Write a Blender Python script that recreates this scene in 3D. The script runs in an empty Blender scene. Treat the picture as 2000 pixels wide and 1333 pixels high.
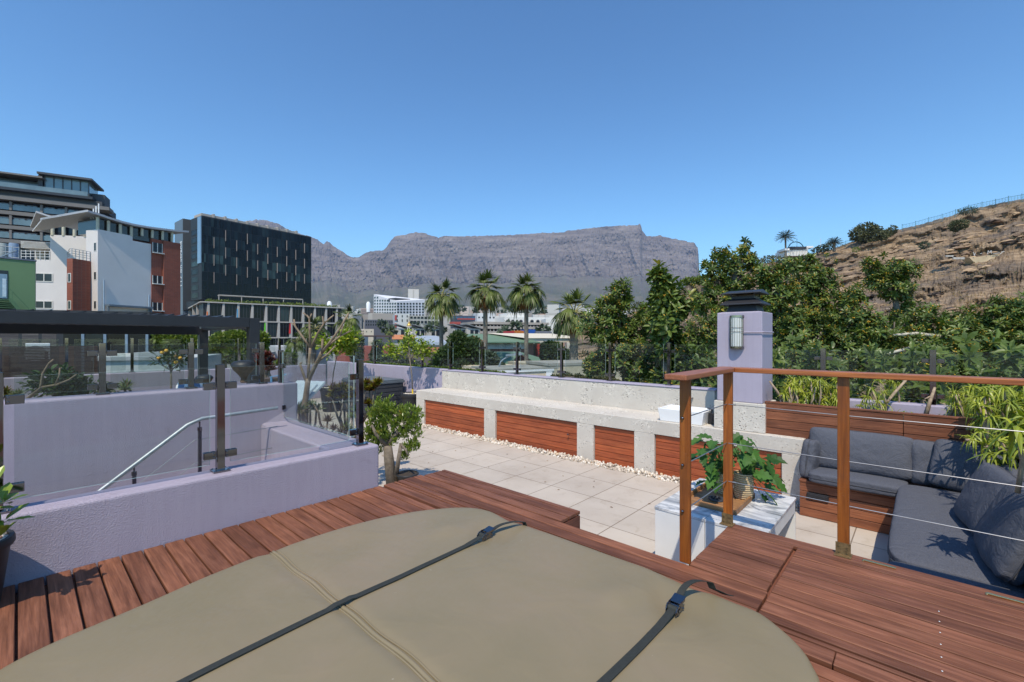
import bpy, math, random
import numpy as np
from mathutils import Vector, Matrix

# ------------------------------------------------------------------ camera, sky, sun, exposure
SC = bpy.context.scene
COL = SC.collection
R = math.radians
FPX, HZ, CAMZ, YAW = 881.0, 662.0, 1.864, -0.740       # focal length and horizon in 2000 px wide units
cam_d = bpy.data.cameras.new("camera")
cam = bpy.data.objects.new("camera", cam_d)
COL.objects.link(cam)
cam_d.sensor_width = 36.0
cam_d.lens = FPX / 2000.0 * 36.0
cam_d.shift_y = -(HZ - 666.5) / 2000.0 * -1.0
cam_d.clip_start = 0.05
cam_d.clip_end = 30000.0
cam.location = (0, 0, CAMZ)
cam.rotation_euler = (R(90), 0, -YAW)
SC.camera = cam

SUN = Vector((0.27, -0.46, 0.85)).normalized()          # direction towards the sun
sun_el = math.asin(SUN.z)
sun_az = math.atan2(SUN.x, SUN.y)
W = bpy.data.worlds.new("World")
SC.world = W
W.use_nodes = True
wn = W.node_tree.nodes
sky = wn.new("ShaderNodeTexSky")
sky.sky_type = 'NISHITA'
sky.sun_disc = False
sky.sun_elevation = sun_el
sky.sun_rotation = sun_az
sky.altitude = 60.0
sky.air_density = 1.25
sky.dust_density = 0.35
sky.ozone_density = 3.0
tint = wn.new("ShaderNodeMix"); tint.data_type = 'RGBA'; tint.blend_type = 'MULTIPLY'; tint.inputs[0].default_value = 1.0
tint.inputs[7].default_value = (.515, .70, .745, 1)
gam = wn.new("ShaderNodeGamma"); gam.inputs[1].default_value = 1.35
W.node_tree.links.new(sky.outputs[0], gam.inputs[0]); W.node_tree.links.new(gam.outputs[0], tint.inputs[6]); W.node_tree.links.new(tint.outputs[2], wn["Background"].inputs[0])
wn["Background"].inputs[1].default_value = 0.15
sd = bpy.data.lights.new("sun", 'SUN')
sd.energy = 5.0
sd.angle = R(0.5)
sd.color = (1.0, 0.90, 0.74)
so = bpy.data.objects.new("sun", sd)
COL.objects.link(so)
so.rotation_euler = (-SUN).to_track_quat('-Z', 'Y').to_euler()
SC.view_settings.view_transform = 'Standard'
SC.view_settings.look = 'None'
SC.view_settings.exposure = 0.0
SC.view_settings.gamma = 1.0
SC.render.engine = 'CYCLES'
cy = SC.cycles
cy.max_bounces = 6
cy.diffuse_bounces = 3
cy.glossy_bounces = 3
cy.transmission_bounces = 4
cy.transparent_max_bounces = 24
cy.volume_bounces = 0
cy.caustics_reflective = False
cy.caustics_refractive = False
cy.use_denoising = True

# ------------------------------------------------------------------ picture point -> place
_f = np.array([math.sin(YAW), math.cos(YAW)])
_r = np.array([math.cos(YAW), -math.sin(YAW)])
def P(u, v, d):
    """point at picture column u, row v (2000 px wide) and distance d along the view axis"""
    k = (u - 1000.0) / FPX
    q = (_f + _r * k) * d
    return Vector((q[0], q[1], CAMZ + (HZ - v) * d / FPX))
def G(u, v, z=0.0):
    return P(u, v, FPX * (CAMZ - z) / (v - HZ))
def onX(u, v, x):
    k = (u - 1000.0) / FPX
    r = _f + _r * k
    return P(u, v, x / r[0])
def onY(u, v, y):
    k = (u - 1000.0) / FPX
    r = _f + _r * k
    return P(u, v, y / r[1])

# ------------------------------------------------------------------ mesh builder
class MB:
    def __init__(s):
        s.v = []; s.f = []; s.r = []; s.mi = []; s.n = 0; s.m = 0
    def add(s, V, F, rnd=None, mi=None):
        """V (n,3), F list of index lists or (m,k) array, local indices"""
        V = np.asarray(V, dtype=float)
        base = s.n
        s.v.append(V); s.n += len(V)
        if isinstance(F, np.ndarray):
            s.f.extend((F + base).tolist()); m = len(F)
        else:
            s.f.extend([[i + base for i in f] for f in F]); m = len(F)
        if rnd is None: rnd = random.random()
        if np.isscalar(rnd): s.r.extend([rnd] * m)
        else: s.r.extend(list(rnd))
        s.mi.extend([s.m if mi is None else mi] * m)
        return s
    def box(s, x0, x1, y0, y1, z0, z1, rnd=None, rot=0.0, piv=None):
        V = np.array([(x0,y0,z0),(x1,y0,z0),(x1,y1,z0),(x0,y1,z0),(x0,y0,z1),(x1,y0,z1),(x1,y1,z1),(x0,y1,z1)], float)
        if rot:
            c = piv if piv is not None else ((x0+x1)/2, (y0+y1)/2)
            a, b = math.cos(rot), math.sin(rot)
            X = V[:,0]-c[0]; Y = V[:,1]-c[1]
            V[:,0] = c[0]+X*a-Y*b; V[:,1] = c[1]+X*b+Y*a
        return s.add(V, [[0,3,2,1],[4,5,6,7],[0,1,5,4],[1,2,6,5],[2,3,7,6],[3,0,4,7]], rnd)
    def obox(s, c, ax, ay, az, rnd=None):
        """box centred at c with half axes ax ay az"""
        c, ax, ay, az = [np.array(q, float) for q in (c, ax, ay, az)]
        V = [c+i*ax+j*ay+k*az for k in (-1,1) for (i,j) in ((-1,-1),(1,-1),(1,1),(-1,1))]
        return s.add(V, [[0,3,2,1],[4,5,6,7],[0,1,5,4],[1,2,6,5],[2,3,7,6],[3,0,4,7]], rnd)
    def bar(s, a, b, w, h=None, up=(0,0,1), rnd=None):
        a, b = Vector(a), Vector(b)
        h = w if h is None else h
        d = b - a; L = d.length; d.normalize()
        u = Vector(up)
        x = d.cross(u)
        if x.length < 1e-4: x = d.cross(Vector((1,0,0)))
        x.normalize(); y = x.cross(d)
        return s.obox((a+b)/2, d*(L/2), x*(w/2), y*(h/2), rnd)
    def tube(s, pts, rad, n=8, rnd=None, cap=True):
        pts = [Vector(p) for p in pts]
        if np.isscalar(rad): rad = [rad]*len(pts)
        V = []; ref = Vector((0,0,1)); prevx = None
        for i, p in enumerate(pts):
            t = (pts[min(i+1,len(pts)-1)] - pts[max(i-1,0)])
            if t.length < 1e-9: t = Vector((0,0,1))
            t.normalize()
            if prevx is None:
                x = t.cross(ref)
                if x.length < .1: x = t.cross(Vector((1,0,0)))
            else:
                x = prevx - t*prevx.dot(t)
                if x.length < 1e-4: x = t.cross(ref)
            x.normalize(); y = t.cross(x); prevx = x
            for k in range(n):
                a = 2*math.pi*k/n
                V.append(p + (x*math.cos(a) + y*math.sin(a))*rad[i])
        F = []
        m = len(pts)
        for i in range(m-1):
            for k in range(n):
                k2 = (k+1) % n
                F.append([i*n+k, i*n+k2, (i+1)*n+k2, (i+1)*n+k])
        if cap:
            F.append([k for k in range(n)][::-1]); F.append([(m-1)*n+k for k in range(n)])
        return s.add([tuple(v) for v in V], F, rnd)
    def lathe(s, c, prof, n=24, rnd=None, axis=None):
        """prof list of (radius, z)"""
        V = []; F = []
        for (r_, z_) in prof:
            for k in range(n):
                a = 2*math.pi*k/n
                V.append((c[0]+r_*math.cos(a), c[1]+r_*math.sin(a), c[2]+z_))
        m = len(prof)
        for i in range(m-1):
            for k in range(n):
                k2 = (k+1) % n
                F.append([i*n+k, i*n+k2, (i+1)*n+k2, (i+1)*n+k])
        if prof[0][0] > 1e-5: F.append(list(range(n))[::-1])
        if prof[-1][0] > 1e-5: F.append([(m-1)*n+k for k in range(n)])
        return s.add(V, F, rnd)
    def prism(s, poly, z0, z1, rnd=None):
        n = len(poly)
        V = [(p[0],p[1],z0) for p in poly] + [(p[0],p[1],z1) for p in poly]
        F = [list(range(n))[::-1], [n+i for i in range(n)]]
        for i in range(n):
            j = (i+1) % n
            F.append([i, j, n+j, n+i])
        return s.add(V, F, rnd)
    def hexa(s, P8, rnd=None):
        """8 corners: 4 lower, 4 upper, same order"""
        return s.add([tuple(p) for p in P8], [[0,3,2,1],[4,5,6,7],[0,1,5,4],[1,2,6,5],[2,3,7,6],[3,0,4,7]], rnd)
    def build(s, name, mats, parent=None, smooth=False, bevel=0.0, bseg=2, auto=None, loc=None):
        me = bpy.data.meshes.new(name)
        V = np.concatenate(s.v) if s.v else np.zeros((0,3))
        org = Vector((0,0,0))
        if parent is not None: org = ORG[parent.name]
        elif loc is not None: org = Vector(loc)
        V = V - np.array(org)
        me.from_pydata(V.tolist(), [], s.f)
        at = me.attributes.new("rnd", 'FLOAT', 'FACE')
        at.data.foreach_set("value", np.array(s.r, dtype=np.float32))
        if not isinstance(mats, (list, tuple)): mats = [mats]
        for m_ in mats: me.materials.append(m_)
        if len(mats) > 1: me.polygons.foreach_set("material_index", np.array(s.mi, dtype=np.int32))
        if smooth:
            me.polygons.foreach_set("use_smooth", np.ones(len(me.polygons), dtype=bool))
            if smooth != True and smooth: me.set_sharp_from_angle(angle=R(smooth))
        me.update()
        o = bpy.data.objects.new(name, me)
        COL.objects.link(o)
        if parent is not None: o.parent = parent
        elif loc is not None: o.location = loc
        ORG[o.name] = org
        if bevel:
            b = o.modifiers.new("bevel", 'BEVEL'); b.width = bevel; b.segments = bseg; b.limit_method = 'ANGLE'; b.angle_limit = R(35)
        return o
ORG = {}
def tag(o, label=None, cat=None, group=None, kind=None):
    if label: o["label"] = label
    if cat: o["category"] = cat
    if group: o["group"] = group
    if kind: o["kind"] = kind
    return o
def thing(name, label, cat, loc, group=None):
    o = bpy.data.objects.new(name, None)
    COL.objects.link(o)
    o.location = loc; o.empty_display_size = .1
    ORG[o.name] = Vector(loc)
    return tag(o, label, cat, group)
def copy_tree(o, parent=None):
    c = o.copy(); COL.objects.link(c); c.parent = parent
    ORG[c.name] = ORG.get(o.name, Vector((0,0,0)))
    for ch in list(o.children): copy_tree(ch, c)
    return c

# ------------------------------------------------------------------ noise for terrain and wobble
def _hash(ix, iy, seed):
    h = (ix.astype(np.int64)*374761393 + iy.astype(np.int64)*668265263 + seed*1442695041) & 0x7fffffff
    h = ((h ^ (h >> 13)) * 1274126177) & 0x7fffffff
    return ((h ^ (h >> 16)) & 0xffff) / 65535.0
def vnoise(x, y, seed=0):
    x = np.asarray(x, float); y = np.asarray(y, float)
    ix = np.floor(x); iy = np.floor(y); fx = x-ix; fy = y-iy
    fx = fx*fx*(3-2*fx); fy = fy*fy*(3-2*fy)
    a = _hash(ix, iy, seed); b = _hash(ix+1, iy, seed); c = _hash(ix, iy+1, seed); d = _hash(ix+1, iy+1, seed)
    return (a*(1-fx)+b*fx)*(1-fy) + (c*(1-fx)+d*fx)*fy
def fbm(x, y, oct=5, seed=0, ridged=False):
    t = 0; a = .5; s_ = 0
    for k in range(oct):
        n = vnoise(np.asarray(x)*2**k, np.asarray(y)*2**k, seed+k*17)
        if ridged: n = 1-np.abs(2*n-1)
        t = t + a*n; s_ += a; a *= .5
    return t/s_

# ------------------------------------------------------------------ materials
class NT:
    def __init__(s, name):
        s.m = bpy.data.materials.new(name); s.m.use_nodes = True
        s.t = s.m.node_tree; s.b = s.t.nodes["Principled BSDF"]
        s.out = s.t.nodes["Material Output"]
    def n(s, typ, **kw):
        nd = s.t.nodes.new(typ)
        for k, v in kw.items():
            if k.startswith("i_"):
                key = k[2:]
                key = int(key) if key.isdigit() else key.replace("_", " ")
                nd.inputs[key].default_value = v
            else: setattr(nd, k, v)
        return nd
    def l(s, a, b): s.t.links.new(a, b)
    def coord(s, scale=(1,1,1), shift_by_rnd=0.0, rot=(0,0,0), kind='Object'):
        tc = s.n("ShaderNodeTexCoord")
        mp = s.n("ShaderNodeMapping")
        mp.inputs["Scale"].default_value = scale
        mp.inputs["Rotation"].default_value = rot
        src = tc.outputs[kind]
        if shift_by_rnd:
            at = s.n("ShaderNodeAttribute", attribute_name="rnd")
            mul = s.n("ShaderNodeVectorMath", operation='MULTIPLY_ADD')
            comb = s.n("ShaderNodeCombineXYZ")
            for k in range(3): s.l(at.outputs["Fac"], comb.inputs[k])
            s.l(comb.outputs[0], mul.inputs[0]); mul.inputs[1].default_value = (shift_by_rnd,)*3
            s.l(src, mul.inputs[2]); src = mul.outputs[0]
        s.l(src, mp.inputs["Vector"])
        return mp.outputs[0]
    def noise(s, vec, scale=5, detail=4, rough=.55, dist=0.0):
        nd = s.n("ShaderNodeTexNoise")
        nd.inputs["Scale"].default_value = scale; nd.inputs["Detail"].default_value = detail
        nd.inputs["Roughness"].default_value = rough; nd.inputs["Distortion"].default_value = dist
        if vec is not None: s.l(vec, nd.inputs["Vector"])
        return nd.outputs["Fac"]
    def ramp(s, fac, stops):
        nd = s.n("ShaderNodeValToRGB")
        el = nd.color_ramp.elements
        while len(el) < len(stops): el.new(.5)
        for e, (p, c) in zip(el, stops):
            e.position = p; e.color = (*c, 1) if len(c) == 3 else c
        s.l(fac, nd.inputs[0]); return nd.outputs[0]
    def mix(s, fac, a, b, mode='MIX'):
        nd = s.n("ShaderNodeMix", data_type='RGBA', blend_type=mode)
        for sock, val in ((0, fac), (6, a), (7, b)):
            if hasattr(val, "links"): s.l(val, nd.inputs[sock])
            elif sock == 0: nd.inputs[0].default_value = val
            else: nd.inputs[sock].default_value = (*val, 1)
        return nd.outputs[2]
    def math(s, op, a, b=None, c=None):
        nd = s.n("ShaderNodeMath", operation=op)
        for i, v in enumerate((a, b, c)):
            if v is None: continue
            if hasattr(v, "links"): s.l(v, nd.inputs[i])
            else: nd.inputs[i].default_value = v
        return nd.outputs[0]
    def rnd(s): return s.n("ShaderNodeAttribute", attribute_name="rnd").outputs["Fac"]
    def bump(s, h, strength=.3, dist=.01):
        nd = s.n("ShaderNodeBump"); nd.inputs["Strength"].default_value = strength; nd.inputs["Distance"].default_value = dist
        s.l(h, nd.inputs["Height"]); s.l(nd.outputs[0], s.b.inputs["Normal"])
        return nd
    def fin(s, col=None, rough=.6, metal=0.0, spec=.5):
        if col is not None:
            if hasattr(col, "links"): s.l(col, s.b.inputs["Base Color"])
            else: s.b.inputs["Base Color"].default_value = (*col, 1)
        if hasattr(rough, "links"): s.l(rough, s.b.inputs["Roughness"])
        else: s.b.inputs["Roughness"].default_value = rough
        s.b.inputs["Metallic"].default_value = metal
        s.b.inputs["Specular IOR Level"].default_value = spec
        return s.m
def plain(name, col, rough=.6, metal=0.0, spec=.5, var=.12, scale=6.0, bump=0.0, bscale=60.0, bdist=.004):
    """a colour with soft mottling and optional fine bump"""
    n = NT(name)
    vec = n.coord()
    f = n.noise(vec, scale, 4)
    lo = tuple(c*(1-var) for c in col); hi = tuple(min(1, c*(1+var)) for c in col)
    c = n.ramp(f, [(.3, lo), (.7, hi)])
    if bump:
        n.bump(n.noise(vec, bscale, 3), bump, bdist)
    return n.fin(c, rough, metal, spec)
def wood(name, cols, axis='X', rough=.5, grain=1.0, bump=.25, spec=.4, stain=.5):
    n = NT(name)
    sc = {'X': (1.2, 22, 22), 'Y': (22, 1.2, 22), 'Z': (22, 22, 1.2)}[axis]
    vec = n.coord(sc, shift_by_rnd=31.0)
    g = n.noise(vec, 2.2*grain, 6, .65, .6)
    g2 = n.noise(n.coord((3, 3, 3) if axis == 'Z' else ((1.5,4,4) if axis=='X' else (4,1.5,4)), shift_by_rnd=17.0), 1.6, 4)
    c = n.ramp(g, [(.25, cols[0]), (.5, cols[1]), (.75, cols[2])])
    rr = n.ramp(n.rnd(), [(0, (.78,.76,.76)), (.5, (1,1,1)), (1, (1.20,1.17,1.10))])
    c = n.mix(1.0, c, rr, 'MULTIPLY')
    st = n.ramp(g2, [(.42, (1,1,1)), (.62, (.55,.55,.58))])
    c = n.mix(stain, c, st, 'MULTIPLY')
    fg = n.noise(n.coord({'X': (6, 160, 160), 'Y': (160, 6, 160), 'Z': (160, 160, 6)}[axis], shift_by_rnd=11.0), 1.0, 4, .7)
    c = n.mix(.7, c, n.ramp(fg, [(.32, (.68,.66,.66)), (.5, (1,1,1)), (.68, (1.22,1.18,1.12))]), 'MULTIPLY')
    n.bump(g, bump, .002)
    ro = n.ramp(g2, [(.3, (rough-.08,)*3), (.7, (rough+.12,)*3)])
    return n.fin(c, ro, 0, spec)
def leafmat(name, dark, light, tip=None, rough=.42, spec=.45, trans=.25):
    n = NT(name)
    r_ = n.rnd()
    st = [(0, dark), (.75, light)]
    if tip: st += [(.93, light), (1.0, tip)]
    c = n.ramp(r_, st)
    f = n.noise(n.coord(), 9.0, 2)
    c = n.mix(.5, c, n.ramp(f, [(.3, (.75,.75,.75)), (.7, (1.2,1.2,1.2))]), 'MULTIPLY')
    n.fin(c, rough, 0, spec)
    if trans:
        tr = n.n("ShaderNodeBsdfTranslucent"); n.l(n.mix(1, c, (1.3,1.5,.7), 'MULTIPLY'), tr.inputs[0])
        mx = n.n("ShaderNodeMixShader"); mx.inputs[0].default_value = trans
        n.l(n.b.outputs[0], mx.inputs[1]); n.l(tr.outputs[0], mx.inputs[2]); n.l(mx.outputs[0], n.out.inputs[0])
    return n.m
def glassmat(name, tint=(.885,.915,.91), rough=.02, ior=1.5, extra=.03):
    n = NT(name)
    tr = n.n("ShaderNodeBsdfTransparent"); tr.inputs[0].default_value = (*tint, 1)
    gl = n.n("ShaderNodeBsdfGlossy"); gl.inputs["Roughness"].default_value = rough
    gl.inputs[0].default_value = (.9,.93,.95,1)
    fr = n.n("ShaderNodeLayerWeight"); fr.inputs[0].default_value = .5
    fac = n.math('ADD', n.math('MULTIPLY', n.math('POWER', fr.outputs["Facing"], 5.0), .9), extra)
    mx = n.n("ShaderNodeMixShader"); n.l(fac, mx.inputs[0]); n.l(tr.outputs[0], mx.inputs[1]); n.l(gl.outputs[0], mx.inputs[2])
    n.l(mx.outputs[0], n.out.inputs[0])
    return n.m

# ---- named materials
def stucco(name, col, bump=.9, scale=45, dist=.008):
    n = NT(name)
    vec = n.coord()
    big = n.noise(vec, 1.3, 4)
    fine = n.noise(vec, scale, 5, .6)
    mid = n.noise(vec, 9, 4)
    vst = n.noise(n.coord((14,14,1.0)), 2.0, 3)
    c = n.ramp(big, [(.3, tuple(k*.93 for k in col)), (.7, tuple(k*1.05 for k in col))])
    c = n.mix(.28, c, n.ramp(vst, [(.35,(.86,.85,.87)),(.6,(1.03,1.03,1.03))]), 'MULTIPLY')
    blot = n.noise(vec, 2.7, 6, .75, .7)
    c = n.mix(.55, c, n.ramp(blot, [(.30,(.78,.76,.76)),(.40,(1,1,1)),(.62,(1,1,1)),(.70,(1.12,1.11,1.1))]), 'MULTIPLY')
    h = n.math('ADD', n.math('MULTIPLY', n.ramp(fine,[(.45,(0,0,0)),(.75,(1,1,1))]), 1.0), n.math('MULTIPLY', mid, .25))
    n.bump(h, bump, dist)
    return n.fin(c, .75, 0, .25)
LILAC = stucco("lilac_stucco", (.385,.335,.405), .65, 140, .005)
LILAC2 = stucco("lilac_render", (.39,.35,.435), .35, 110, .003)
def concmat():
    n = NT("rough_concrete")
    vec = n.coord()
    b = n.noise(vec, 1.6, 5); sp = n.noise(n.coord((1,1,1.2)), 11, 6, .72, .4); mk = n.noise(vec, 3.1, 3)
    fine = n.noise(vec, 48, 5, .7)
    c = n.ramp(b, [(.3, (.50,.455,.40)), (.7, (.60,.555,.49))])
    clus = n.math('MULTIPLY', n.ramp(sp, [(.44,(0,0,0)),(.56,(1,1,1))]), n.ramp(mk, [(.42,(0,0,0)),(.56,(1,1,1))]))
    pit = n.math('MULTIPLY', clus, n.ramp(n.noise(vec, 26, 2), [(.46,(0,0,0)),(.56,(1,1,1))]))
    pitd = n.math('MULTIPLY', clus, n.ramp(n.noise(n.coord((1,1,1.3)), 44, 1, .4), [(.60,(0,0,0)),(.68,(1,1,1))]))
    c = n.mix(pit, c, (.66,.61,.54)); c = n.mix(pitd, c, (.20,.175,.15))
    h = n.math('SUBTRACT', n.math('MULTIPLY', fine, .5), n.math('MULTIPLY', pitd, 1.2))
    n.bump(h, .7, .008)
    return n.fin(c, .85, 0, .2)
CONC = concmat()
def pavermat():
    n = NT("concrete_pavers")
    tc = n.n("ShaderNodeTexCoord")
    br = n.n("ShaderNodeTexBrick", offset=0.0, squash=1.0)
    br.inputs["Scale"].default_value = 1.0; br.inputs["Brick Width"].default_value = .6; br.inputs["Row Height"].default_value = .6
    br.inputs["Mortar Size"].default_value = .0055; br.inputs["Mortar Smooth"].default_value = .25; br.inputs["Bias"].default_value = 0
    br.inputs["Color1"].default_value = (.9,.9,.9,1); br.inputs["Color2"].default_value = (1.04,1.04,1.03,1); br.inputs["Mortar"].default_value = (.42,.38,.34,1)
    mp = n.n("ShaderNodeMapping"); mp.inputs["Location"].default_value = (6.492+.6*20, -5.162+.6*20, 0)
    n.l(tc.outputs["Object"], mp.inputs[0]); n.l(mp.outputs[0], br.inputs["Vector"])
    vec = n.coord()
    big = n.noise(vec, .9, 5, .6); st = n.noise(vec, 4.5, 6, .7, .8); fine = n.noise(vec, 90, 3)
    c = n.ramp(big, [(.3, (.42,.36,.305)), (.5, (.485,.425,.365)), (.72, (.535,.475,.41))])
    c = n.mix(.55, c, n.ramp(st, [(.33,(.80,.77,.73)),(.47,(1,1,1)),(.66,(1,1,1)),(.75,(1.14,1.13,1.12))]), 'MULTIPLY')
    c = n.mix(1, c, br.outputs["Color"], 'MULTIPLY')
    h = n.math('ADD', n.math('MULTIPLY', br.outputs["Fac"], -1.0), n.math('MULTIPLY', fine, .15))
    n.bump(h, .5, .006)
    return n.fin(c, .8, 0, .25)
PAVER = pavermat()
DECK = wood("deck_boards", [(.095,.036,.020),(.195,.077,.043),(.31,.135,.080)], 'X', .6, 1.0, .3, .25, .6)
DECKY = wood("deck_fascia", [(.11,.04,.025),(.2,.075,.045),(.28,.11,.07)], 'Y', .55)
RAILX = wood("oiled_hardwood_x", [(.22,.065,.022),(.36,.115,.035),(.48,.17,.05)], 'X', .33, 1.0, .15, .5, .35)
RAILY = wood("oiled_hardwood_y", [(.20,.06,.03),(.32,.11,.05),(.42,.16,.08)], 'Y', .38, 1.0, .15, .5, .35)
RAILZ = wood("oiled_hardwood_z", [(.15,.038,.009),(.29,.085,.016),(.43,.14,.026)], 'Z', .32, .7, .15, .5, .4)
SLAT = wood("cladding_hardwood", [(.22,.05,.022),(.36,.085,.032),(.47,.135,.05)], 'X', .42, .9, .2, .4, .45)
PLANT = wood("planter_hardwood", [(.13,.045,.025),(.235,.085,.042),(.33,.13,.065)], 'X', .5, 1, .3, .35, .6)
PLANTY = wood("planter_hardwood_side", [(.12,.045,.025),(.2,.08,.045),(.28,.115,.065)], 'Y', .5, 1, .3, .35, .6)
SCREENW = wood("weathered_screen", [(.05,.032,.026),(.085,.055,.043),(.12,.08,.062)], 'X', .65)
TRAYW = wood("teak_tray", [(.25,.12,.05),(.36,.18,.075),(.45,.23,.1)], 'X', .5)
STEEL = plain("polished_steel", (.24,.23,.24), .07, 1.0, var=.06)
GALV = plain("galvanised_pipe", (.33,.36,.38), .5, .7, var=.12, scale=30)
WIRE = plain("steel_cable", (.30,.30,.31), .4, .8)
BRASS = plain("brass", (.70,.50,.22), .25, 1.0)
RUST = plain("rusty_bracket", (.20,.13,.06), .6, .5, var=.4, scale=60)
GLASS = glassmat("balustrade_glass")
GEDGE = plain("glass_edge", (.42,.52,.50), .15, 0, .6, var=.05)
GLASSD = glassmat("tinted_glass", (.55,.62,.62), .03, 1.5, .06)
COVER = None
def covermat():
    n = NT("vinyl_spa_cover")
    vec = n.coord()
    a = n.noise(vec, 1.4, 4, .55, .5); b = n.noise(vec, 24, 2); d = n.noise(vec, 160, 2); sp = n.noise(vec, 33, 2)
    c = n.ramp(a, [(.3, (.200,.163,.094)), (.5, (.220,.175,.105)), (.7, (.242,.186,.120))])
    c = n.mix(n.ramp(sp, [(.79,(0,0,0)),(.82,(.7,.7,.7))]), c, (.45,.41,.33))
    n.bump(n.math('ADD', n.math('MULTIPLY', n.noise(vec, 3.2, 3, .5, 1.2), 1.0), n.math('MULTIPLY', d, .015)), .35, .02)
    return n.fin(c, n.ramp(b, [(.3,(.4,.4,.4)),(.7,(.5,.5,.5))]), 0, .4)
COVER = covermat()
WEB = plain("black_webbing", (.022,.024,.02), .75, var=.2, scale=80, bump=.3, bscale=400)
BLACKM = plain("black_painted_metal", (.018,.018,.022), .5, 0, .5, bump=.15, bscale=200)
CHAR = plain("charcoal_powder_coat", (.018,.019,.024), .45, 0, .4)
CHAR2 = plain("charcoal_plastic", (.040,.043,.05), .55, 0, .4)
WHITECER = plain("white_ceramic", (.80,.80,.80), .12, 0, .5, var=.01)
WHITEP = plain("white_paint", (.75,.75,.74), .6, var=.04)
POTBLK = plain("black_plastic_pot", (.022,.022,.024), .5, 0, .4, var=.2)
def marb():
    n = NT("veined_marble")
    vec = n.coord((1,2.2,1), rot=(0,0,.5))
    a = n.noise(vec, 3.0, 7, .68, 1.6)
    c = n.ramp(a, [(.33,(.16,.17,.19)),(.44,(.42,.43,.45)),(.55,(.66,.66,.66)),(.7,(.74,.73,.71))])
    return n.fin(c, .25, 0, .5)
MARBLE = marb()
def fabric():
    n = NT("grey_outdoor_fabric")
    vec = n.coord()
    w = n.noise(n.coord((1,1,6)), 140, 2); w2 = n.noise(vec, 260, 1)
    c = n.ramp(w, [(.3,(.068,.072,.090)),(.7,(.112,.118,.142))])
    n.bump(n.math('ADD', n.math('MULTIPLY', n.noise(vec, 9, 5, .6, 1.4), 1.4), n.math('MULTIPLY', w2, .02)), .5, .022)
    return n.fin(c, .85, 0, .2)
FABRIC = fabric()
def weave():
    n = NT("woven_seagrass")
    vec = n.coord()
    wv = n.n("ShaderNodeTexWave", bands_direction='Z'); wv.inputs["Scale"].default_value = 18; wv.inputs["Distortion"].default_value = 2
    n.l(vec, wv.inputs["Vector"])
    c = n.ramp(wv.outputs["Fac"], [(0,(.30,.21,.11)),(.6,(.50,.38,.22)),(1,(.58,.46,.29))])
    n.bump(wv.outputs["Fac"], .6, .006)
    return n.fin(c, .8)
WEAVE = weave()
STONE = plain("pebbles_pale", (.56,.50,.42), .7, var=.35, scale=14)
def pebm():
    n = NT("pebble_mix")
    c = n.ramp(n.rnd(), [(0,(.33,.28,.23)),(.3,(.52,.44,.35)),(.6,(.62,.55,.46)),(.85,(.70,.65,.58)),(1,(.55,.38,.22))])
    return n.fin(c, .6)
PEB = pebm()
SOIL = plain("dark_soil", (.045,.032,.022), .95, var=.4, scale=30, bump=.6, bscale=60)
BARKG = plain("grey_bark", (.16,.13,.10), .85, var=.35, scale=24, bump=.6, bscale=70)
BARKF = plain("frangipani_bark", (.22,.155,.10), .8, var=.4, scale=14, bump=.3)
BARKP = plain("palm_trunk", (.17,.145,.115), .9, var=.35, scale=3, bump=.6, bscale=9, bdist=.1)
# ------------------------------------------------------------------ terrace ground and deck
ZD = 0.72
m = MB()
m.box(-14.2, 3.2, -6.0, 7.0, -.35, 0.0, .5)
tag(m.build("patio", PAVER), kind="structure")
# roof block of the house under the terrace
m = MB(); m.box(-14.3, 3.3, -6.1, 7.1, -15.0, -.36); tag(m.build("house_walls", LILAC2), "lilac walls of the house below the terrace", "building")

random.seed(5)
deck_rows = []
def boards(mb, x0, x1, y0, y1, z1=ZD, th=.022, pitch=.092, gap=.009):
    k0 = math.floor(y0/pitch); y = k0*pitch
    while y < y1-1e-6:
        a = max(y, y0); b = min(y+pitch-gap, y1)
        if b-a > .012:
            # long runs are made of boards butted end to end
            xs = x0
            jz = random.uniform(-.0012, .0012)
            while xs < x1-1e-4:
                xe = min(x1, xs + random.uniform(2.1, 3.4))
                if x1-xe < .5: xe = x1
                mb.box(xs+.0015, xe-.0015, a, b, z1-th+jz, z1+jz, random.random())
                xs = xe
        y += pitch
m = MB()
boards(m, -3.128, 3.2, -2.2, 1.90)
boards(m, -3.128, 3.2, 1.932, 2.045)
boards(m, -3.128, -.52, 2.06, 2.285)
boards(m, -.512, 3.2, 2.06, 2.885)
boards(m, -3.10, -1.685, 2.30, 2.52)
boards(m, -.885, -.528, 2.30, 2.885)
m.box(-.885, .80, 2.893, 2.985, ZD-.022, ZD, .35); m.box(.803, 3.2, 2.893, 2.985, ZD-.022, ZD, .7)
deck = tag(m.build("deck", DECK, bevel=.0025, bseg=1), kind="structure")
m = MB()
m.box(-3.09, 3.15, -2.15, 2.26, .02, ZD-.03, .3)
m.box(-3.06, -1.70, 2.26, 2.50, .02, ZD-.03, .4)
m.box(-.865, 3.15, 2.26, 2.96, .02, ZD-.03, .5)
for k in range(6):
    z1_ = ZD-.03-k*.115
    m.box(-1.70, -1.685, 2.262, 2.515, z1_-.11, z1_, random.random())
tag(m.build("deck_frame", DECKY), kind="structure", )
m = MB()
for (u, v) in ((1717,1104),(1968,1172)):
    p = G(u, v, ZD)
    m = MB(); m.box(p.x-.065, p.x+.065, p.y-.006, p.y+.006, ZD+.001, ZD+.009)
    m.box(p.x-.068, p.x-.060, p.y-.010, p.y+.010, ZD+.001, ZD+.005)
    o = m.build("brass_hinge", BRASS, bevel=.002)
    tag(o, "brass hinge strip set in the deck, " + ("nearer the last railing post" if u < 1800 else "at the right edge of the picture"), "hinge", "brass hinges in the deck")
m = MB()
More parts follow.
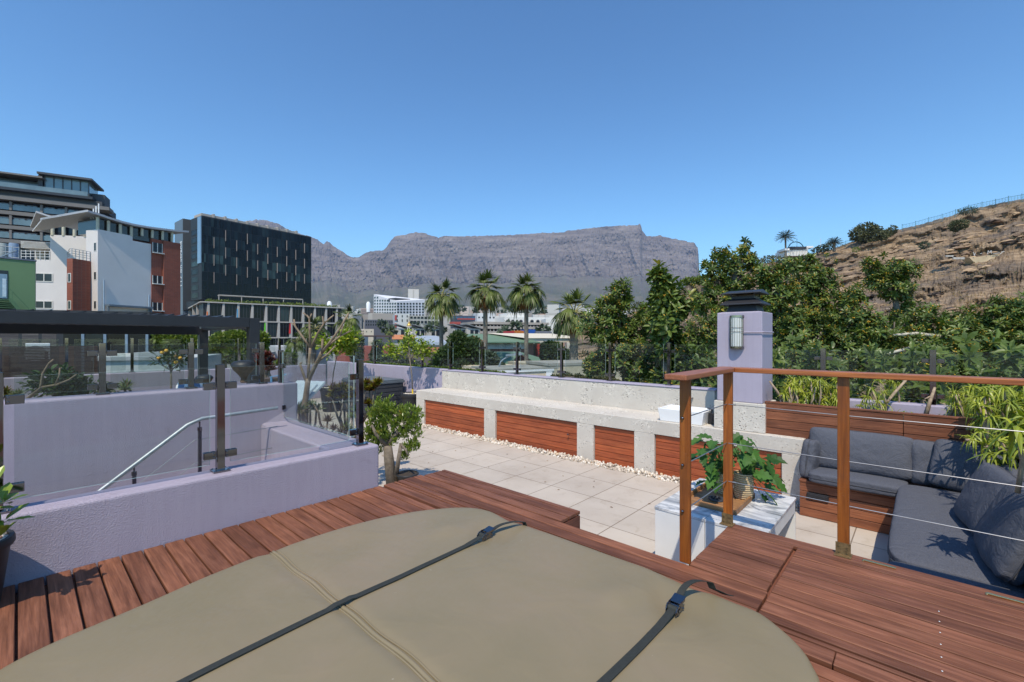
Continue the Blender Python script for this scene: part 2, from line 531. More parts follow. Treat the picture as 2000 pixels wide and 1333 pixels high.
for k in range(7):
    for dx in (0.0,):
        p = G(1831, 1145, ZD); yy = 2.60 - k*.092
        m.lathe((p.x, yy, ZD+.0025), [(.0001,.001),(.0024,.0006),(.0026,0)], 10)
tag(m.build("deck_screws", WHITEP), "row of pale screw heads in the deck boards at right", "screws")

# ------------------------------------------------------------------ hot tub cover with straps
bpts = [(-2.27,.08),(-2.33,.363),(-2.42,.75),(-2.44,1.18),(-2.36,1.60),(-2.19,1.885),(-2.01,1.975),(-1.82,1.95),(-1.70,1.965),(-1.24,1.972),(-.953,1.978),(-.785,1.955),(-.64,1.965),
        (-.496,1.954),(-.397,1.894),(-.335,1.833),(-.293,1.765),(-.255,1.66),(-.24,1.4),(-.235,.8),(-.24,.2),(-.28,-.05),(-.42,-.2),(-.8,-.25),(-1.6,-.25),(-1.98,-.2),(-2.18,-.07)]
def closed_spline(pts, n=8):
    out = []
    N = len(pts)
    for i in range(N):
        p0, p1, p2, p3 = [np.array(pts[(i+k) % N]) for k in (-1,0,1,2)]
        for k in range(n):
            t = k/n
            out.append(.5*((2*p1)+(-p0+p2)*t+(2*p0-5*p1+4*p2-p3)*t*t+(-p0+3*p1-3*p2+p3)*t**3))
    return np.array(out)
B = closed_spline(bpts)
cc = np.array([-1.33, .87])
B = cc + (B-cc)*1.02
BUCK = [(-1.745,1.70),(-.722,1.745)]
def coverz(x, y):
    z = .792 + .012*np.exp(-((x+1.33)**2+(y-.87)**2)/.8)
    z = z + .010*(fbm(x*2.2, y*2.2, 3, 4)-.5)
    z = z - .012*np.exp(-((y-.87)/.03)**2)
    for bx, by in BUCK:
        r2 = ((x-bx)/.16)**2 + ((y-by-.05)/.12)**2
        z = z - .014*np.exp(-r2) + .016*np.exp(-(((x-bx+.22)/.09)**2+((y-by+.05)/.13)**2)) + .006*np.sin((x-bx)*38+(y-by)*22)*np.exp(-r2/2.2)
    return z
ts = [1.0, 1.002, .998, .99, .978, .96] + list(np.linspace(.94, .02, 62))
V = []
nb = len(B)
for i, t in enumerate(ts):
    Q = cc + (B-cc)*t
    if i == 0: z = np.full(nb, .722)
    elif i == 1: z = np.full(nb, .755)
    else:
        zz = coverz(Q[:,0], Q[:,1])
        drop = {2: .020, 3: .009, 4: .004, 5: .001}.get(i, 0)
        z = zz - drop
    V.append(np.column_stack([Q, z]))
V = np.concatenate(V + [np.array([[cc[0], cc[1], float(coverz(cc[0:1], cc[1:2])[0])]])])
F = []
for i in range(len(ts)-1):
    for k in range(nb):
        k2 = (k+1) % nb
        F.append([i*nb+k, i*nb+k2, (i+1)*nb+k2, (i+1)*nb+k])
L = (len(ts)-1)*nb
for k in range(nb): F.append([L+k, L+(k+1) % nb, len(V)-1])
t = thing("hot_tub_cover", "khaki vinyl cover over the round-cornered hot tub sunk in the deck", "hot tub cover", (-1.33,.87,.72))
m = MB(); m.add(V, F, .5); m.build("cover_top", COVER, t, smooth=True)
m = MB()
for dy, rr in ((-.013,.004),(.0,.009),(.017,.004)):
    pts = [(-2.43+.02*k*(2.15/2.15), .87+dy+.004*math.sin(k*.35)+.0012*k*0, 0) for k in range(108)]
    pts = [(x, y, float(coverz(np.array([x]), np.array([y]))[0]) + rr*.35) for x, y, _ in pts]
    m.tube(pts, rr, 8)
m.build("fold_seam", COVER, t, smooth=True)
def strap(i, x0, y0, x1, y1):
    lab = ["black ratchet strap across the left half of the hot tub cover", "black ratchet strap across the right half of the hot tub cover"][i]
    s = thing("ratchet_strap", lab, "strap", (x1, y1, .8), "ratchet straps over the hot tub cover")
    n = 60; w = .0145; V = []; F = []
    for k in range(n+1):
        q = k/n; x = x0+(x1-x0)*q + .004*math.sin(q*9); y = y0+(y1-y0)*q
        z = float(coverz(np.array([x]), np.array([y]))[0]) + .004
        if abs(y-.87) < .05: z += .012*(1-abs(y-.87)/.05)+.006
        if q > .93: z += (q-.93)*.35
        V += [(x-w,y,z),(x+w,y,z),(x+w,y,z+.003),(x-w,y,z+.003)]
    for k in range(n):
        a = k*4; b = a+4
        F += [[a+3,a+2,b+2,b+3],[a,a+3,b+3,b],[a+2,a+1,b+1,b+2]]
    m = MB(); m.add(V, F, .4); m.build("webbing", WEB, s)
    # loose tail beyond the buckle, looping up
    V = []; F = []; T = 26
    for k in range(T+1):
        q = k/T; y = y1+.055+.25*q; x = x1-.012+.13*q*q*(1 if i else .5)
        z = float(coverz(np.array([x]), np.array([min(y,1.9)]))[0]) + .012 + (.055 if i else .022)*math.sin(math.pi*min(1,q*1.05)) - (.03*q if y > 1.97 else 0)
        V += [(x-w,y,z),(x+w,y,z+.004),(x+w,y,z+.007),(x-w,y,z+.003)]
    for k in range(T):
        a = k*4; b = a+4
        F += [[a+3,a+2,b+2,b+3],[a,b,b+1,a+1],[a,a+3,b+3,b],[a+2,a+1,b+1,b+2]]
    m = MB(); m.add(V, F, .4); m.build("loose_tail", WEB, s)
    b0 = Vector((x1, y1+.01, float(coverz(np.array([x1]), np.array([y1]))[0])+.014))
    m = MB()
    for sx in (-.027,.027):
        m.add([(b0.x+sx+a, b0.y+yy, b0.z+zz) for a in (-.0015,.0015) for yy, zz in ((-.045,-.004),(.05,-.004),(.06,.012),(.03,.036),(-.03,.036),(-.05,.018))],
              [[0,1,2,3,4,5][::-1],[6,7,8,9,10,11]]+[[k,(k+1)%6,6+(k+1)%6,6+k] for k in range(6)], .5)
        # toothed wheel
        for k in range(10):
            a = 2*math.pi*k/10
            m.box(b0.x+sx*1.12-.002, b0.x+sx*1.12+.002, b0.y-.018+.017*math.cos(a)-.005, b0.y-.018+.017*math.cos(a)+.005, b0.z+.018+.017*math.sin(a)-.005, b0.z+.018+.017*math.sin(a)+.005)
    m.tube([(b0.x-.036,b0.y-.018,b0.z+.018),(b0.x+.036,b0.y-.018,b0.z+.018)], .007, 10)
    m.tube([(b0.x-.034,b0.y+.045,b0.z+.004),(b0.x+.034,b0.y+.045,b0.z+.004)], .005, 10)
    m.tube([(b0.x-.034,b0.y+.012,b0.z+.022),(b0.x+.034,b0.y+.012,b0.z+.022)], .005, 10)
    for q_ in m.v: q_[:] = np.array(b0) + (q_-np.array(b0))*.74
    bk = m.build("buckle", STEEL, s, bevel=.0008)
    m = MB(); m.obox((b0.x, b0.y+.045, b0.z+.044), (.031,0,0), (0,.034,.006), (0,-.0004,.002))
    m.box(b0.x-.030, b0.x-.027, b0.y-.01, b0.y+.07, b0.z+.03, b0.z+.045); m.box(b0.x+.027, b0.x+.030, b0.y-.01, b0.y+.07, b0.z+.03, b0.z+.045)
    for q_ in m.v: q_[:] = np.array(b0) + (q_-np.array(b0))*.74
    m.build("handle", STEEL, s, bevel=.001)
    m = MB(); m.tube([(b0.x-.024,b0.y-.018,b0.z+.018),(b0.x+.024,b0.y-.018,b0.z+.018)], .017, 14)
    for q_ in m.v: q_[:] = np.array(b0) + (q_-np.array(b0))*.74
    m.build("spool", WEB, s, smooth=40)
strap(0, -1.665, -.25, BUCK[0][0], BUCK[0][1]-.02)
strap(1, -.765, -.25, BUCK[1][0], BUCK[1][1]-.02)

# ------------------------------------------------------------------ lilac walls
def wall(name, label, x0, x1, y0, y1, z0, z1, mt=None, bev=.018):
    m = MB(); nx = max(1, int((x1-x0)/.4)); m.box(x0, x1, y0, y1, z0, z1)
    o = m.build(name, mt or LILAC, bevel=bev, bseg=3)
    return tag(o, label, "wall")
ZW = 1.04
wall("parapet_wall", "low lilac stuccoed wall along the left edge of the wooden deck", -3.325, -3.135, -2.2, 1.90, 0.0, ZW)
wall("parapet_wall", "short lilac wall closing the end of the stairwell under a glass panel", -4.70, -3.327, 1.57, 1.898, -.3, ZW-.003)
wall("stairwell_wall", "tall lilac wall on the far side of the stairwell behind the steel handrail", -4.95, -4.70, -3.2, 1.92, -2.2, 1.42, LILAC)
m = MB()
m.hexa([(-4.698,1.571,ZW-.003),(-4.60,1.571,ZW-.003),(-4.60,1.895,ZW-.003),(-4.698,1.895,ZW-.003),(-4.698,1.60,ZW+.01),(-4.66,1.60,ZW+.005),(-4.66,1.895,ZW+.005),(-4.698,1.895,ZW+.16)])
tag(m.build("wall_wedge", LILAC, bevel=.01), "sloping lilac plaster wedge where the stairwell walls meet", "wall")
wall("terrace_wall", "long lilac parapet wall behind the pergola terrace at far left", -14.25, -14.0, -5.9, 6.59, 0, 1.05, LILAC2)
m = MB(); m.box(-14.0, -8.22, 6.62, 6.85, 0, 1.155)
o = m.build("back_wall", LILAC2, bevel=.012); tag(o, "lilac wall behind the dark storage box with plant shadows on it", "wall")
m = MB(); m.box(-1.40, 3.2, 6.75, 6.95, 0, 1.13)
o = m.build("back_wall", LILAC2, bevel=.012); tag(o, "lilac wall top seen behind the planter boxes at right", "wall")
# stairwell: landing and steps going down
m = MB()
m.box(-4.698, -3.33, 1.15, 1.568, .16, .22)
for k in range(10):
    y1_ = 1.15-k*.27; z1_ = .22-(k+1)*.175
    m.box(-4.65, -3.36, y1_-.27, y1_+.0, z1_-.05, z1_)
tag(m.build("stairs", plain("pale_treads", (.42,.42,.45), .5)), "pale stair treads going down beside the lilac stairwell wall", "stairs")
m = MB()
for k in range(11):
    y1_ = 1.568-.02 if k == 0 else 1.15-(k-1)*.27; z1_ = .222 if k == 0 else .222-k*.175
    for j in range(16):
        m.box(-4.55+j*.075, -4.55+j*.075+.045, y1_-.20, y1_-.03, z1_, z1_+.004)
tag(m.build("tread_grips", WHITEP), "white grip bars on the stair treads", "stair grips")
m = MB(); m.box(-4.70,-3.33,-3.2,1.15,-2.4,-2.2); tag(m.build("stairwell_floor", PAVER), kind="structure")
# steel handrail in the stairwell
t = thing("stair_handrail", "grey steel handrail with thin wires inside the stairwell", "handrail", (-4.45,1.3,.2))
m = MB(); xr = -4.42
a0 = onX(205,952,xr); a1 = onX(380,820,xr); a2 = onX(542,797,xr)
dirn = (a0-a1).normalized()
path = [a1+dirn*3.0, a0, a1+dirn*.06, a1+(a2-a1).normalized()*.05, a2]
m.tube(path, .016, 12); m.build("rail", GALV, t, smooth=50)
for (u, vt, vb) in ((390,824,920),(262,910,945)):
    p = onX(u, vt, xr); q = Vector((p.x, p.y, p.z-(.62)))
    m = MB(); m.box(p.x-.012, p.x+.012, p.y-.012, p.y+.012, q.z-.25, p.z-.05); m.tube([(p.x,p.y,p.z-.06),(p.x,p.y,p.z)], .006, 6)
    m.lathe((p.x,p.y,p.z-.075),[(.017,0),(.017,.03)],10)
    m.build("post", STEEL, t)
for dz in (.17, .36, .56):
    m = MB(); off = Vector((0,0,-dz)); m.tube([path[0]+off, a1+dirn*.02+off, a1+off, a2+off], .0035, 6); m.build("cable", WIRE, t)

# ------------------------------------------------------------------ glass balustrades
def balustrade(name, label, posts, zb, zt, e, panes, gz0=.05, gz1=-.02, pw=.05, big=True, group=None, both=True, clampz=(.16,.80), mat_=None, skew=None, plate=True):
    """posts: (x,y); e: unit direction along the fence; panes: list of (p0, p1) end points"""
    e = Vector((e[0], e[1], 0)).normalized(); nrm = Vector((-e.y, e.x, 0))
    t = thing(name, label, "glass balustrade", (posts[0][0], posts[0][1], zb), group)
    h = zt-zb
    for i, (x, y) in enumerate(posts):
        c = Vector((x, y, 0))
        m = MB(); m.obox((x, y, (zb+zt)/2+.002), e*(pw/2), nrm*(pw/2), (0,0,(zt-zb)/2-.002))
        po = m.build("post", mat_ or STEEL, t, bevel=.002, bseg=1)
        ORG[po.name] = ORG[t.name]
        if plate:
            m = MB(); m.obox((x, y, zb+.007), e*(pw*1.05), nrm*(pw*1.05), (0,0,.006))
            for sx in (-1,1):
                for sy in (-1,1): 
                    q = c+e*(pw*.8*sx)+nrm*(pw*.8*sy); m.lathe((q.x,q.y,zb+.012),[(.006,0),(.006,.004),(.0001,.005)],8)
            m.build("base_plate", mat_ or STEEL, po, bevel=.0015, bseg=1)
        for fz in clampz:
            z = zb+h*fz
            for sgn in ((-1,1) if both else (1,)):
                q = c + e*(sgn*(pw/2+.036))
                if not any(min((q-Vector((a[0],a[1],0))).dot(e)*1, 9) > -.05 and (q-Vector((b[0],b[1],0))).dot(e) < .05 for a, b in panes): continue
                m = MB(); m.obox((q.x,q.y,z), e*.032, nrm*.016, (0,0,.022))
                for dz in (-.011,.011):
                    s0 = q - e*(sgn*.022)
                    for sn in (-1,1):
                        m.tube([(s0.x+nrm.x*.017*sn,s0.y+nrm.y*.017*sn,z+dz),(s0.x+nrm.x*.022*sn,s0.y+nrm.y*.022*sn,z+dz)], .006, 8)
                m.build("clamp", mat_ or STEEL, po, bevel=.002, bseg=1)
    for a, b in panes:
        a = Vector((a[0],a[1],0)); b = Vector((b[0],b[1],0)); c = (a+b)/2; L = (b-a).length/2
        m = MB(); m.obox((c.x, c.y, (zb+gz0+zt+gz1)/2), e*L, nrm*.005, (0,0,(zt+gz1-zb-gz0)/2))
        m.mi = [1,1,0,1,0,1]; m.build("glass_pane", [GLASS, GEDGE], t)
    return t
PX0 = -3.235
y1_ = onX(430,800,PX0).y; y0_ = onX(0,800,PX0).y - .01; y2_ = onX(703,800,PX0).y
balustrade("glass_balustrade", "glass balustrade standing on the low lilac wall beside the deck", [(PX0,y0_),(PX0,y1_),(PX0,y2_),(PX0,y0_-.95)], ZW, 1.705, (0,1),
           [((PX0,y0_+.055),(PX0,y1_-.055)),((PX0,y1_+.055),(PX0,y2_-.09)),((PX0,y0_-.9),(PX0,y0_-.055))], pw=.043)
xw = G(541,823,ZW)
balustrade("glass_balustrade", "glass panel standing across the end of the stairwell in front of the bare tree", [(xw.x, y2_-.01)], ZW, 1.75, (1,0),
           [((xw.x+.05, y2_-.01),(PX0-.075, y2_-.01))], clampz=(.2,.78), pw=.042)
XB = -4.82
ps = [onX(u, 760, XB).y for u in (200, 373)]
pe = onX(511,740,XB).y
balustrade("glass_balustrade", "glass balustrade standing on the tall stairwell wall", [(XB,ps[0]),(XB,ps[1]),(XB,pe),(XB,ps[0]-1.0)], 1.42, 1.83, (0,1),
           [((XB,ps[0]+.05),(XB,ps[1]-.05)),((XB,ps[1]+.05),(XB,pe-.05)),((XB,ps[0]-.95),(XB,ps[0]-.05))], gz0=.04, gz1=-.01, pw=.04)
XC = -14.12
pcs = [onX(u, 700, XC).y for u in (-130, 0, 130, 258, 375, 467, 546, 600)]
balustrade("glass_balustrade", "glass balustrade on the far lilac parapet behind the pergola", [(XC,y) for y in pcs], 1.05, 1.88, (0,1),
           [((XC,pcs[i]+.12),(XC,pcs[i+1]-.12)) for i in range(7)], pw=.055)
YB = 6.74
pbx = [onY(u, 700, YB).x for u in (692,732,825,880,942,1010,1097,1192,1307)]
pl = [((pbx[i]+.09,YB),(pbx[i+1]-.09,YB)) for i in range(8)] + [((pbx[8]+.09,YB),(-2.05,YB))]
balustrade("glass_balustrade", "long glass balustrade standing on the back wall behind the concrete bench", [(x,YB) for x in pbx], 1.15, 1.80, (1,0), pl, pw=.045, gz0=.07)
pbr = [onY(u, 700, 6.85).x for u in (1608,1822,2060)]
balustrade("glass_balustrade", "glass balustrade behind the wooden planter boxes at right", [(x,6.85) for x in pbr], 1.13, 1.74, (1,0),
           [((-1.35,6.85),(pbr[0]-.06,6.85)),((pbr[0]+.06,6.85),(pbr[1]-.06,6.85)),((pbr[1]+.06,6.85),(pbr[2]-.06,6.85))], pw=.055, plate=False)

# ------------------------------------------------------------------ concrete bench
ZB = .74; YF = 5.88
t = thing("concrete_bench", "long rough concrete counter with hardwood slat doors below and a raised back", "bench", (-5,6.2,0))
m = MB()
m.box(-8.21, -.985, YF, 6.598, .555, ZB, .5)                                  # top slab
piers = [(-8.21,-7.93),(-6.08,-5.79),(-4.0,-3.70),(-3.03,-2.73),(-1.20,-.985)]
for a, b in piers: m.box(a, b, YF+.0005, 6.5, -.02, .5545, .5)
m.build("counter", CONC, t, bevel=.006)
m = MB(); m.box(-8.215, -2.17, 6.60, 6.82, .0, 1.128, .5); m.build("backrest", CONC, t, bevel=.01)
m = MB(); m.box(-8.215, -2.16, 6.59, 6.84, 1.13, 1.150, .5); m.build("coping", LILAC2, t, bevel=.006)
doors = [(-7.927,-6.083),(-5.787,-4.003),(-3.697,-3.033),(-2.727,-1.203)]
for i, (a, b) in enumerate(doors):
    m = MB(); hgt = .545/6
    for k in range(6):
        m.box(a+.004, b-.004, YF+.035, YF+.055, k*hgt+.004, (k+1)*hgt-.003, random.random())
    m.box(a, b, YF+.06, YF+.08, 0, .55, .0)
    d_ = m.build("slat_door", SLAT, t, bevel=.0015, bseg=1)
    ORG[d_.name] = ORG[t.name]
    if i == 1:
        q = onY(1112, 848, YF+.03)
        m = MB(); m.tube([(q.x,YF+.035,q.z),(q.x,YF-.01,q.z)], .006, 8); m.lathe((q.x,YF-.012,q.z-.012),[(.0001,0),(.012,.003),(.014,.012),(.012,.02),(.0001,.024)],12)
        m.build("knob", STEEL, d_, smooth=True)
# sink, tap, soap dispenser
t = thing("basin", "white rectangular ceramic basin standing on the concrete counter", "sink", (-2.3,6.05,ZB))
a = onY(1284,826,5.93); xs0 = a.x; xs1 = xs0+.62; ys0, ys1 = 5.93, 6.36; zt_ = ZB+.175
tb = .02
V = [(xs0+.03,ys0+.02,ZB+.001),(xs1-.03,ys0+.02,ZB+.001),(xs1-.03,ys1-.02,ZB+.001),(xs0+.03,ys1-.02,ZB+.001),
     (xs0,ys0,zt_),(xs1,ys0,zt_),(xs1,ys1,zt_),(xs0,ys1,zt_),
     (xs0+tb,ys0+tb,zt_),(xs1-tb,ys0+tb,zt_),(xs1-tb,ys1-tb,zt_),(xs0+tb,ys1-tb,zt_),
     (xs0+.06,ys0+.05,ZB+.04),(xs1-.06,ys0+.05,ZB+.04),(xs1-.06,ys1-.05,ZB+.04),(xs0+.06,ys1-.05,ZB+.04)]
F = [[0,3,2,1],[0,1,5,4],[1,2,6,5],[2,3,7,6],[3,0,4,7],[4,5,9,8],[5,6,10,9],[6,7,11,10],[7,4,8,11],[8,9,13,12],[9,10,14,13],[10,11,15,14],[11,8,12,15],[12,13,14,15]]
m = MB(); m.add(V, F, .5); m.build("bowl", WHITECER, t, bevel=.007, bseg=3, smooth=30)
m = MB(); m.lathe(((xs0+xs1)/2,(ys0+ys1)/2,ZB+.041),[(.0001,.003),(.022,.003),(.024,0)],16); m.build("drain", STEEL, t, smooth=True)
t = thing("wall_tap", "bent steel tap reaching out from the wall above the white basin", "tap", (-2.1,6.6,1.0))
m = MB(); q = onY(1345,777,6.5)
cx_ = (onY(1334,800,6.25)).x
pts = [(cx_,6.60,1.00),(cx_,6.42,1.00)] + [(cx_,6.42-.07*math.sin(a),.93+.07*math.cos(a)) for a in np.linspace(.2,math.pi/2,6)] + [(cx_,6.35,.885)]
m.tube(pts, .013, 12); m.lathe((cx_,6.35,.87),[(.015,0),(.015,.025)],12); m.build("spout", STEEL, t, smooth=50)
t = thing("soap_dispenser", "black pump bottle standing beside the basin", "soap dispenser", (-1.98,6.2,ZB))
q = onY(1390,806,6.15)
m = MB(); m.box(q.x-.035,q.x+.035,6.12,6.18,ZB+.001,ZB+.15); m.build("bottle", BLACKM, t, bevel=.008)
m = MB(); m.tube([(q.x,6.15,ZB+.15),(q.x,6.15,ZB+.20)], .011, 10); m.tube([(q.x+.01,6.15,ZB+.205),(q.x-.055,6.15,ZB+.203)], .008, 8); m.build("pump", BLACKM, t)

# pebble strip
random.seed(11)
ico_v, ico_f = [], []
def icos():
    import bmesh
    bm = bmesh.new(); bmesh.ops.create_icosphere(bm, subdivisions=2, radius=1)
    v = np.array([tuple(x.co) for x in bm.verts]); bm.verts.index_update(); f = np.array([[q.index for q in fc.verts] for fc in bm.faces]); bm.free()
    return v, f
ICV, ICF = icos()
m = MB()
rs = np.random.RandomState(3)
for k in range(1500):
    x = rs.uniform(-8.2, -1.0); y = YF - rs.beta(1.4,1.6)*.21 + .02
    yy = min(y, YF+.03)
    s_ = rs.uniform(.012,.028)
    z = s_*.35 + (.02 if rs.rand() < .35 and y > YF-.14 else 0)
    A = rs.normal(size=(3,3)); Q, _ = np.linalg.qr(A)
    sc_ = np.array([1, rs.uniform(.6,1), rs.uniform(.5,.8)])*s_
    V = (ICV*(1+.12*rs.normal(size=(len(ICV),1))*.5)*sc_) @ Q.T + np.array([x,yy,z])
    m.add(V, ICF, rs.rand())
tag(m.build("pebbles", PEB, smooth=True), "strip of pale pebbles along the foot of the concrete counter", "pebbles", kind="stuff")

# ------------------------------------------------------------------ chimney pillar
t = thing("chimney_pillar", "square lilac chimney pillar on a concrete plinth with a black steel cowl", "chimney", (-1.68,6.2,ZB))
m = MB(); m.box(-1.965,-1.385,5.945,6.50,ZB+.001,1.085,.5); m.build("plinth", CONC, t, bevel=.008)
m = MB(); m.box(-1.935,-1.42,5.97,6.47,1.086,2.19,.5)
m.hexa([(-1.925,5.98,2.19),(-1.43,5.98,2.19),(-1.43,6.46,2.19),(-1.925,6.46,2.19),(-1.80,6.1,2.215),(-1.55,6.1,2.215),(-1.55,6.35,2.215),(-1.80,6.35,2.215)])
m.build("shaft", LILAC2, t, bevel=.01)
cx, cy_ = -1.665, 6.20
def frus(m, z0, z1, a0, b0, a1, b1):
    m.hexa([(cx-a0,cy_-b0,z0),(cx+a0,cy_-b0,z0),(cx+a0,cy_+b0,z0),(cx-a0,cy_+b0,z0),(cx-a1,cy_-b1,z1),(cx+a1,cy_-b1,z1),(cx+a1,cy_+b1,z1),(cx-a1,cy_+b1,z1)])
m = MB(); frus(m, 2.20, 2.285, .175,.175,.15,.15); frus(m, 2.285,2.302,.235,.235,.23,.23); frus(m, 2.302,2.36,.23,.23,.14,.14); frus(m,2.36,2.395,.13,.13,.13,.13)
for sx in (-1,1):
    for sy in (-1,1): m.box(cx+sx*.13-.008,cx+sx*.13+.008,cy_+sy*.13-.008,cy_+sy*.13+.008,2.39,2.425)
frus(m,2.42,2.432,.225,.225,.22,.22)
m.add([(cx-.22,cy_-.22,2.432),(cx+.22,cy_-.22,2.432),(cx+.22,cy_+.22,2.432),(cx-.22,cy_+.22,2.432),(cx-.20,cy_,2.475),(cx+.20,cy_,2.475)],[[0,1,5,4],[1,2,5],[2,3,4,5],[3,0,4],[0,3,2,1]],.5)
m.build("cowl", BLACKM, t, bevel=.003)
t = thing("wall_lamp", "half-round glass and steel bulkhead lamp on the lilac pillar", "lamp", (-1.70,5.97,1.95))
def halfcyl(m, x, y, z0, z1, r_, n=18):
    pl = [(x+r_*math.cos(a), y-r_*math.sin(a)) for a in np.linspace(0,math.pi,n)]
    m.prism(pl[::-1], z0, z1)
m = MB(); halfcyl(m,-1.70,5.969,2.125,2.15,.083); halfcyl(m,-1.70,5.969,1.745,1.77,.083); m.box(-1.775,-1.625,5.955,5.969,1.77,2.125)
m.build("housing", STEEL, t, smooth=40)
m = MB(); halfcyl(m,-1.70,5.955,1.771,2.124,.066); m.build("diffuser", plain("frosted_glass",(.62,.64,.64),.25,0,.5,var=.03), t, smooth=40)
m = MB()
for a in np.linspace(.25,math.pi-.25,9):
    x = -1.70+.077*math.cos(a); y = 5.962-.077*math.sin(a); m.tube([(x,y,1.768),(x,y,2.127)], .0025, 6)
for z in (1.95,2.0):
    m.tube([(-1.70+.079*math.cos(a),5.962-.079*math.sin(a),z) for a in np.linspace(.05,math.pi-.05,14)], .0025, 6)
m.build("guard", STEEL, t)
m = MB(); m.tube([(-1.615,5.955,1.945),(-1.45,5.955,1.943),(-1.405,5.955,1.944),(-1.405,6.0,1.943),(-1.405,6.44,1.945)], .006, 8)
tag(m.build("conduit", LILAC2, smooth=50), "thin painted conduit running from the lamp round the pillar", "conduit")

# ------------------------------------------------------------------ wooden deck railing
ZR = 1.688
t = thing("deck_railing", "oiled hardwood railing with thin steel cables on the corner of the deck", "railing", (-.885,2.98,ZD))
rp = [(-.90,2.30),(-.895,2.965),(-.315,2.955),(.46,2.955)]
for i, (x, y) in enumerate(rp):
    m = MB(); m.box(x-.026, x+.026, y-.013, y+.013, ZD+.002, ZR-.028); 
    o = m.build("post", RAILZ, t, bevel=.003); ORG[o.name] = ORG[t.name]
    m = MB()
    m.box(x-.033, x+.033, y-.0175, y-.0142, ZD+.001, ZD+.065); m.box(x-.037,x+.037,y-.05,y+.02,ZD+.001,ZD+.005)
    for dx in (-.018,.018):
        for dz in (.018,.048): m.tube([(x+dx,y-.0175,ZD+dz),(x+dx,y-.022,ZD+dz)], .004, 8)
    if i: m.build("foot_bracket", RUST, o)
    if i == 0:
        for z in (1.46,1.22,.985):
            m = MB(); m.lathe((x,0,0),[(.0001,0)],3) if False else None
            m = MB(); m.tube([(x-.008,y-.0145,z),(x-.008,y-.024,z)], [.008,.005], 10); m.build("bolt", STEEL, o, smooth=True)
def railbox(name, pl, mt):
    m = MB(); m.prism(pl, ZR-.027, ZR, .5); return m.build(name, mt, t, bevel=.004)
railbox("handrail", [(-.955,2.17),(-.845,2.17),(-.845,2.915),(-.955,3.02)], RAILY)
railbox("handrail", [(-.843,2.915),(3.0,2.905),(3.0,3.01),(-.953,3.022)], RAILX)
for z in (1.46,1.22,.985):
    m = MB(); m.tube([(-.905,2.30,z),(-.90,2.955,z)], .003, 6); m.build("cable", WIRE, t)
    m = MB(); m.tube([(-.89,2.953,z),(-.315,2.95,z-.003),(.46,2.95,z)], .0024, 6); m.tube([(-.865,2.953,z),(-.845,2.953,z)], .005, 6); m.build("cable", WIRE, t)

# ------------------------------------------------------------------ planter boxes
t = thing("planter_box", "long hardwood planter box behind the sofa, running from the pillar to the corner", "planter", (-.5,6.1,ZB))
m = MB()
for (a, b) in ((-1.40,-.155),(-.150,.52)):
    for k in range(4):
        zz = ZB-.02+k*.0955
        m.box(a, b, 5.995, 6.018, zz+.003, zz+.0925, random.random()*(.6 if a > -.2 else 1))
m.build("front_boards", PLANT, t, bevel=.002, bseg=1)
m = MB(); m.box(-1.40,.55,5.99,6.045,1.102,1.122,.3); m.build("top_trim", PLANT, t, bevel=.003)
m = MB(); m.box(-1.40,.55,6.03,6.74,.72,1.03); m.build("soil", SOIL, t)
t = thing("planter_box", "hardwood planter box along the right side behind the sofa", "planter", (.6,4.5,ZB))
m = MB()
for k in range(5):
    zz = ZB-.12+k*.0955
    m.box(.60, .622, 2.9, 5.99, zz+.003, zz+.0925, random.random())
m.build("front_boards", PLANTY, t, bevel=.002, bseg=1)
m = MB(); m.box(.595,.65,2.9,5.985,1.102,1.122,.3); m.build("top_trim", PLANTY, t, bevel=.003)
m = MB(); m.box(.63,2.4,2.9,6.7,.3,1.03); m.build("soil", SOIL, t)

# ------------------------------------------------------------------ corner sofa
t = thing("sofa_base", "built-in L-shaped hardwood sofa base with a black recessed handle", "sofa base", (-.5,5.7,0))
XL = -.97
m = MB()
for k in range(4):
    m.box(XL, .0, 5.575, 5.597, k*.088+.004, (k+1)*.088-.002, random.random())
    m.box(XL, XL+.02, 5.60, 5.99, k*.088+.004, (k+1)*.088-.002, random.random())
m.box(XL-.008, .55, 5.57, 5.99, .354, .376, .4)
m.build("front_boards", PLANT, t, bevel=.002, bseg=1)
m = MB()
for k in range(4): m.box(-.17, -.15, 3.03, 5.57, k*.088+.004, (k+1)*.088-.002, random.random())
m.box(-.175, .595, 3.0, 5.567, .354, .376, .5); m.box(-.14,.59,3.03,5.55,.0,.35,.1)
m.build("side_boards", PLANTY, t, bevel=.002, bseg=1)
q0 = onY(1576,975,5.57); 
m = MB(); m.box(q0.x, q0.x+.19, 5.556, 5.574, .20, .262); m.box(q0.x+.012,q0.x+.178,5.552,5.56,.212,.25); m.build("handle", BLACKM, t, bevel=.004)

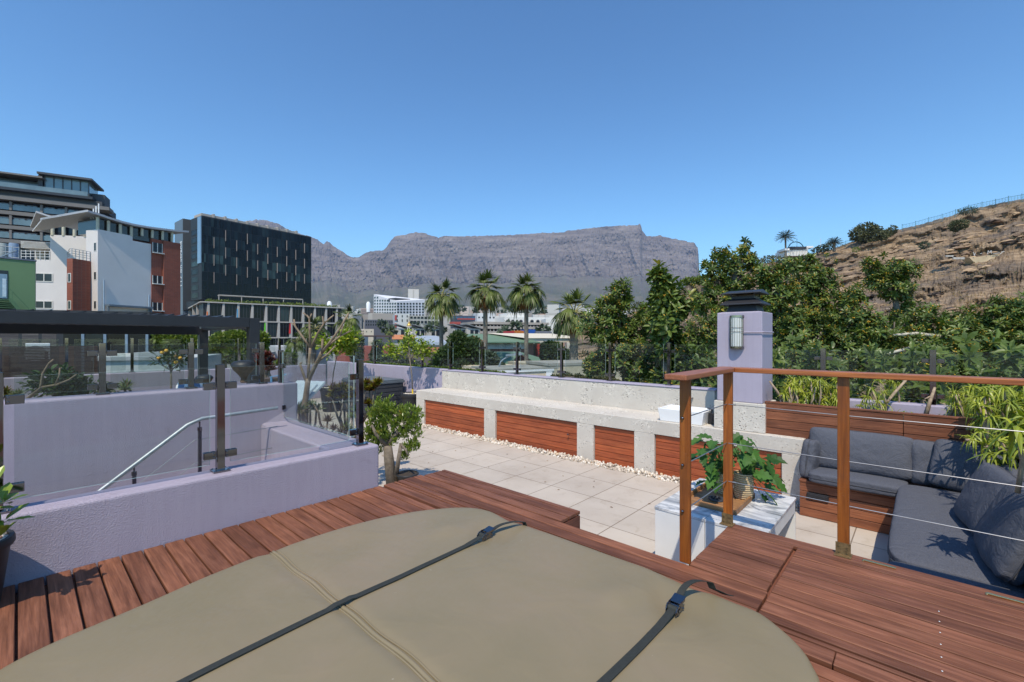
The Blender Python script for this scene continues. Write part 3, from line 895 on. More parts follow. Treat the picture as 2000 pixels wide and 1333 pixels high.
FABRICD = plain("dark_piping", (.055,.057,.068), .8)
rs = np.random.RandomState(8)
def cushion(name, label, c, size, rot=(0,0,0), puff=.35, wr=.012, seed=0, cat="cushion", group="grey sofa cushions", k=3.2, n=22):
    """soft box: size (sx,sy,sz) full sizes"""
    V = []; F = []
    def face(ax, sg):
        base = len(V)
        for i in range(n+1):
            for j in range(n+1):
                a = -1+2*i/n; b = -1+2*j/n
                # denser near the seams
                a = math.copysign(abs(a)**.85, a); b = math.copysign(abs(b)**.85, b)
                p = [0,0,0]; p[ax] = sg; p[(ax+1)%3] = a; p[(ax+2)%3] = b
                V.append(p)
        for i in range(n):
            for j in range(n):
                q = [base+i*(n+1)+j, base+(i+1)*(n+1)+j, base+(i+1)*(n+1)+j+1, base+i*(n+1)+j+1]
                F.append(q if sg > 0 else q[::-1])
    for ax in range(3):
        for sg in (1,-1): face(ax, sg)
    V = np.array(V, float)
    S = np.array(size)/2
    th = int(np.argmin(size)); oth = [i for i in range(3) if i != th]
    ln = (np.abs(V)**9).sum(1)**(1/9); Q = V/ln[:,None]
    a = Q[:,oth[0]]; b = Q[:,oth[1]]
    prof = 1-puff + puff*np.sqrt(np.clip((1-np.abs(a)**k)*(1-np.abs(b)**k),0,1))
    Q[:,th] *= prof
    Q = Q*S
    nse = fbm(Q[:,oth[0]]*9+seed*3.1+Q[:,th]*5, Q[:,oth[1]]*9+seed*1.7, 4, seed)-.5
    rdg = fbm(Q[:,oth[0]]*5+seed+Q[:,oth[1]]*3, Q[:,oth[1]]*6-seed+Q[:,th]*9, 3, seed+5, ridged=True)-.6
    nv = Q/np.maximum(1e-6, np.linalg.norm(Q/S**1.0, axis=1))[:,None]; nv /= np.linalg.norm(nv,axis=1)[:,None]+1e-9
    Q = Q + nv*(nse*wr*1.0 + rdg*wr*.75)[:,None]
    M = np.array(Matrix.Rotation(rot[2],3,'Z') @ Matrix.Rotation(rot[1],3,'Y') @ Matrix.Rotation(rot[0],3,'X'))
    Q = Q @ M.T + np.array(c)
    m = MB(); m.add(Q, F, .5)
    o = m.build(name, FABRIC, smooth=True, loc=tuple(c))
    w = o.modifiers.new("weld", 'WELD'); w.merge_threshold = .0006
    pp = []
    for a_ in np.linspace(0, 2*math.pi, 73):
        ca, sa = math.cos(a_), math.sin(a_); l_ = (abs(ca)**9+abs(sa)**9)**(1/9)
        q = [0,0,0]; q[oth[0]] = S[oth[0]]*ca/l_*1.004; q[oth[1]] = S[oth[1]]*sa/l_*1.004; pp.append(tuple(np.array(q) @ M.T + np.array(c)))
    mp_ = MB(); mp_.tube(pp, .0055, 6); mp_.build("piping", FABRICD, o, smooth=True)
    return tag(o, label, cat, group)
cushion("seat_cushion", "grey seat cushion on the short side of the sofa under the long back cushion", (-.50,5.72,.435), (.78,.46,.125), (0,0,0), .25, .006, 1)
cushion("seat_cushion", "long grey seat cushion on the right leg of the sofa with leaf shadows on it", (.20,4.72,.44), (.76,2.0,.13), (0,0,0), .22, .006, 2)
cushion("seat_cushion", "grey seat cushion nearest the deck on the right leg of the sofa", (.20,3.36,.43), (.76,.70,.13), (0,0,0), .22, .006, 3)
cushion("side_bolster", "grey cushion standing upright at the left end of the sofa", (-.90,5.82,.565), (.16,.36,.40), (R(-8),R(4),R(-6)), .45, .022, 4)
cushion("back_cushion", "long grey back cushion leaning on the planter box", (-.50,5.90,.68), (.86,.24,.43), (R(-14),0,0), .50, .022, 5)
cushion("back_cushion", "narrow grey back cushion between the long one and the square pillow", (.03,5.92,.66), (.27,.23,.42), (R(-12),0,R(4)), .5, .016, 6)
cushion("square_pillow", "grey square pillow leaning in the corner of the sofa", (.30,5.75,.70), (.50,.18,.44), (R(-20),R(4),R(-10)), .6, .022, 7)
cushion("back_cushion", "grey back cushion in leaf shade along the right side of the sofa", (.44,5.05,.70), (.20,.72,.46), (0,R(14),R(4)), .4, .02, 8)
cushion("round_pillow", "rounded grey pillow leaning on the right side of the sofa, nearer the corner", (.34,4.62,.72), (.17,.62,.46), (0,R(24),R(10)), .5, .02, 9)
cushion("round_pillow", "rounded grey pillow on the right side of the sofa, nearer the deck", (.40,3.98,.74), (.18,.62,.50), (0,R(22),R(6)), .5, .02, 10)
cushion("back_cushion", "grey back cushion at the right edge of the picture", (.52,3.45,.66), (.20,.80,.46), (0,R(10),0), .5, .02, 12)

# ------------------------------------------------------------------ marble coffee table with tray and plant
t = thing("coffee_table", "low coffee table with a veined marble top and white panel sides", "table", (-1.17,3.9,0))
tx0,tx1,ty0,ty1,tz = -1.575,-.785,3.395,4.375,.54
m = MB(); m.box(tx0,tx0+.385,ty0,ty1,tz-.022,tz); m.box(tx0+.388,tx1,ty0,ty1,tz-.022,tz)
m.build("table_top", MARBLE, t, bevel=.002, bseg=1)
m = MB(); m.box(tx0+.004,tx0+.384,ty0+.004,ty0+.024,.0,tz-.023); m.box(tx0+.388,tx1-.004,ty0+.004,ty0+.024,0,tz-.023)
WM = plain("white_panel", (.74,.74,.73), .4, var=.05, scale=3)
m.build("front_panel", WM, t, bevel=.0015, bseg=1)
m = MB(); m.box(tx0+.004,tx0+.024,ty0+.025,ty1-.024,.0,tz-.023); m.build("side_panel", WM, t)
m = MB(); m.box(tx1-.024,tx1-.004,ty0+.025,ty1-.004,tz-.115,tz-.023); m.build("apron", WM, t)
m = MB(); m.box(tx0+.004,tx1-.004,ty1-.023,ty1-.004,.0,tz-.023); m.build("back_panel", WM, t)
pc = G(1421,964,tz)
t = thing("serving_tray", "square brown teak tray on the marble table under the potted plant", "tray", (pc.x,pc.y,tz))
m = MB(); a_ = .205; rt_ = R(0)
pc = Vector((-1.24,3.875,tz))
m.box(pc.x-a_,pc.x+a_,pc.y-.255,pc.y+.255,tz+.002,tz+.012,.5)
for (x0,x1,y0,y1) in ((-a_,-a_+.014,-.255,.255),(a_-.014,a_,-.255,.255),(-a_+.0145,a_-.0145,-.255,-.241),(-a_+.0145,a_-.0145,.241,.255)):
    m.box(pc.x+x0,pc.x+x1,pc.y+y0,pc.y+y1,tz+.0121,tz+.045,random.random())
m.build("tray_board", TRAYW, t, bevel=.003)
q = G(1399,975,tz+.02)
t = thing("slate_dish", "dark slate dish with small burnt candles on the teak tray", "dish", tuple(q))
m = MB(); m.lathe((q.x,q.y,tz+.013),[(.055,0),(.062,.006),(.06,.016),(.05,.012),(.0001,.01)],20); m.build("dish", plain("slate",(.05,.055,.065),.5), t, smooth=40)
for k in range(6):
    m = MB(); a = k*1.05; m.lathe((q.x+.03*math.cos(a),q.y+.03*math.sin(a),tz+.024),[(.009,0),(.009,.012),(.0001,.011)],10); m.build("candle", CHAR, t)
# ------------------------------------------------------------------ foliage tools
def _norm(a): return a/np.maximum(1e-9, np.linalg.norm(a, axis=1))[:,None]
def leaves(mb, pos, d, up, L, Wd, droop=.25, fold=.18, rnd=None):
    n = len(pos); d = _norm(d); side = _norm(np.cross(d, up)+1e-6); nr = _norm(np.cross(side, d))
    L = np.broadcast_to(L, (n,))[:,None]; Wd = np.broadcast_to(Wd, (n,))[:,None]
    V = np.zeros((n, 8, 3))
    V[:,0] = pos
    c1 = pos + d*L*.38 - nr*L*droop*.10; c2 = pos + d*L*.72 - nr*L*droop*.38
    V[:,1] = c1 - side*Wd*.42 + nr*Wd*fold; V[:,2] = c1; V[:,3] = c1 + side*Wd*.42 + nr*Wd*fold
    V[:,4] = c2 - side*Wd*.5 + nr*Wd*fold; V[:,5] = c2; V[:,6] = c2 + side*Wd*.5 + nr*Wd*fold
    V[:,7] = pos + d*L*.97 - nr*L*droop*.75
    T = [[0,2,1],[0,3,2],[1,2,5,4],[2,3,6,5],[4,5,7],[5,6,7]]
    Vf = V.reshape(-1,3)
    F = []
    for i in range(n):
        b = i*8
        F += [[b+k for k in t] for t in T]
    if rnd is None: rnd = np.random.rand(n)
    mb.add(Vf, F, np.repeat(rnd, 6))
def curved(mb, pos, d, L, Wd, curl, rnd=None, S=5, down=(0,0,-1), vee=.35):
    """long tapering leaves bending along their length; curl (n,) in units of length"""
    n = len(pos); d = _norm(d); dn = np.array(down, float)
    L = np.broadcast_to(L,(n,))[:,None]; Wd = np.broadcast_to(Wd,(n,))[:,None]; curl = np.broadcast_to(curl,(n,))[:,None]
    side = np.cross(d, dn); bad = np.linalg.norm(side,axis=1) < .05; side[bad] = (1,0,0); side = _norm(side); nr = _norm(np.cross(side, d))
    V = np.zeros((n, (S+1)*3, 3))
    for k in range(S+1):
        t = k/S
        c = pos + d*L*(t-.25*np.abs(curl)*t*t) + dn*curl*L*t*t
        w = Wd*(1-t)**.6*(1 if t > 0 else .8) + Wd*.03
        V[:,k*3] = c - side*w*.5 + nr*w*vee; V[:,k*3+1] = c; V[:,k*3+2] = c + side*w*.5 + nr*w*vee
    Q = []
    for k in range(S):
        a = k*3
        Q += [[a,a+1,a+4,a+3],[a+1,a+2,a+5,a+4]]
    Q = np.array(Q)
    F = (np.arange(n)[:,None,None]*((S+1)*3) + Q[None]).reshape(-1,4)
    if rnd is None: rnd = np.random.rand(n)
    mb.add(V.reshape(-1,3), F, np.repeat(rnd, len(Q)))
def sphere_dirs(rs, n, zmin=-1, zmax=1):
    z = rs.uniform(zmin, zmax, n); a = rs.uniform(0, 2*math.pi, n); r_ = np.sqrt(1-z*z)
    return np.column_stack([r_*np.cos(a), r_*np.sin(a), z])
def rosettes(mb, rs, cen, axis, nl, L, Wd, spread=1.0, droop=.3, rnd0=0.0, rnd1=1.0):
    """cen (m,3), axis (m,3): whorls of leaves at shoot ends"""
    m_ = len(cen); axis = _norm(axis)
    ref = np.where(np.abs(axis[:,2:3]) > .9, np.array([[1.,0,0]]), np.array([[0,0,1.]]))
    x = _norm(np.cross(axis, ref)); y = np.cross(axis, x)
    k = np.arange(nl)
    a = (k*2.39996)[None,:] + rs.uniform(0,6.28,(m_,1))
    el = spread*(.55+.75*(k/nl))[None,:]*np.ones((m_,1)) + rs.uniform(-.15,.15,(m_,nl))
    d = axis[:,None,:]*np.cos(el)[...,None] + (x[:,None,:]*np.cos(a)[...,None] + y[:,None,:]*np.sin(a)[...,None])*np.sin(el)[...,None]
    pos = cen[:,None,:] - axis[:,None,:]*(L*.35*(k/nl))[None,:,None] + np.zeros((m_,nl,3))
    sc_ = (rs.uniform(.75,1.2,(m_,1))*rs.uniform(.8,1.15,(m_,nl)))
    up = axis[:,None,:] + np.zeros((m_,nl,3))
    base = rs.uniform(rnd0, rnd1, (m_,1)); rn = np.clip(base*.6 + .4*rs.uniform(rnd0,rnd1,(m_,nl)) + .1*(1-k/nl)[None,:], 0, 1)
    leaves(mb, pos.reshape(-1,3), d.reshape(-1,3), up.reshape(-1,3), (L*sc_).reshape(-1), (Wd*sc_).reshape(-1), droop, .18, rn.reshape(-1))
OCT = np.array([(1,0,0),(-1,0,0),(0,1,0),(0,-1,0),(0,0,1),(0,0,-1)], float)
OCTF = np.array([[0,2,4],[2,1,4],[1,3,4],[3,0,4],[2,0,5],[1,2,5],[3,1,5],[0,3,5]])
def dots(mb, pts, r_):
    for p in pts: mb.add(ICV42*r_ + p if False else OCT*r_ + p, OCTF, random.random())

FICUS = leafmat("glossy_tree_leaves", (.028,.052,.011), (.125,.175,.032), (.34,.27,.05), .42, .4, .2)
FRUIT = plain("orange_fruit", (.62,.34,.035), .5, var=.2)
LEMONL = leafmat("citrus_leaves", (.07,.13,.012), (.28,.34,.025), (.45,.40,.05), .4, .4, .3)
DARKL = leafmat("dark_shrub_leaves", (.018,.035,.012), (.05,.085,.025), None, .45, .4, .15)
TREEL = leafmat("street_tree_leaves", (.022,.045,.014), (.06,.095,.03), (.10,.12,.04), .5, .3, .2)
HEDGEL = leafmat("hedge_leaves", (.05,.085,.015), (.16,.20,.03), None, .45, .4, .25)
ALOEL = leafmat("aloe_leaves", (.12,.18,.02), (.36,.38,.035), (.60,.40,.06), .4, .4, .2)
JADEL = leafmat("jade_leaves", (.07,.13,.015), (.20,.26,.03), (.42,.20,.05), .3, .5, .15)
AEOL = leafmat("aeonium_leaves", (.08,.012,.012), (.22,.20,.02), (.34,.32,.05), .35, .5, .15)
MAROON = leafmat("maroon_leaves", (.05,.010,.010), (.13,.03,.02), (.2,.1,.03), .4, .5, .15)
PHILO = leafmat("lobed_leaves", (.025,.075,.012), (.07,.16,.03), None, .5, .3, .2)
PALML = leafmat("fan_palm_leaves", (.028,.045,.010), (.12,.15,.028), (.26,.20,.05), .45, .4, .12)
DEADP = leafmat("dead_palm_leaves", (.16,.07,.025), (.38,.19,.06), (.50,.27,.05), .8, .1, .1)
SUCC = leafmat("grey_green_succulent", (.08,.10,.045), (.20,.24,.09), (.2,.08,.06), .5, .3, .15)

# ------------------------------------------------------------------ leafy trees beyond the back wall
def clump_points(rs, blobs, dens):
    C = []; A = []
    for (u, v, d, ru, rv) in blobs:
        c = np.array(P(u, v, d)); rw = ru*d/FPX; rh = rv*d/FPX
        n = max(6, int(ru*rv*dens))
        dr = sphere_dirs(rs, n); rad = rs.uniform(.35, 1.0, n)**.5
        q = c + dr*np.array([rw, rw, rh])*rad[:,None]
        q += rs.normal(size=q.shape)*.09*rw
        k_ = rs.rand(n) < .16; q[k_] += (dr[k_]*np.array([.5,.5,.35])+np.array([0,0,.35]))*(rw*rs.uniform(.3,1.0,(k_.sum(),1)))
        C.append(q); ax = dr*.8 + np.array([0,0,.75]) + rs.normal(size=q.shape)*.35
        A.append(ax)
    return np.concatenate(C), np.concatenate(A)
def leafy_tree(label, blobs, trunk, seed, dens=.125, L=.13, W_=.042, fruit=True, mat_=None, group="fruiting evergreen trees behind the terrace", limbs=(), nl=9):
    rs = np.random.RandomState(seed); random.seed(seed)
    base = P(*trunk[-1])
    t = thing("evergreen_tree", label, "tree", tuple(base), group)
    m = MB(); n = len(trunk)
    m.tube([P(*p) for p in trunk], [.05+.07*i/(n-1) for i in range(n)], 8)
    top = P(*trunk[0])
    for (u,v,d,ru,rv) in blobs:
        c = P(u, v, d)
        j = min(range(n), key=lambda i: (P(*trunk[i])-c).length + (0 if P(*trunk[i]).z < c.z else 3))
        a = P(*trunk[j]); mid = (a+c)/2 + Vector((rs.uniform(-.1,.1), rs.uniform(-.1,.1), rs.uniform(-.2,.0)))
        m.tube([a, mid, c, c+(c-mid)*.6], [.04,.032,.022,.008], 7)
        for k in range(5):
            e = Vector(tuple(sphere_dirs(rs,1,-.1,1)[0]))*(ru*d/FPX*.8)
            m.tube([c, c+e*.5+Vector((0,0,.04)), c+e], [.016,.011,.005], 5)
    m.build("trunk", BARKG, t, smooth=True)
    C, A = clump_points(rs, blobs, dens)
    m = MB(); rosettes(m, rs, C, A, nl, L, W_, 1.15, .35)
    m.build("crown", mat_ or FICUS, t)
    if fruit:
        m = MB(); sel = rs.rand(len(C)) < .6
        for p in C[sel]:
            k = rs.randint(2, 6)
            for q in p + rs.normal(size=(k,3))*.028: m.add(OCT*rs.uniform(.010,.018)+q, OCTF, rs.rand())
        m.build("fruit", FRUIT, t)
    for i, br in enumerate(limbs):
        m = MB(); m.tube([P(*p[:3]) for p in br], [p[3] for p in br], 8); m.build("limb", BARKG2, t, smooth=True)
    return t
BARKG2 = plain("pale_lichen_bark", (.42,.38,.30), .85, var=.35, scale=18, bump=.5, bscale=60)
leafy_tree("leafy tree with orange fruit, the leftmost of the row",
    [(1210,575,10,20,28),(1195,605,10,30,26),(1180,645,10,38,28),(1240,640,10.2,30,26),(1262,615,10.5,13,22),(1215,690,10,50,32),(1170,715,10,30,28),(1255,720,10,45,34)],
    [(1215,650,10),(1222,720,10),(1225,800,10)], 21)
leafy_tree("young tree with large bright leaves rising in a narrow spire",
    [(1288,550,9,14,24),(1300,585,9,24,26),(1330,600,9,18,18),(1298,630,9,30,26),(1305,680,9.2,34,34),(1345,720,9.2,40,36),(1300,745,9.2,40,22)],
    [(1293,560,9),(1297,620,9),(1300,720,9),(1300,800,9)], 22, .10, .18, .062)
leafy_tree("tall airy tree with thin shoots against the sky left of the chimney pillar",
    [(1405,497,11,15,14),(1455,482,11,8,17),(1460,500,11,14,12),(1385,525,11,17,14),(1425,515,11,24,18),(1470,520,11,16,12),(1398,555,11,26,22),(1440,550,11,30,24),(1375,590,11,24,22),(1420,600,11,34,28),(1385,650,10.5,42,34),(1380,710,10.5,50,38)],
    [(1440,520,11),(1425,580,11),(1410,660,11),(1405,800,11)], 23, .11)
leafy_tree("dense tree rising behind the chimney pillar",
    [(1500,540,10.5,26,22),(1540,525,10.5,22,18),(1520,575,10.5,34,30),(1535,630,10.5,36,34),(1490,600,10.5,24,26),(1540,690,10.2,42,36),(1530,740,10,40,25)],
    [(1515,560,10.5),(1520,650,10.5),(1522,800,10.5)], 24)
leafy_tree("tree with a rounded top in front of the dry slope, right of the pillar",
    [(1575,512,11,14,14),(1590,535,11,26,22),(1565,560,11,26,24),(1610,570,11,26,26),(1590,610,11,36,30),(1590,660,11,42,34),(1600,725,10.5,44,36)],
    [(1585,540,11),(1588,620,11),(1590,800,11)], 25)
leafy_tree("bushy tree in the middle of the row with dense whorled leaves",
    [(1660,580,10.5,22,16),(1650,615,10.5,36,26),(1690,640,10.5,34,28),(1655,665,10.5,40,32),(1680,710,10.2,46,34),(1640,745,10,40,20)],
    [(1660,600,10.5),(1665,680,10.5),(1668,800,10.5)], 26)
leafy_tree("tree whose rounded head stands alone before the rocky slope",
    [(1695,520,12,16,12),(1735,532,12,32,22),(1765,530,12,24,16),(1715,550,12,24,20),(1750,565,12,28,22),(1770,590,12,12,22),(1745,620,12,14,14)],
    [(1745,555,12),(1752,610,12),(1745,680,12),(1740,800,12)], 27, .13)
leafy_tree("spreading tree with thick pale horizontal limbs showing through its leaves",
    [(1745,660,10.5,40,24),(1800,625,10.5,30,22),(1830,660,10.5,44,26),(1770,705,10.2,48,36),(1840,715,10.2,46,36),(1790,745,10,50,22)],
    [(1790,640,10.5),(1790,720,10.5),(1790,800,10.5)], 28,
    limbs=[[(1745,655,10.0,.025),(1790,652,10.1,.040),(1830,657,10.2,.040),(1875,664,10.4,.030),(1915,672,10.7,.015)],[(1722,695,9.9,.02),(1758,685,9.9,.035),(1795,675,10.1,.035),(1840,662,10.4,.02)],[(1748,718,9.8,.015),(1785,709,9.9,.025),(1825,690,10.3,.02)]])
leafy_tree("dark leafy tree before the lower slope near the right edge",
    [(1885,630,11,34,22),(1930,640,11,34,24),(1900,680,10.5,44,34),(1895,735,10,46,34)],
    [(1900,640,11),(1900,700,11),(1900,800,11)], 29)
leafy_tree("tall leafy tree cut by the right edge of the picture",
    [(1950,600,10.5,20,14),(1985,605,10.5,34,22),(1975,650,10.5,44,34),(2010,640,10.5,34,34),(1985,710,10.2,52,40),(2040,680,10.5,40,44)],
    [(1985,620,10.5),(1985,700,10.5),(1985,800,10.5)], 30)
# hedge line right behind the back wall
rs = np.random.RandomState(77)
m = MB(); C = []; A = []
for k in range(620):
    u = rs.uniform(1150, 2060); 
    p = np.array(P(u, rs.uniform(705,812), 0)) if False else None
for k in range(560):
    x = rs.uniform(-2.6, 3.0); y = rs.uniform(7.35, 8.1); z = rs.uniform(.2, 1.75)+.1*math.sin(x*3)
    C.append((x,y,z)); A.append((rs.normal()*.4, -.6+rs.normal()*.3, .7))
rosettes(m, rs, np.array(C), np.array(A), 9, .15, .05, 1.15, .35, 0, .8)
tag(m.build("undergrowth", FICUS), "dark undergrowth of glossy leaves right behind the glass balustrade at right", "undergrowth", kind="stuff")

# ------------------------------------------------------------------ pots and small trees on the terrace
def pot(name, label, c, r_, h, mt, rim=True, peb=True, n=28, cat="plant pot"):
    t = thing(name, label, cat, tuple(c))
    m = MB()
    pr = [(r_*.72,0),(r_*.93,h*.86),(r_*.94,h*.87)]
    if rim: pr += [(r_*1.0,h*.87),(r_*1.03,h*.90),(r_*1.02,h*.98),(r_*1.0,h)]
    pr += [(r_*.90,h),(r_*.88,h*.93),(.0001,h*.92)]
    m.lathe(c, pr, n); m.build("body", mt, t, smooth=40)
    m = MB()
    if peb:
        rs = np.random.RandomState(int(abs(c[0]*100)))
        for k in range(190):
            a = rs.uniform(0,6.28); q = r_*.84*math.sqrt(rs.rand()); s_ = rs.uniform(.012,.024)
            m.add(ICV*np.array([s_,s_*.8,s_*.6])+np.array([c[0]+q*math.cos(a),c[1]+q*math.sin(a),c[2]+h*.94+rs.uniform(0,.012)]), ICF, rs.rand())
        m.build("pebble_layer", PEB, t, smooth=True)
    else:
        m.lathe(c, [(r_*.89,h*.935),(.0001,h*.945)], n); m.build("soil", SOIL, t)
    return t
def small_tree(label, c, htrunk, rad, seed, n=420, mt=None, L=.075, W_=.036, name="lemon_tree", flat=.8, thick=.016, lean=(0,0), fruit=None, stems=9, off=(0,0,0)):
    rs = np.random.RandomState(seed)
    t = thing(name, label, "tree" if "tree" in name else "shrub", tuple(c))
    m = MB(); top = Vector((c[0]+lean[0], c[1]+lean[1], c[2]+htrunk))
    m.tube([c, (c[0]+lean[0]*.3+.006, c[1]+lean[1]*.3, c[2]+htrunk*.5), top], [thick, thick*.85, thick*.7], 8)
    tips = []
    for k in range(stems):
        d = Vector(tuple(sphere_dirs(rs,1,-.25,1)[0])); e = top + Vector((d.x*rad, d.y*rad, d.z*rad*flat+rad*.55)) + Vector(off)*rs.rand()
        mid = top.lerp(e,.5)+Vector((0,0,-.03)); m.tube([top-Vector((0,0,.03)), mid, e], [thick*.5,thick*.35,.003], 6); tips.append((mid,e))
    m.build("trunk", BARKG, t, smooth=True)
    pos = []; 
    for k in range(n):
        a, b = tips[rs.randint(len(tips))]; q = a.lerp(b, rs.uniform(.15,1.12)); pos.append(tuple(q)); 
    pos = np.array(pos)+rs.normal(size=(n,3))*rad*.17
    d = _norm(pos-np.array(top)+rs.normal(size=(n,3))*rad*.6)
    m = MB(); leaves(m, pos, d, np.array([[0,0,1.]])+rs.normal(size=(n,3))*.5, rs.uniform(.7,1.2,n)*L, rs.uniform(.8,1.15,n)*W_, .4, .2)
    m.build("crown", mt or LEMONL, t)
    if fruit:
        for k in range(fruit[0]):
            a, b = tips[rs.randint(len(tips))]; q = b+Vector(tuple(rs.normal(size=3)*.03))
            m = MB(); m.add(ICV*fruit[1]+np.array(q), ICF, .5); m.build("orange", FRUIT, t, smooth=True)
    return t
c1 = (-8.68, 6.12, 0)
pot("terrace_pot", "big black pot topped with pale pebbles at the left end of the concrete counter", c1, .265, .62, POTBLK)
small_tree("small lemon tree with yellow-green leaves in the big black pot", (c1[0],c1[1],.56), .86, .46, 41, 1000, None, .085, .045, lean=(-.12,0))
tt = thing("trunk_tie", "yellow tie round the foot of the lemon tree trunk", "tie", (c1[0],c1[1],.62)); m = MB(); m.tube([(c1[0],c1[1],.60),(c1[0]-.008,c1[1],.70)], .02, 10); m.build("tie_band", plain("yellow_tape",(.75,.50,.03),.5), tt)
p2_ = G(648,803,0); 
pot("terrace_pot", "black pot with pebbles standing left of the storage box", (p2_.x,p2_.y,0), .30, .62, POTBLK)
small_tree("bushy lime tree in a pot behind the bare frangipani", (p2_.x,p2_.y,.56), .90, .46, 42, 1300, LEMONL, .12, .06, "lime_tree", .75, lean=(.1,.1))
# storage box
bx0, bx1, by0, by1, bz = -11.0, -9.62, 5.62, 6.5, .86
t = thing("storage_box", "charcoal plastic storage box with ribbed sides and a lid against the lilac wall", "storage box", ((bx0+bx1)/2,(by0+by1)/2,0))
m = MB(); m.box(bx0,bx1,by0,by1,.03,bz-.09); 
for k in range(7):
    z = .07+k*.10
    m.box(bx1+.0,bx1+.014,by0+.03,by1-.03,z,z+.078); m.box(bx0+.05,bx1-.05,by0-.014,by0,z,z+.078)
m.build("body", CHAR2, t, bevel=.006)
m = MB(); m.box(bx0-.03,bx1+.03,by0-.03,by1+.03,bz-.089,bz-.03); m.box(bx0-.01,bx1+.01,by0-.01,by1+.01,bz-.03,bz); m.build("lid", plain("slate_lid",(.10,.12,.14),.45), t, bevel=.01)

# frangipani with bare pruned branches
t = thing("frangipani_tree", "bare pruned tree with thick forking branches in front of the glass tower podium", "tree", tuple(P(600,850,5.0)))
def br(m, pts, r0, r1, d0=5.0):
    n = len(pts); m.tube([P(p[0],p[1],p[2] if len(p) > 2 else d0) for p in pts], [.78*(r0+(r1-r0)*i/(n-1)) for i in range(n)], 9)
m = MB()
br(m, [(597,885),(596,840),(594,800),(599,765),(602,740)], .052, .034)
br(m, [(602,742),(603,715),(606,680)], .020, .019)
br(m, [(606,680),(605,650),(604,622),(599,616)], .017, .011); br(m, [(604,624),(609,613)], .011, .010); br(m,[(600,618),(592,611)],.011,.009)
br(m, [(606,680),(592,660),(576,637),(574,624)], .016, .011); br(m, [(577,638),(569,631)], .010,.009)
br(m, [(606,682),(620,652),(632,633),(630,618)], .015, .010); br(m, [(632,633),(642,624),(652,616)], .011,.009)
br(m, [(602,745),(612,722),(622,703,4.95),(629,688,4.9)], .030, .026)
br(m, [(629,688,4.9),(630,662,4.9)], .018, .015)
br(m, [(628,690,4.9),(642,672,4.85),(655,655,4.8),(668,635,4.8),(681,612,4.8)], .020, .011)
br(m, [(640,676,4.9),(664,657,5.0),(686,646,5.1)], .014, .010); br(m, [(664,657,5.0),(670,636,5.0)], .011,.009)
br(m, [(622,706,4.95),(640,692,5.05),(656,675,5.1)], .016, .010)
br(m, [(600,752),(594,735),(586,712)], .019, .016); br(m, [(586,712),(589,708)], .014,.012)
br(m, [(592,850),(584,810),(580,790)], .02,.008); br(m, [(600,800),(612,790),(622,806),(626,830)], .018, .014)
m.build("trunk", BARKF, t, smooth=True)

def succulent(name, label, cen, L, W_, n, mt, seed, stem=None, curl=.1, zmin=.05, zmax=1, cat="succulent", S=4, vee=.35):
    """cen: list of rosette centres"""
    rs = np.random.RandomState(seed)
    c0 = cen[0]
    t = thing(name, label, cat, (c0[0], c0[1], stem[-1][2] if stem else c0[2]))
    m = MB()
    for c in cen:
        k = np.arange(n); a = k*2.39996+rs.uniform(0,6); z = zmax-(zmax-zmin)*k/n
        d = np.column_stack([np.sqrt(np.clip(1-z*z,0,1))*np.cos(a), np.sqrt(np.clip(1-z*z,0,1))*np.sin(a), z])
        s_ = rs.uniform(.8,1.2)
        curved(m, np.tile(np.array(c,float),(n,1)), d, L*s_*rs.uniform(.8,1.1,n), W_*s_, curl*rs.uniform(.3,1.4,n), rs.rand(n), S, vee=vee)
    m.build("foliage", mt, t)
    if stem:
        m = MB()
        for c in cen:
            b = Vector(stem[-1]); e = Vector(c); mid = b.lerp(e,.5)+Vector((rs.uniform(-.06,.06),rs.uniform(-.06,.06),0))
            m.tube([b, mid, e], [.016,.013,.009], 7)
        m.build("stem", BARKG, t, smooth=True)
    return t
def PX3(*a): return [tuple(P(*q)) for q in a]
succulent("rosette_succulent", "pale green spiky rosette behind the left part of the glass panel", PX3((572,808,4.7),(584,800,4.8)), .14, .03, 26, ALOEL, 51, [(0,0,0)] and PX3((575,860,4.8)), .1)
succulent("rosette_succulent", "shaded succulents at the foot of the bare tree", PX3((606,790,5.0),(618,800,5.1),(596,806,5.0)), .10, .03, 20, SUCC, 52, PX3((605,860,5.0)))
succulent("rosette_succulent", "purple-grey succulent rosettes behind the middle of the glass panel", PX3((640,822,5.0),(652,838,4.9),(628,840,4.9),(665,845,4.8)), .10, .028, 20, leafmat("purple_succulent",(.10,.06,.06),(.17,.12,.10)), 53, PX3((645,870,4.9)))
succulent("rosette_succulent", "green succulent rosettes low behind the right part of the glass panel", PX3((688,815,5.2),(678,838,5.1),(700,840,5.1),(694,800,5.3)), .09, .03, 22, SUCC, 54, PX3((690,870,5.2)))
succulent("aeonium", "aeonium with red and yellow rosettes on bare stems behind the glass panel", PX3((655,762,5.6),(668,758,5.6),(682,764,5.6),(648,775,5.6),(672,778,5.6),(690,775,5.6)), .10, .04, 30, AEOL, 55, PX3((675,850,5.6)), .05)
succulent("aeonium", "aeonium with dark red rosettes standing before the storage box", PX3((716,748,6.0),(732,755,6.0),(738,747,6.0),(722,762,6.0),(719,788,6.0),(711,758,6.0)), .095, .04, 34, AEOL, 56, PX3((706,830,6.0)), .05)

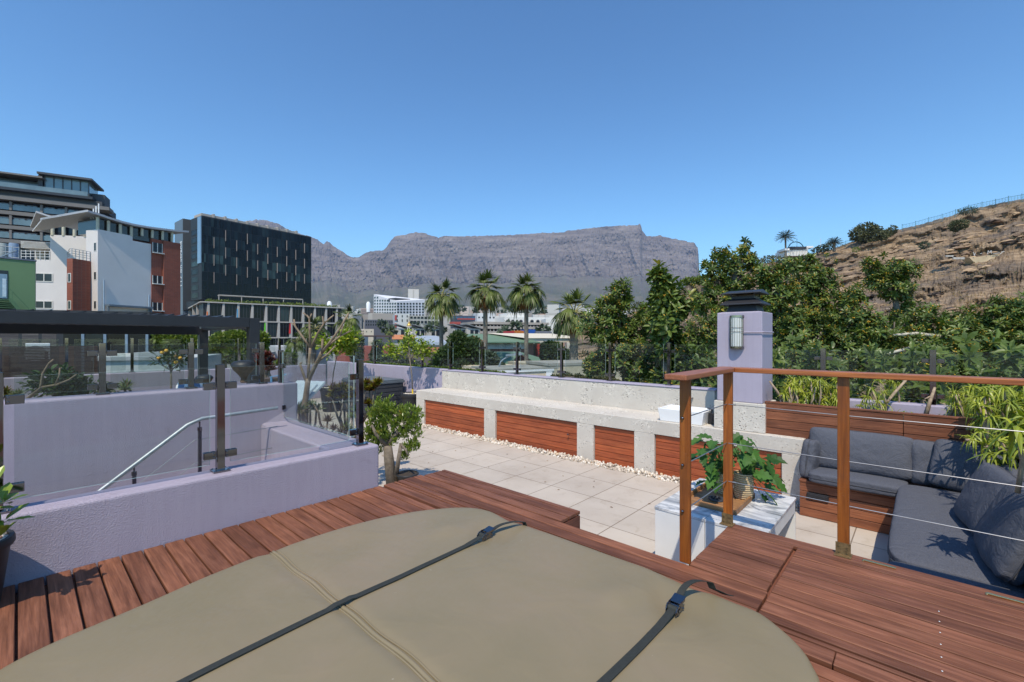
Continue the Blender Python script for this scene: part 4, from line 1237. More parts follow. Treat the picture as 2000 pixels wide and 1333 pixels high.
# jade bush in a low pot beside the wall end
t = thing("jade_bush", "gnarled jade bush with finger-like green leaves at the end of the lilac wall", "shrub", (-4.85,3.33,0))
rs = np.random.RandomState(61)
m = MB(); dj = 5.75
def bj(pts, r0, r1):
    n = len(pts); m.tube([P(a,b,dj+(c if c else 0)) for a,b,c in pts], [r0+(r1-r0)*i/(n-1) for i in range(n)], 8)
bj([(766,955,0),(760,900,0),(757,870,0)], .075,.055); bj([(772,940,0),(778,900,-.1),(783,868,-.1)], .035,.022)
bj([(757,872,0),(748,845,.1),(752,812,.1)], .04,.02); bj([(757,872,0),(735,850,-.1),(726,830,-.1)], .03,.014); bj([(758,870,0),(775,845,0),(790,835,.1),(806,820,.1)], .035,.014)
bj([(783,868,-.1),(793,880,-.2),(797,890,-.2)], .016,.01); bj([(752,815,.1),(762,800,.1)], .016,.01); bj([(748,845,.1),(738,862,0)], .014,.009); bj([(790,836,.1),(810,845,.15)], .014,.009)
m.build("trunk", BARKG, t, smooth=True)
blobs = [(750,796,dj,18,13),(745,850,dj,14,16),(765,860,dj,12,14),(735,880,dj,10,9),(810,870,dj,8,9),(770,822,dj,14,14),(735,812,dj,16,13),(765,806,dj,15,11),(727,835,dj,11,13),(728,862,dj,13,14),(800,806,dj,17,10),(815,812,dj,9,12),(783,818,dj,12,10),(805,830,dj,14,13),(812,848,dj,9,11),(790,850,dj,9,9),(797,875,dj,10,14),(790,892,dj,8,9),(775,838,dj,9,9),(745,835,dj,9,12),(718,848,dj,7,12),(752,822,dj,12,9)]
C, A = clump_points(rs, blobs, .22)
nl = 9; m_ = len(C)
pos = np.repeat(C, nl, 0)+rs.normal(size=(m_*nl,3))*.012; d = _norm(np.repeat(_norm(A)*.5+np.array([0,0,1.0]), nl, 0)+rs.normal(size=(m_*nl,3))*.55)
m = MB(); leaves(m, pos, d, rs.normal(size=d.shape), rs.uniform(.035,.06,m_*nl), .013, .1, .35, np.clip(np.repeat(rs.uniform(0,1,m_),nl)*.55+.45*rs.rand(m_*nl),0,1))
m.build("foliage", JADEL, t)
pot("low_pot", "low dark pot holding the jade bush behind the deck corner", (-4.84,3.33,0), .14, .16, POTBLK, peb=False)

# pot plant at the left edge of the deck
pc_ = (-2.965,-.155,ZD)
pot("deck_pot", "black pot at the left edge of the picture on the deck", pc_, .145, .29, POTBLK, peb=True)
t = thing("thick_leaved_plant", "plant with thick oval green leaves in the black pot at the left edge", "plant", (pc_[0],pc_[1],ZD+.28))
rs = np.random.RandomState(63); m = MB(); pos = []; dd = []
for (u,v,d) in ((2,985,1.85),(-20,960,1.85),(6,1020,1.9),(2,1050,1.85),(-40,1000,1.8),(-60,950,1.78)):
    c = P(u,v,d); m.tube([(pc_[0],pc_[1],ZD+.28),tuple(Vector((pc_[0],pc_[1],ZD+.3)).lerp(c,.6)),c], [.011,.008,.006], 6)
    for k in range(9):
        dr = sphere_dirs(rs,1,-.3,.9)[0]; pos.append(np.array(c)+dr*.01); dd.append(dr)
m.build("stem", plain("pinkish_stem",(.30,.16,.10),.5), t, smooth=True)
m = MB(); leaves(m, np.array(pos), np.array(dd), np.tile([[0,0,1.]],(len(pos),1)), rs.uniform(.06,.105,len(pos)), .036, .15, .12); m.build("foliage", JADEL, t)

# a few dry leaves blown over the pavers and the deck
rs = np.random.RandomState(66); m = MB(); n = 46
pp = np.column_stack([rs.uniform(-6.5,-.3,n), rs.uniform(2.7,5.6,n), np.full(n,.004)]); keep = ~((pp[:,0] > -1.65)&(pp[:,0] < -.7)&(pp[:,1] > 3.3)&(pp[:,1] < 4.45))
pp = pp[keep]; n = len(pp); a = rs.uniform(0,6.28,n)
leaves(m, pp, np.column_stack([np.cos(a),np.sin(a),np.full(n,.12)]), np.tile([[0,0,1.]],(n,1)), rs.uniform(.02,.045,n), .014, .1, .25)
tag(m.build("leaf_litter", leafmat("dry_leaf",(.10,.05,.02),(.28,.16,.06),None,.8,.2,.1)), "few small dry leaves scattered over the pavers", "leaves", kind="stuff")
# potted plant on the coffee table
def basket(label, c, r_, h):
    t = thing("woven_basket", label, "basket", c)
    m = MB(); pr = [(r_*.86,0),(r_,h*.25),(r_*1.02,h*.6),(r_*.97,h),(r_*.88,h),(r_*.86,h*.9),(.0001,h*.88)]
    m.lathe(c, pr, 28); m.build("body", WEAVE, t, smooth=40)
    return c
bA = G(1452,972,tz+.013); bB = G(1412,962,tz+.013)
basket("woven straw basket pot on the tray, the right one of two", (bA.x,bA.y,tz+.013), .075, .205)
basket("woven straw basket pot half hidden behind leaves on the tray, the left one of two", (bB.x,bB.y,tz+.013), .07, .17)
t = thing("lobed_leaf_plant", "green plant with big lobed leaves in the straw baskets on the coffee table", "plant", (bA.x,bA.y,tz+.18))
rs = np.random.RandomState(65)
ms = MB(); ml = MB()
def lobed(mb, c, d, up, L, W_):
    d = Vector(d).normalized(); s_ = d.cross(Vector(up)).normalized(); n = s_.cross(d)
    prof = [(0,.05),(-.10,.30),(.02,.52),(.16,.38),(.24,.62),(.36,.78),(.46,.46),(.56,.62),(.66,.58),(.72,.32),(.82,.30),(.9,.14),(1.02,0)]
    Lp = [c + d*(L*a) - s_*(W_*.5*b) + n*(.10*W_*b-.22*L*max(0,a)**2) for a, b in prof]
    Rp = [c + d*(L*a) + s_*(W_*.5*b) + n*(.10*W_*b-.22*L*max(0,a)**2) for a, b in prof]
    mid = [c + d*(L*max(0,a)) - n*(.22*L*max(0,a)**2+.02*L) for a, b in prof]
    k = len(prof); V = [tuple(q) for q in Lp+mid+Rp]; F = []
    for i in range(k-1): F += [[i,k+i,k+i+1,i+1],[k+i,2*k+i,2*k+i+1,k+i+1]]
    mb.add(V, F, rs.rand())
targets = [(1378,868),(1395,862),(1372,885),(1385,905),(1400,885),(1415,870),(1428,862),(1445,850),(1455,865),(1470,880),(1480,895),(1490,910),(1500,900),(1505,925),(1512,940),(1495,950),(1488,970),(1470,900),(1455,885),(1440,880),(1425,895),(1408,915),(1390,930),(1380,940),(1402,945),(1410,960),(1465,915),(1478,930),(1498,965),(1368,895),(1405,900),(1450,900),(1462,893),(1430,875),(1398,872),(1415,885)]
targets = targets + [(u+rs.uniform(-14,14), v+rs.uniform(-10,12)) for u, v in targets if v < 932]
for i, (u, v) in enumerate(targets):
    src = Vector((bA.x,bA.y,tz+.20)) if u > 1425 else Vector((bB.x,bB.y,tz+.17))
    c = P(u, v, (bA-Vector((0,0,0))).dot(Vector((_f[0],_f[1],0))) + rs.uniform(-.18,.14))
    mid = src.lerp(c,.55)+Vector((0,0,.04)); ms.tube([src, mid, c], [.004,.0035,.0025], 5)
    o_ = c-src; d = Vector((o_.x, o_.y, -.25*abs(o_.length)-.02)); d = d.normalized()+Vector(tuple(rs.normal(size=3)*.35))
    lobed(ml, c, d, (rs.normal()*.3-.1, rs.normal()*.3-.3, 1), rs.uniform(.10,.15), rs.uniform(.10,.14))
ms.build("stem", plain("green_stem",(.07,.14,.03),.5), t); ml.build("foliage", PHILO, t)

# aloes in the planter boxes
def aloe(label, heads, seed, L=.17, W_=.022, n=16, base=None, sticks=()):
    rs = np.random.RandomState(seed)
    b = base or heads[0]
    t = thing("aloe_plant", label, "plant", (b[0], b[1], 1.03), "aloes in the planter boxes")
    m = MB()
    for c in heads:
        k = np.arange(n); a = k*2.39996+rs.uniform(0,6); z = np.linspace(.97,-.1,n)+rs.uniform(-.1,.1,n); z = np.clip(z,-1,.99)
        tilt = rs.normal(size=3)*.35
        d = _norm(np.column_stack([np.sqrt(1-z*z)*np.cos(a), np.sqrt(1-z*z)*np.sin(a), z])+tilt)
        curved(m, np.tile(np.array(c,float),(n,1))+d*.008, d, L*rs.uniform(.65,1.2,n), W_, rs.choice([.3,.7,1.0,1.35],n), np.clip(rs.uniform(0,1)*.4+.6*rs.rand(n),0,1), 6, vee=.3)
    m.build("foliage", ALOEL, t)
    m = MB()
    for c in heads[::2]:
        e = Vector(c); bb = Vector((e.x+rs.uniform(-.08,.08), e.y+rs.uniform(-.05,.05), 1.02))
        m.tube([bb, bb.lerp(e,.5)+Vector((.02,0,0)), e], [.012,.010,.008], 6)
    for s_ in sticks: m.tube([P(*q[:3]) for q in s_], [q[3] for q in s_], 7)
    m.build("stem", plain("aloe_stem",(.34,.25,.17),.8,var=.3,scale=30), t, smooth=True)
rs = np.random.RandomState(70)
H1 = [tuple(P(rs.uniform(1530,1636), rs.uniform(740,795), rs.uniform(5.3,5.75))) for k in range(95)]
aloe("bushy aloe with tangled yellow-green leaves at the left end of the planter box", H1, 71, .10, .017, sticks=[[(1537,800,5.4,.016),(1518,765,5.4,.014),(1503,745,5.4,.010)]])
H2 = [tuple(P(u,v,d)) for (u,v,d) in ((1700,758,5.1),(1712,745,5.1),(1725,768,5.1),(1742,748,5.1),(1752,752,5.2),(1695,775,5.1),(1716,785,5.0),(1705,795,5.0),(1730,790,5.1),(1690,790,5.1),(1680,795,5.1))]
aloe("sparse aloe in the middle of the planter box with one slanting stem", H2, 72, .13, .012, sticks=[[(1722,800,5.1,.014),(1745,770,5.1,.016),(1772,740,5.15,.012)]])
H3 = [tuple(P(u,v,d)) for (u,v,d) in ((1750,808,4.95),(1768,806,4.95),(1785,810,4.95),(1840,812,4.9),(1830,815,4.9),(1850,816,4.85))]
aloe("low row of yellow-green aloe leaves along the top of the planter box", H3, 73, .09, .014, sticks=[[(1808,812,4.95,.022),(1816,785,4.95,.018),(1826,757,4.95,.012)],[(1816,775,4.95,.008),(1806,780,4.95,.005)]])
H4 = [tuple(P(rs.uniform(1860,1905), rs.uniform(765,815), rs.uniform(4.6,4.9))) for k in range(24)]
aloe("aloe with orange-tinted old leaves on a short trunk near the planter corner", H4, 74, .12, .014, 14, sticks=[[(1882,818,4.7,.020),(1876,790,4.7,.018),(1868,765,4.7,.014)]])
H5 = [tuple(P(rs.uniform(1900,2040), rs.uniform(755,860), rs.uniform(3.7,4.6))) for k in range(170)]
aloe("large aloe mass with hooked green leaves at the right edge above the sofa", H5, 75, .125, .018, 18)
H6 = [tuple(P(u,v,d)) for (u,v,d) in ((1925,868,3.5),(1935,885,3.4),(1950,860,3.4),(1965,880,3.3),(1985,865,3.3),(1945,905,3.4),(2000,880,3.2),(1915,845,3.6),(2010,850,3.3))]
aloe("aloe branch hanging over the edge of the right planter box", H6, 76, .15, .020, 14, sticks=[[(2010,905,3.2,.018),(1980,885,3.3,.018),(1945,875,3.4,.012)]])
H7 = [tuple(P(u,v,d)) for (u,v,d) in ((1985,835,2.45),(2005,822,2.5),(2035,838,2.4))]
aloe("aloe with a few broad light green leaves at the far right edge", H7, 77, .23, .034, 14)

# things on the upper terrace beyond the stairwell
small_tree("kumquat tree with orange fruit behind the tall stairwell wall", tuple(onX(334,800,-5.6)), .42, .13, 81, 260, DARKL, .06, .02, "kumquat_tree", .8, .012, fruit=(7,.018))
small_tree("dark spreading shrub behind the stairwell wall at far left", tuple(onX(120,800,-5.8)), .12, .20, 82, 520, DARKL, .07, .035, "dark_shrub", .5, .02)
small_tree("dark spreading shrub behind the stairwell wall left of the glass post", tuple(onX(165,800,-5.8)), .12, .18, 83, 420, DARKL, .07, .035, "dark_shrub", .6, .02)
t = thing("bare_branch", "bare forked branch leaning over the stairwell wall at far left", "branch", tuple(P(58,775,3.9)))
m = MB(); br(m, [(50,782),(80,758),(84,730),(96,710),(104,703)], .018, .008, 3.9); br(m, [(80,757),(110,752),(135,742),(149,732)], .012,.007,3.9); br(m,[(108,752),(116,735),(117,719)],.011,.007,3.9); br(m,[(116,722),(121,718)],.006,.005,3.9)
m.build("wood", BARKF, t, smooth=True)
succulent("bromeliad", "pointed green plant with stubby stems behind the stairwell wall", PX3((247,752,4.6),(243,760,4.5)), .09, .022, 30, SUCC, 84, PX3((246,785,4.6)), .05, -.2)
succulent("rosette_succulent", "red and yellow leafed plant at the far left behind the stairwell wall", PX3((8,765,4.4),(14,772,4.4)), .08, .03, 30, AEOL, 85, PX3((8,800,4.4)))
succulent("rosette_succulent", "grey-green thin-leafed plant beside the red one at far left", PX3((38,768,4.4),(30,772,4.4)), .07, .012, 40, SUCC, 86, PX3((36,800,4.4)))
q = P(371,757,4.9)
t = thing("grill_dome", "blue and white dome standing behind the tall stairwell wall", "dome", tuple(q-Vector((0,0,.3))))
m = MB()
for k in range(10):
    a0_, a1_ = 2*math.pi*k/10, 2*math.pi*(k+1)/10
    V = []; F = []
    for i in range(7):
        e = math.pi/2*i/6
        for j in range(4):
            a = a0_+(a1_-a0_)*j/3; V.append((q.x+.125*math.cos(e)*math.cos(a), q.y+.125*math.cos(e)*math.sin(a), q.z-.0+.10*math.sin(e)))
    for i in range(6):
        for j in range(3): F.append([i*4+j,i*4+j+1,(i+1)*4+j+1,(i+1)*4+j])
    m.m = k % 2; m.add(V, F, .5)
m.m = 0; m.tube([(q.x,q.y,q.z-.4),(q.x,q.y,q.z)], .12, 16)
m.build("shell", [plain("blue_panel",(.05,.14,.28),.35), WHITEP], t, smooth=True)
m = MB(); m.tube([(q.x-.04,q.y,q.z+.09),(q.x-.035,q.y,q.z+.125),(q.x+.035,q.y,q.z+.125),(q.x+.04,q.y,q.z+.09)], .006, 6); m.build("grip", STEEL, t)
# rusty brazier bowls
RUSTB = plain("rust_brown_iron", (.10,.055,.03), .75, .2, var=.5, scale=25, bump=.3)
def brazier(label, u, v, d, s_):
    q = P(u, v, d)
    t = thing("fire_bowl", label, "fire bowl", tuple(q), "rusty iron fire bowls")
    m = MB(); m.lathe(q, [(.05*s_,0),(.07*s_,.02*s_),(.05*s_,.09*s_),(.10*s_,.17*s_),(.19*s_,.27*s_),(.235*s_,.36*s_)], 20); m.build("bowl", RUSTB, t, smooth=50)
    m = MB(); m.lathe(q, [(.24*s_,.355*s_),(.235*s_,.40*s_),(.17*s_,.455*s_),(.06*s_,.475*s_),(.0001,.478*s_)], 20); m.build("lid", BLACKM, t, smooth=50)
brazier("rust-brown iron fire bowl with a black lid beside the pergola post", 476, 748, 5.9, .62)
brazier("small dark iron fire bowl with a rounded lid beside the inner pergola post", 399, 762, 5.6, .40)
succulent("maroon_plant", "dark red leafy plant right of the pergola post", PX3((512,700,6.0),(522,694,6.0),(505,712,6.0),(520,712,6.0),(530,704,6.1),(527,722,6.0),(508,690,6.1)), .11, .045, 26, MAROON, 87, PX3((518,770,6.0)))
t = thing("slatted_screen", "narrow dark brown slatted screen beyond the end of the stairwell wall", "screen", (-5.2,2.3,0))
m = MB(); 
for k in range(12): q0=P(528,745,5.1); m.obox((q0.x,q0.y,.72+k*.062), (.10,.0,0), (0,.09,0), (0,0,.018), random.random())
m.build("slats", SCREENW, t)
m = MB(); q0 = P(530,736,5.0); m.tube([(q0.x,q0.y,.5),(q0.x,q0.y,q0.z),(q0.x+.1,q0.y+.12,q0.z+.02)], .012, 8); tag(m.build("blue_frame", plain("blue_tube",(.12,.28,.45),.4)), "pale blue tube frame beyond the end of the stairwell wall", "frame")
# pale loungers behind the bare tree
for i,(u,v,d) in enumerate(((570,772,7.6),(588,766,8.0))):
    c = P(u,v,d); t = thing("sun_lounger", ["pale folding lounger panel behind the glass, the left one","pale folding lounger panel behind the glass, the right one"][i], "lounger", (c.x,c.y,0), "pale loungers behind the glass panel")
    m = MB(); m.obox(c, (.30,.12,.0), (-.12,.24,.16), (0,-.01,.02)); m.build("back_panel", plain("pale_mesh",(.50,.56,.60),.6), t, bevel=.01)
    m = MB(); m.obox((c.x+.1,c.y-.5,c.z-.2), (.30,.12,0), (.12,-.32,0), (0,0,.02)); m.build("seat_panel", plain("pale_mesh_b",(.50,.56,.60),.6), t, bevel=.01)
    m = MB()
    for sx in (-.28,.28): m.tube([(c.x+sx,c.y,c.z-.2),(c.x+sx,c.y,.01)], .012, 6); m.tube([(c.x+sx+.1,c.y-.7,c.z-.2),(c.x+sx+.1,c.y-.7,.01)], .012, 6)
    m.build("legs_frame", CHAR, t)

# ------------------------------------------------------------------ pergola and screens at far left
PXN, PXF = -9.7, -13.25
ye = onX(493,640,PXN).y
ztop = onX(497,622,PXN).z; zbot = onX(497,640,PXN).z
t = thing("pergola", "charcoal steel pergola with a louvred roof on the terrace at far left", "pergola", (PXN,ye,0))
m = MB(); m.box(PXN-.10,PXN+.10,-6.2,ye-.08,zbot,ztop,.5); m.build("beam", CHAR, t, bevel=.006)
m = MB(); m.box(PXN-.10,PXN+.10,ye-.078,ye+.10,.0,ztop-.001,.5); m.build("post", CHAR, t, bevel=.006)
m = MB(); m.box(PXF-.10,PXF+.10,ye-.08,ye+.10,.0,ztop-.16,.5); m.build("post", CHAR, t, bevel=.006)
m = MB(); m.box(PXF-.10,PXF+.10,-6.2,ye-.082,zbot-.12,ztop-.10,.5); m.build("beam", CHAR, t, bevel=.006)
m = MB(); m.box(PXF+.10,PXN-.102,ye-.05,ye+.08,zbot-.02,ztop-.03,.5); m.build("beam", CHAR, t, bevel=.006)
m = MB(); yy = -6.0; k = 0
while yy < ye-.3:
    m.obox(((PXF+PXN)/2, yy, ztop+.004), ((PXN-PXF)/2-.14,0,0), (0,.085,.03), (0,-.004,.012), random.random()); yy += .19
m.build("louvres", CHAR, t)
# dark slatted fence and neighbour rooms beyond the far parapet
t = thing("slatted_fence", "dark brown slatted timber fence at far left behind the balustrade", "fence", tuple(P(60,735,13.5)))
m = MB()
z0f, z1f = 1.18, 1.864-14*13.5/881*1.0
xa = onX(0,700,-15.2).y-2; xb = onX(191,700,-15.2).y
k = 0; z = .90
while z < 1.66:
    m.box(-15.22,-15.19,xa,xb,z,z+.030,random.random()); z += .036
m.build("slats", wood("fence_slats", [(.06,.036,.028),(.10,.062,.046),(.14,.09,.07)],'Y',.65), t)
m = MB()
for yy in np.linspace(xa+.2, xb-.05, 5): m.box(-15.28,-15.225,yy-.03,yy+.03,.9,1.56)
m.build("rails", CHAR, t)
t = thing("slatted_fence", "tall weathered slatted screens under the pergola roof line at far left", "fence", (-18,0,0))
m = MB()
for (u0,u1) in ((0,36),(43,75),(82,110)):
    ya, yb = onX(u0,700,-18).y, onX(u1,700,-18).y; z = 1.62
    while z < 2.14: m.box(-18.03,-18.0,ya,yb,z,z+.035,random.random()); z += .043
m.build("slats", wood("screen_slats", [(.10,.085,.075),(.16,.135,.12),(.22,.19,.17)],'Y',.7), t)
t = thing("air_conditioner", "white outdoor air conditioner unit above the slatted fence", "air conditioner", tuple(onX(74,690,-16.2)))
a = onX(50,671,-16.2); b = onX(98,690,-16.2)
m = MB(); m.box(-16.5,-16.2,a.y,b.y,b.z-.15,a.z,.5); m.build("casing", WHITEP, t, bevel=.01)
fy = onX(69,690,-16.2).y; m = MB(); m.tube([(-16.199,fy,b.z+.0),(-16.185,fy,b.z+.0)], .19, 24); m.build("fan_grille", plain("grille_grey",(.33,.33,.33),.5), t, smooth=40)
GBLUE = plain("blue_grey_frame", (.14,.20,.27), .5)
DARKGL = None
# ------------------------------------------------------------------ city: facades
ZG = -15.0
GLDARK = plain("dark_window_glass", (.018,.024,.032), .15, 0, .35, var=.3, scale=.6)
FRMW = plain("white_window_frame", (.62,.60,.56), .6)
def glsvar(name, stops, rough=.10, spec=.8):
    n = NT(name); c = n.ramp(n.rnd(), stops); f = n.noise(n.coord(), .35, 3); c = n.mix(.6, c, n.ramp(f, [(.3,(.5,.5,.5)),(.7,(1.4,1.4,1.4))]), 'MULTIPLY')
    return n.fin(c, rough, 0, spec)
TOWERGL = glsvar("tower_glass", [(0,(.003,.004,.006)),(.6,(.007,.010,.015)),(.85,(.014,.024,.030)),(1,(.035,.06,.062))], .08, .2)
class Fac:
    """vertical plane between picture columns uL (distance dL) and uR (distance dR)"""
    def __init__(s, uL, dL, uR, dR):
        a = P(uL, HZ, dL); b = P(uR, HZ, dR)
        s.a = Vector((a.x, a.y, 0)); s.b = Vector((b.x, b.y, 0)); s.e = (s.b-s.a); s.L = s.e.length; s.e.normalize()
        s.n = Vector((s.e.y, -s.e.x, 0))
        if s.n.dot(Vector((0,0,0))-s.a) < 0: s.n = -s.n
    def hit(s, u, v):
        k = (u-1000.0)/FPX; r = Vector((_f[0]+_r[0]*k, _f[1]+_r[1]*k, 0))
        d = s.a.dot(s.n)/r.dot(s.n)
        p = P(u, v, d); return (p-s.a).dot(s.e), p.z
    def pt(s, x, z, off=0.0):
        p = s.a + s.e*x + s.n*off; return Vector((p.x, p.y, z))
    def slab(s, m, x0, x1, z0, z1, o0, o1, rnd=None):
        """box on the facade, from offset o0 to o1 (outwards positive)"""
        c = s.pt((x0+x1)/2, (z0+z1)/2, (o0+o1)/2)
        m.obox(c, s.e*(abs(x1-x0)/2), s.n*(abs(o1-o0)/2), (0,0,abs(z1-z0)/2), rnd)
    def rect(s, m, u0, u1, v0, v1, o0, o1, rnd=None, uref=None):
        x0, za = s.hit(u0, v0); x1, _ = s.hit(u1, v0); um = uref or (u0+u1)/2
        _, z1 = s.hit(um, v0); _, z0 = s.hit(um, v1)
        s.slab(m, x0, x1, z0, z1, o0, o1, rnd)
def window(F, par, x0, x1, z0, z1, fr=.06, mull=1, gl=None, fm=None, out=.03, sill=False, vis=True):
    m = MB(); gl = gl or GLDARK
    F.slab(m, x0+fr, x1-fr, z0+fr, z1-fr, .005, out*.5, random.random()); 
    m.m = 1
    F.slab(m, x0, x1, z0, z0+fr, .002, out); F.slab(m, x0, x1, z1-fr, z1, .002, out)
    xs = np.linspace(x0, x1-fr, mull+1)
    for x in xs: F.slab(m, x, x+fr, z0+fr, z1-fr, .002, out)
    return m.build("window", [gl, fm or FRMW], par)
def wingrid(F, par, xs, zs, wx, wz, fr=.05, gl=None, fm=None, mull=1, out=.03, limit=100, cnt=None, skip=None):
    cnt = cnt if cnt is not None else [0]; rest = MB(); any_ = False
    for z in zs:
        for x in xs:
            if skip and skip(x, z): continue
            if cnt[0] < limit: window(F, par, x, x+wx, z, z+wz, fr, mull, gl, fm, out); cnt[0] += 1
            else: F.slab(rest, x+fr, x+wx-fr, z+fr, z+wz-fr, .004, .02, random.random()); any_ = True
    if any_: tag(rest.build("windows", gl or GLDARK, par), kind="stuff")
    return cnt
def depth_to(F, u):
    """how far behind the left end of F a wall square to it must run to reach picture column u"""
    k = (u-1000.0)/FPX; r = Vector((_f[0]+_r[0]*k, _f[1]+_r[1]*k, 0)); w = Vector((-r.y, r.x, 0))
    return F.a.dot(w)/F.n.dot(w)
def side(F, u):
    t = depth_to(F, u); q = F.a - F.n*t
    S = Fac.__new__(Fac); S.a = q; S.b = F.a.copy(); S.e = (S.b-S.a); S.L = S.e.length; S.e.normalize(); S.n = -F.e
    return S, t
def body(F, par, z1, depth, mt, z0=ZG, x0=0, x1=None, name="wall", o=0.0):
    m = MB(); x1 = F.L if x1 is None else x1
    F.slab(m, x0, x1, z0, z1, -depth, o, .5); return m.build(name, mt, par)
def P2(F, x, off=0): 
    p = F.pt(x, 0, off); return p
WHITEW = plain("white_render_wall", (.63,.59,.57), .8, var=.05, scale=.4)
GREYW = plain("grey_concrete_wall", (.33,.325,.31), .85, var=.12, scale=.3)
CREAMW = plain("cream_wall", (.52,.46,.37), .8, var=.06, scale=.3)
DKW = plain("charcoal_cladding", (.035,.038,.045), .6, var=.2, scale=.5)
def brick(name, c1, c2):
    n = NT(name); tc = n.n("ShaderNodeTexCoord"); b = n.n("ShaderNodeTexBrick"); b.inputs["Scale"].default_value = 1
    b.inputs["Brick Width"].default_value=.24; b.inputs["Row Height"].default_value=.085; b.inputs["Mortar Size"].default_value=.008
    b.inputs["Color1"].default_value=(*c1,1); b.inputs["Color2"].default_value=(*c2,1); b.inputs["Mortar"].default_value=(.20,.13,.10,1)
    sep = n.n("ShaderNodeSeparateXYZ"); cb = n.n("ShaderNodeCombineXYZ"); n.l(tc.outputs["Object"], sep.inputs[0])
    n.l(n.math('ADD', sep.outputs[0], sep.outputs[1]), cb.inputs[0]); n.l(sep.outputs[2], cb.inputs[1]); n.l(cb.outputs[0], b.inputs["Vector"])
    f = n.noise(n.coord(), .7, 3); c = n.mix(.5, b.outputs["Color"], n.ramp(f, [(.3,(.8,.8,.8)),(.7,(1.15,1.15,1.15))]), 'MULTIPLY')
    return n.fin(c, .85)
BRICK = brick("red_face_brick", (.27,.060,.030), (.21,.045,.024))
BRICK2 = brick("brown_brick", (.25,.10,.07), (.20,.08,.055))

# --- glass hotel tower
F = Fac(394, 150, 608, 181.6)
zt_ = F.hit(394, 421)[1]; zb_ = F.hit(394, 585)[1]
t = thing("hotel_tower", "black glass tower with light vertical fins and a sign running up its left edge", "tower", tuple(F.pt(0,-15)))
TW = plain("tower_cladding", (.014,.017,.022), .6, var=.2, scale=.2)
Fl, dtw = side(F, 373)
m = MB(); F.slab(m, 0.02, F.L, zb_, zt_, -dtw, -.05, .5)
m.build("core", TW, t)
cols = [394]+[320+x/4.76 for x in (411,517,621,722,818,912,1006,1094,1180,1268)]+[608]
xs_ = [F.hit(u, 500)[0] for u in cols]
rows = np.linspace(zb_+.2, zt_-.3, 10)
random.seed(31)
for j in range(9):
    for i in range(11):
        m = MB(); x0, x1 = xs_[i]+.08, xs_[i+1]-.08; z0, z1 = rows[j]+.06, rows[j+1]-.06
        q = random.random()
        n_ = random.choice((2,2,3,3,4)); cuts = [x0]+sorted(x0+(x1-x0)*k/n_ for k in range(1,n_))+[x1]
        for a, b in zip(cuts[:-1], cuts[1:]):
            if j < 3: r_ = random.uniform(0,.5)
            else: r_ = random.choice((random.uniform(0,.6), random.uniform(0,.6), random.uniform(.55,.97), random.uniform(.5,.9)))  # upper panes get lighter, bluish tones painted in as reflections
            if j in (3,4) and random.random() < .25: r_ = 1
            F.slab(m, a+.03, b-.03, z0, z1, .0, random.uniform(.03,.07), r_)
        m.build("window", TOWERGL, t)
FINM = plain("pale_fin", (.25,.215,.20), .6)
for X, y0, in ((463,305),(571,240),(674,335),(773,272),(869,368),(963,307),(1051,395),(1139,335),(1223,422),(1304,362)):
    sp = 163-(X-463)*.024; ln = 101-(X-463)*.0145
    for k in range(3):
        m = MB(); u = 320+X/4.76; F.rect(m, u-.34, u+.34, 400+(y0+k*sp)/4.76, 400+(y0+k*sp+ln)/4.76, .1, .5); m.build("fin", FINM, t)
# parapet things on the roof
m = MB()
xr0 = F.hit(398,420)[0]
for k in range(9):
    a = k*F.L/10.5+1; F.slab(m, a, a+3.4, zt_+.1, zt_+1.5+.0*k, -9, -3, .5); F.slab(m, a+3.4, a+4.0, zt_+.1, zt_+1.9, -9, -2.6, .6)
m.build("roof_plant", plain("roof_plant_grey",(.38,.34,.31),.8), t)
# left flank
m = MB(); Fl.slab(m, .0, Fl.L-.06, zb_, zt_-.6, -.01, .0); m.build("flank", TW, t)
zs_ = np.linspace(zb_+.6, zt_-3.2, 10)
for z in zs_[:-1]:
    window(Fl, t, Fl.L*.06, Fl.L*.66, z, z+1.9, .12, 5, TOWERGL, TW, .12)
m = MB(); x0,_ = Fl.hit(387.5,450); x1,_ = Fl.hit(394,450); Fl.slab(m, x0, x1-.1, Fl.hit(390,515)[1], zt_-.3, .05, .3, .5)
m.build("light_strip", plain("sky_blue_glass",(.16,.25,.36),.15,0,.9), t)
Fd = Fac(357.1, 160, 373, 161)
Fw = Fac(341, 166, 357, 160)
ztw = Fw.hit(357, 427)[1]
m = MB(); Fw.slab(m, 0, Fw.L, ZG, ztw, -3, 0); m.build("wing", plain("wing_panel",(.10,.125,.16),.45), t)
m = MB(); Fd.slab(m, 0, Fd.L, zb_-3, ztw-.2, -6, .02); m.build("wing_side", TW, t)
def text(name, s, size, parent, mt, loc, rotm, ext=.02):
    cu = bpy.data.curves.new(name, 'FONT'); cu.body = s; cu.size = size; cu.extrude = ext; cu.align_x = 'CENTER'; cu.align_y = 'CENTER'
    cu.materials.append(mt); tmp = bpy.data.objects.new("tmp", cu); COL.objects.link(tmp)
    bpy.context.view_layer.update()
    me = bpy.data.meshes.new_from_object(tmp.evaluated_get(bpy.context.evaluated_depsgraph_get())); bpy.data.objects.remove(tmp)
    o = bpy.data.objects.new(name, me); COL.objects.link(o)
    o.parent = parent
    if parent is not None: o.location = Vector(loc)-ORG[parent.name]
    else: o.location = loc
    o.rotation_euler = rotm.to_euler(); return o
SIGNW = plain("sign_white", (.8,.8,.8), .5)
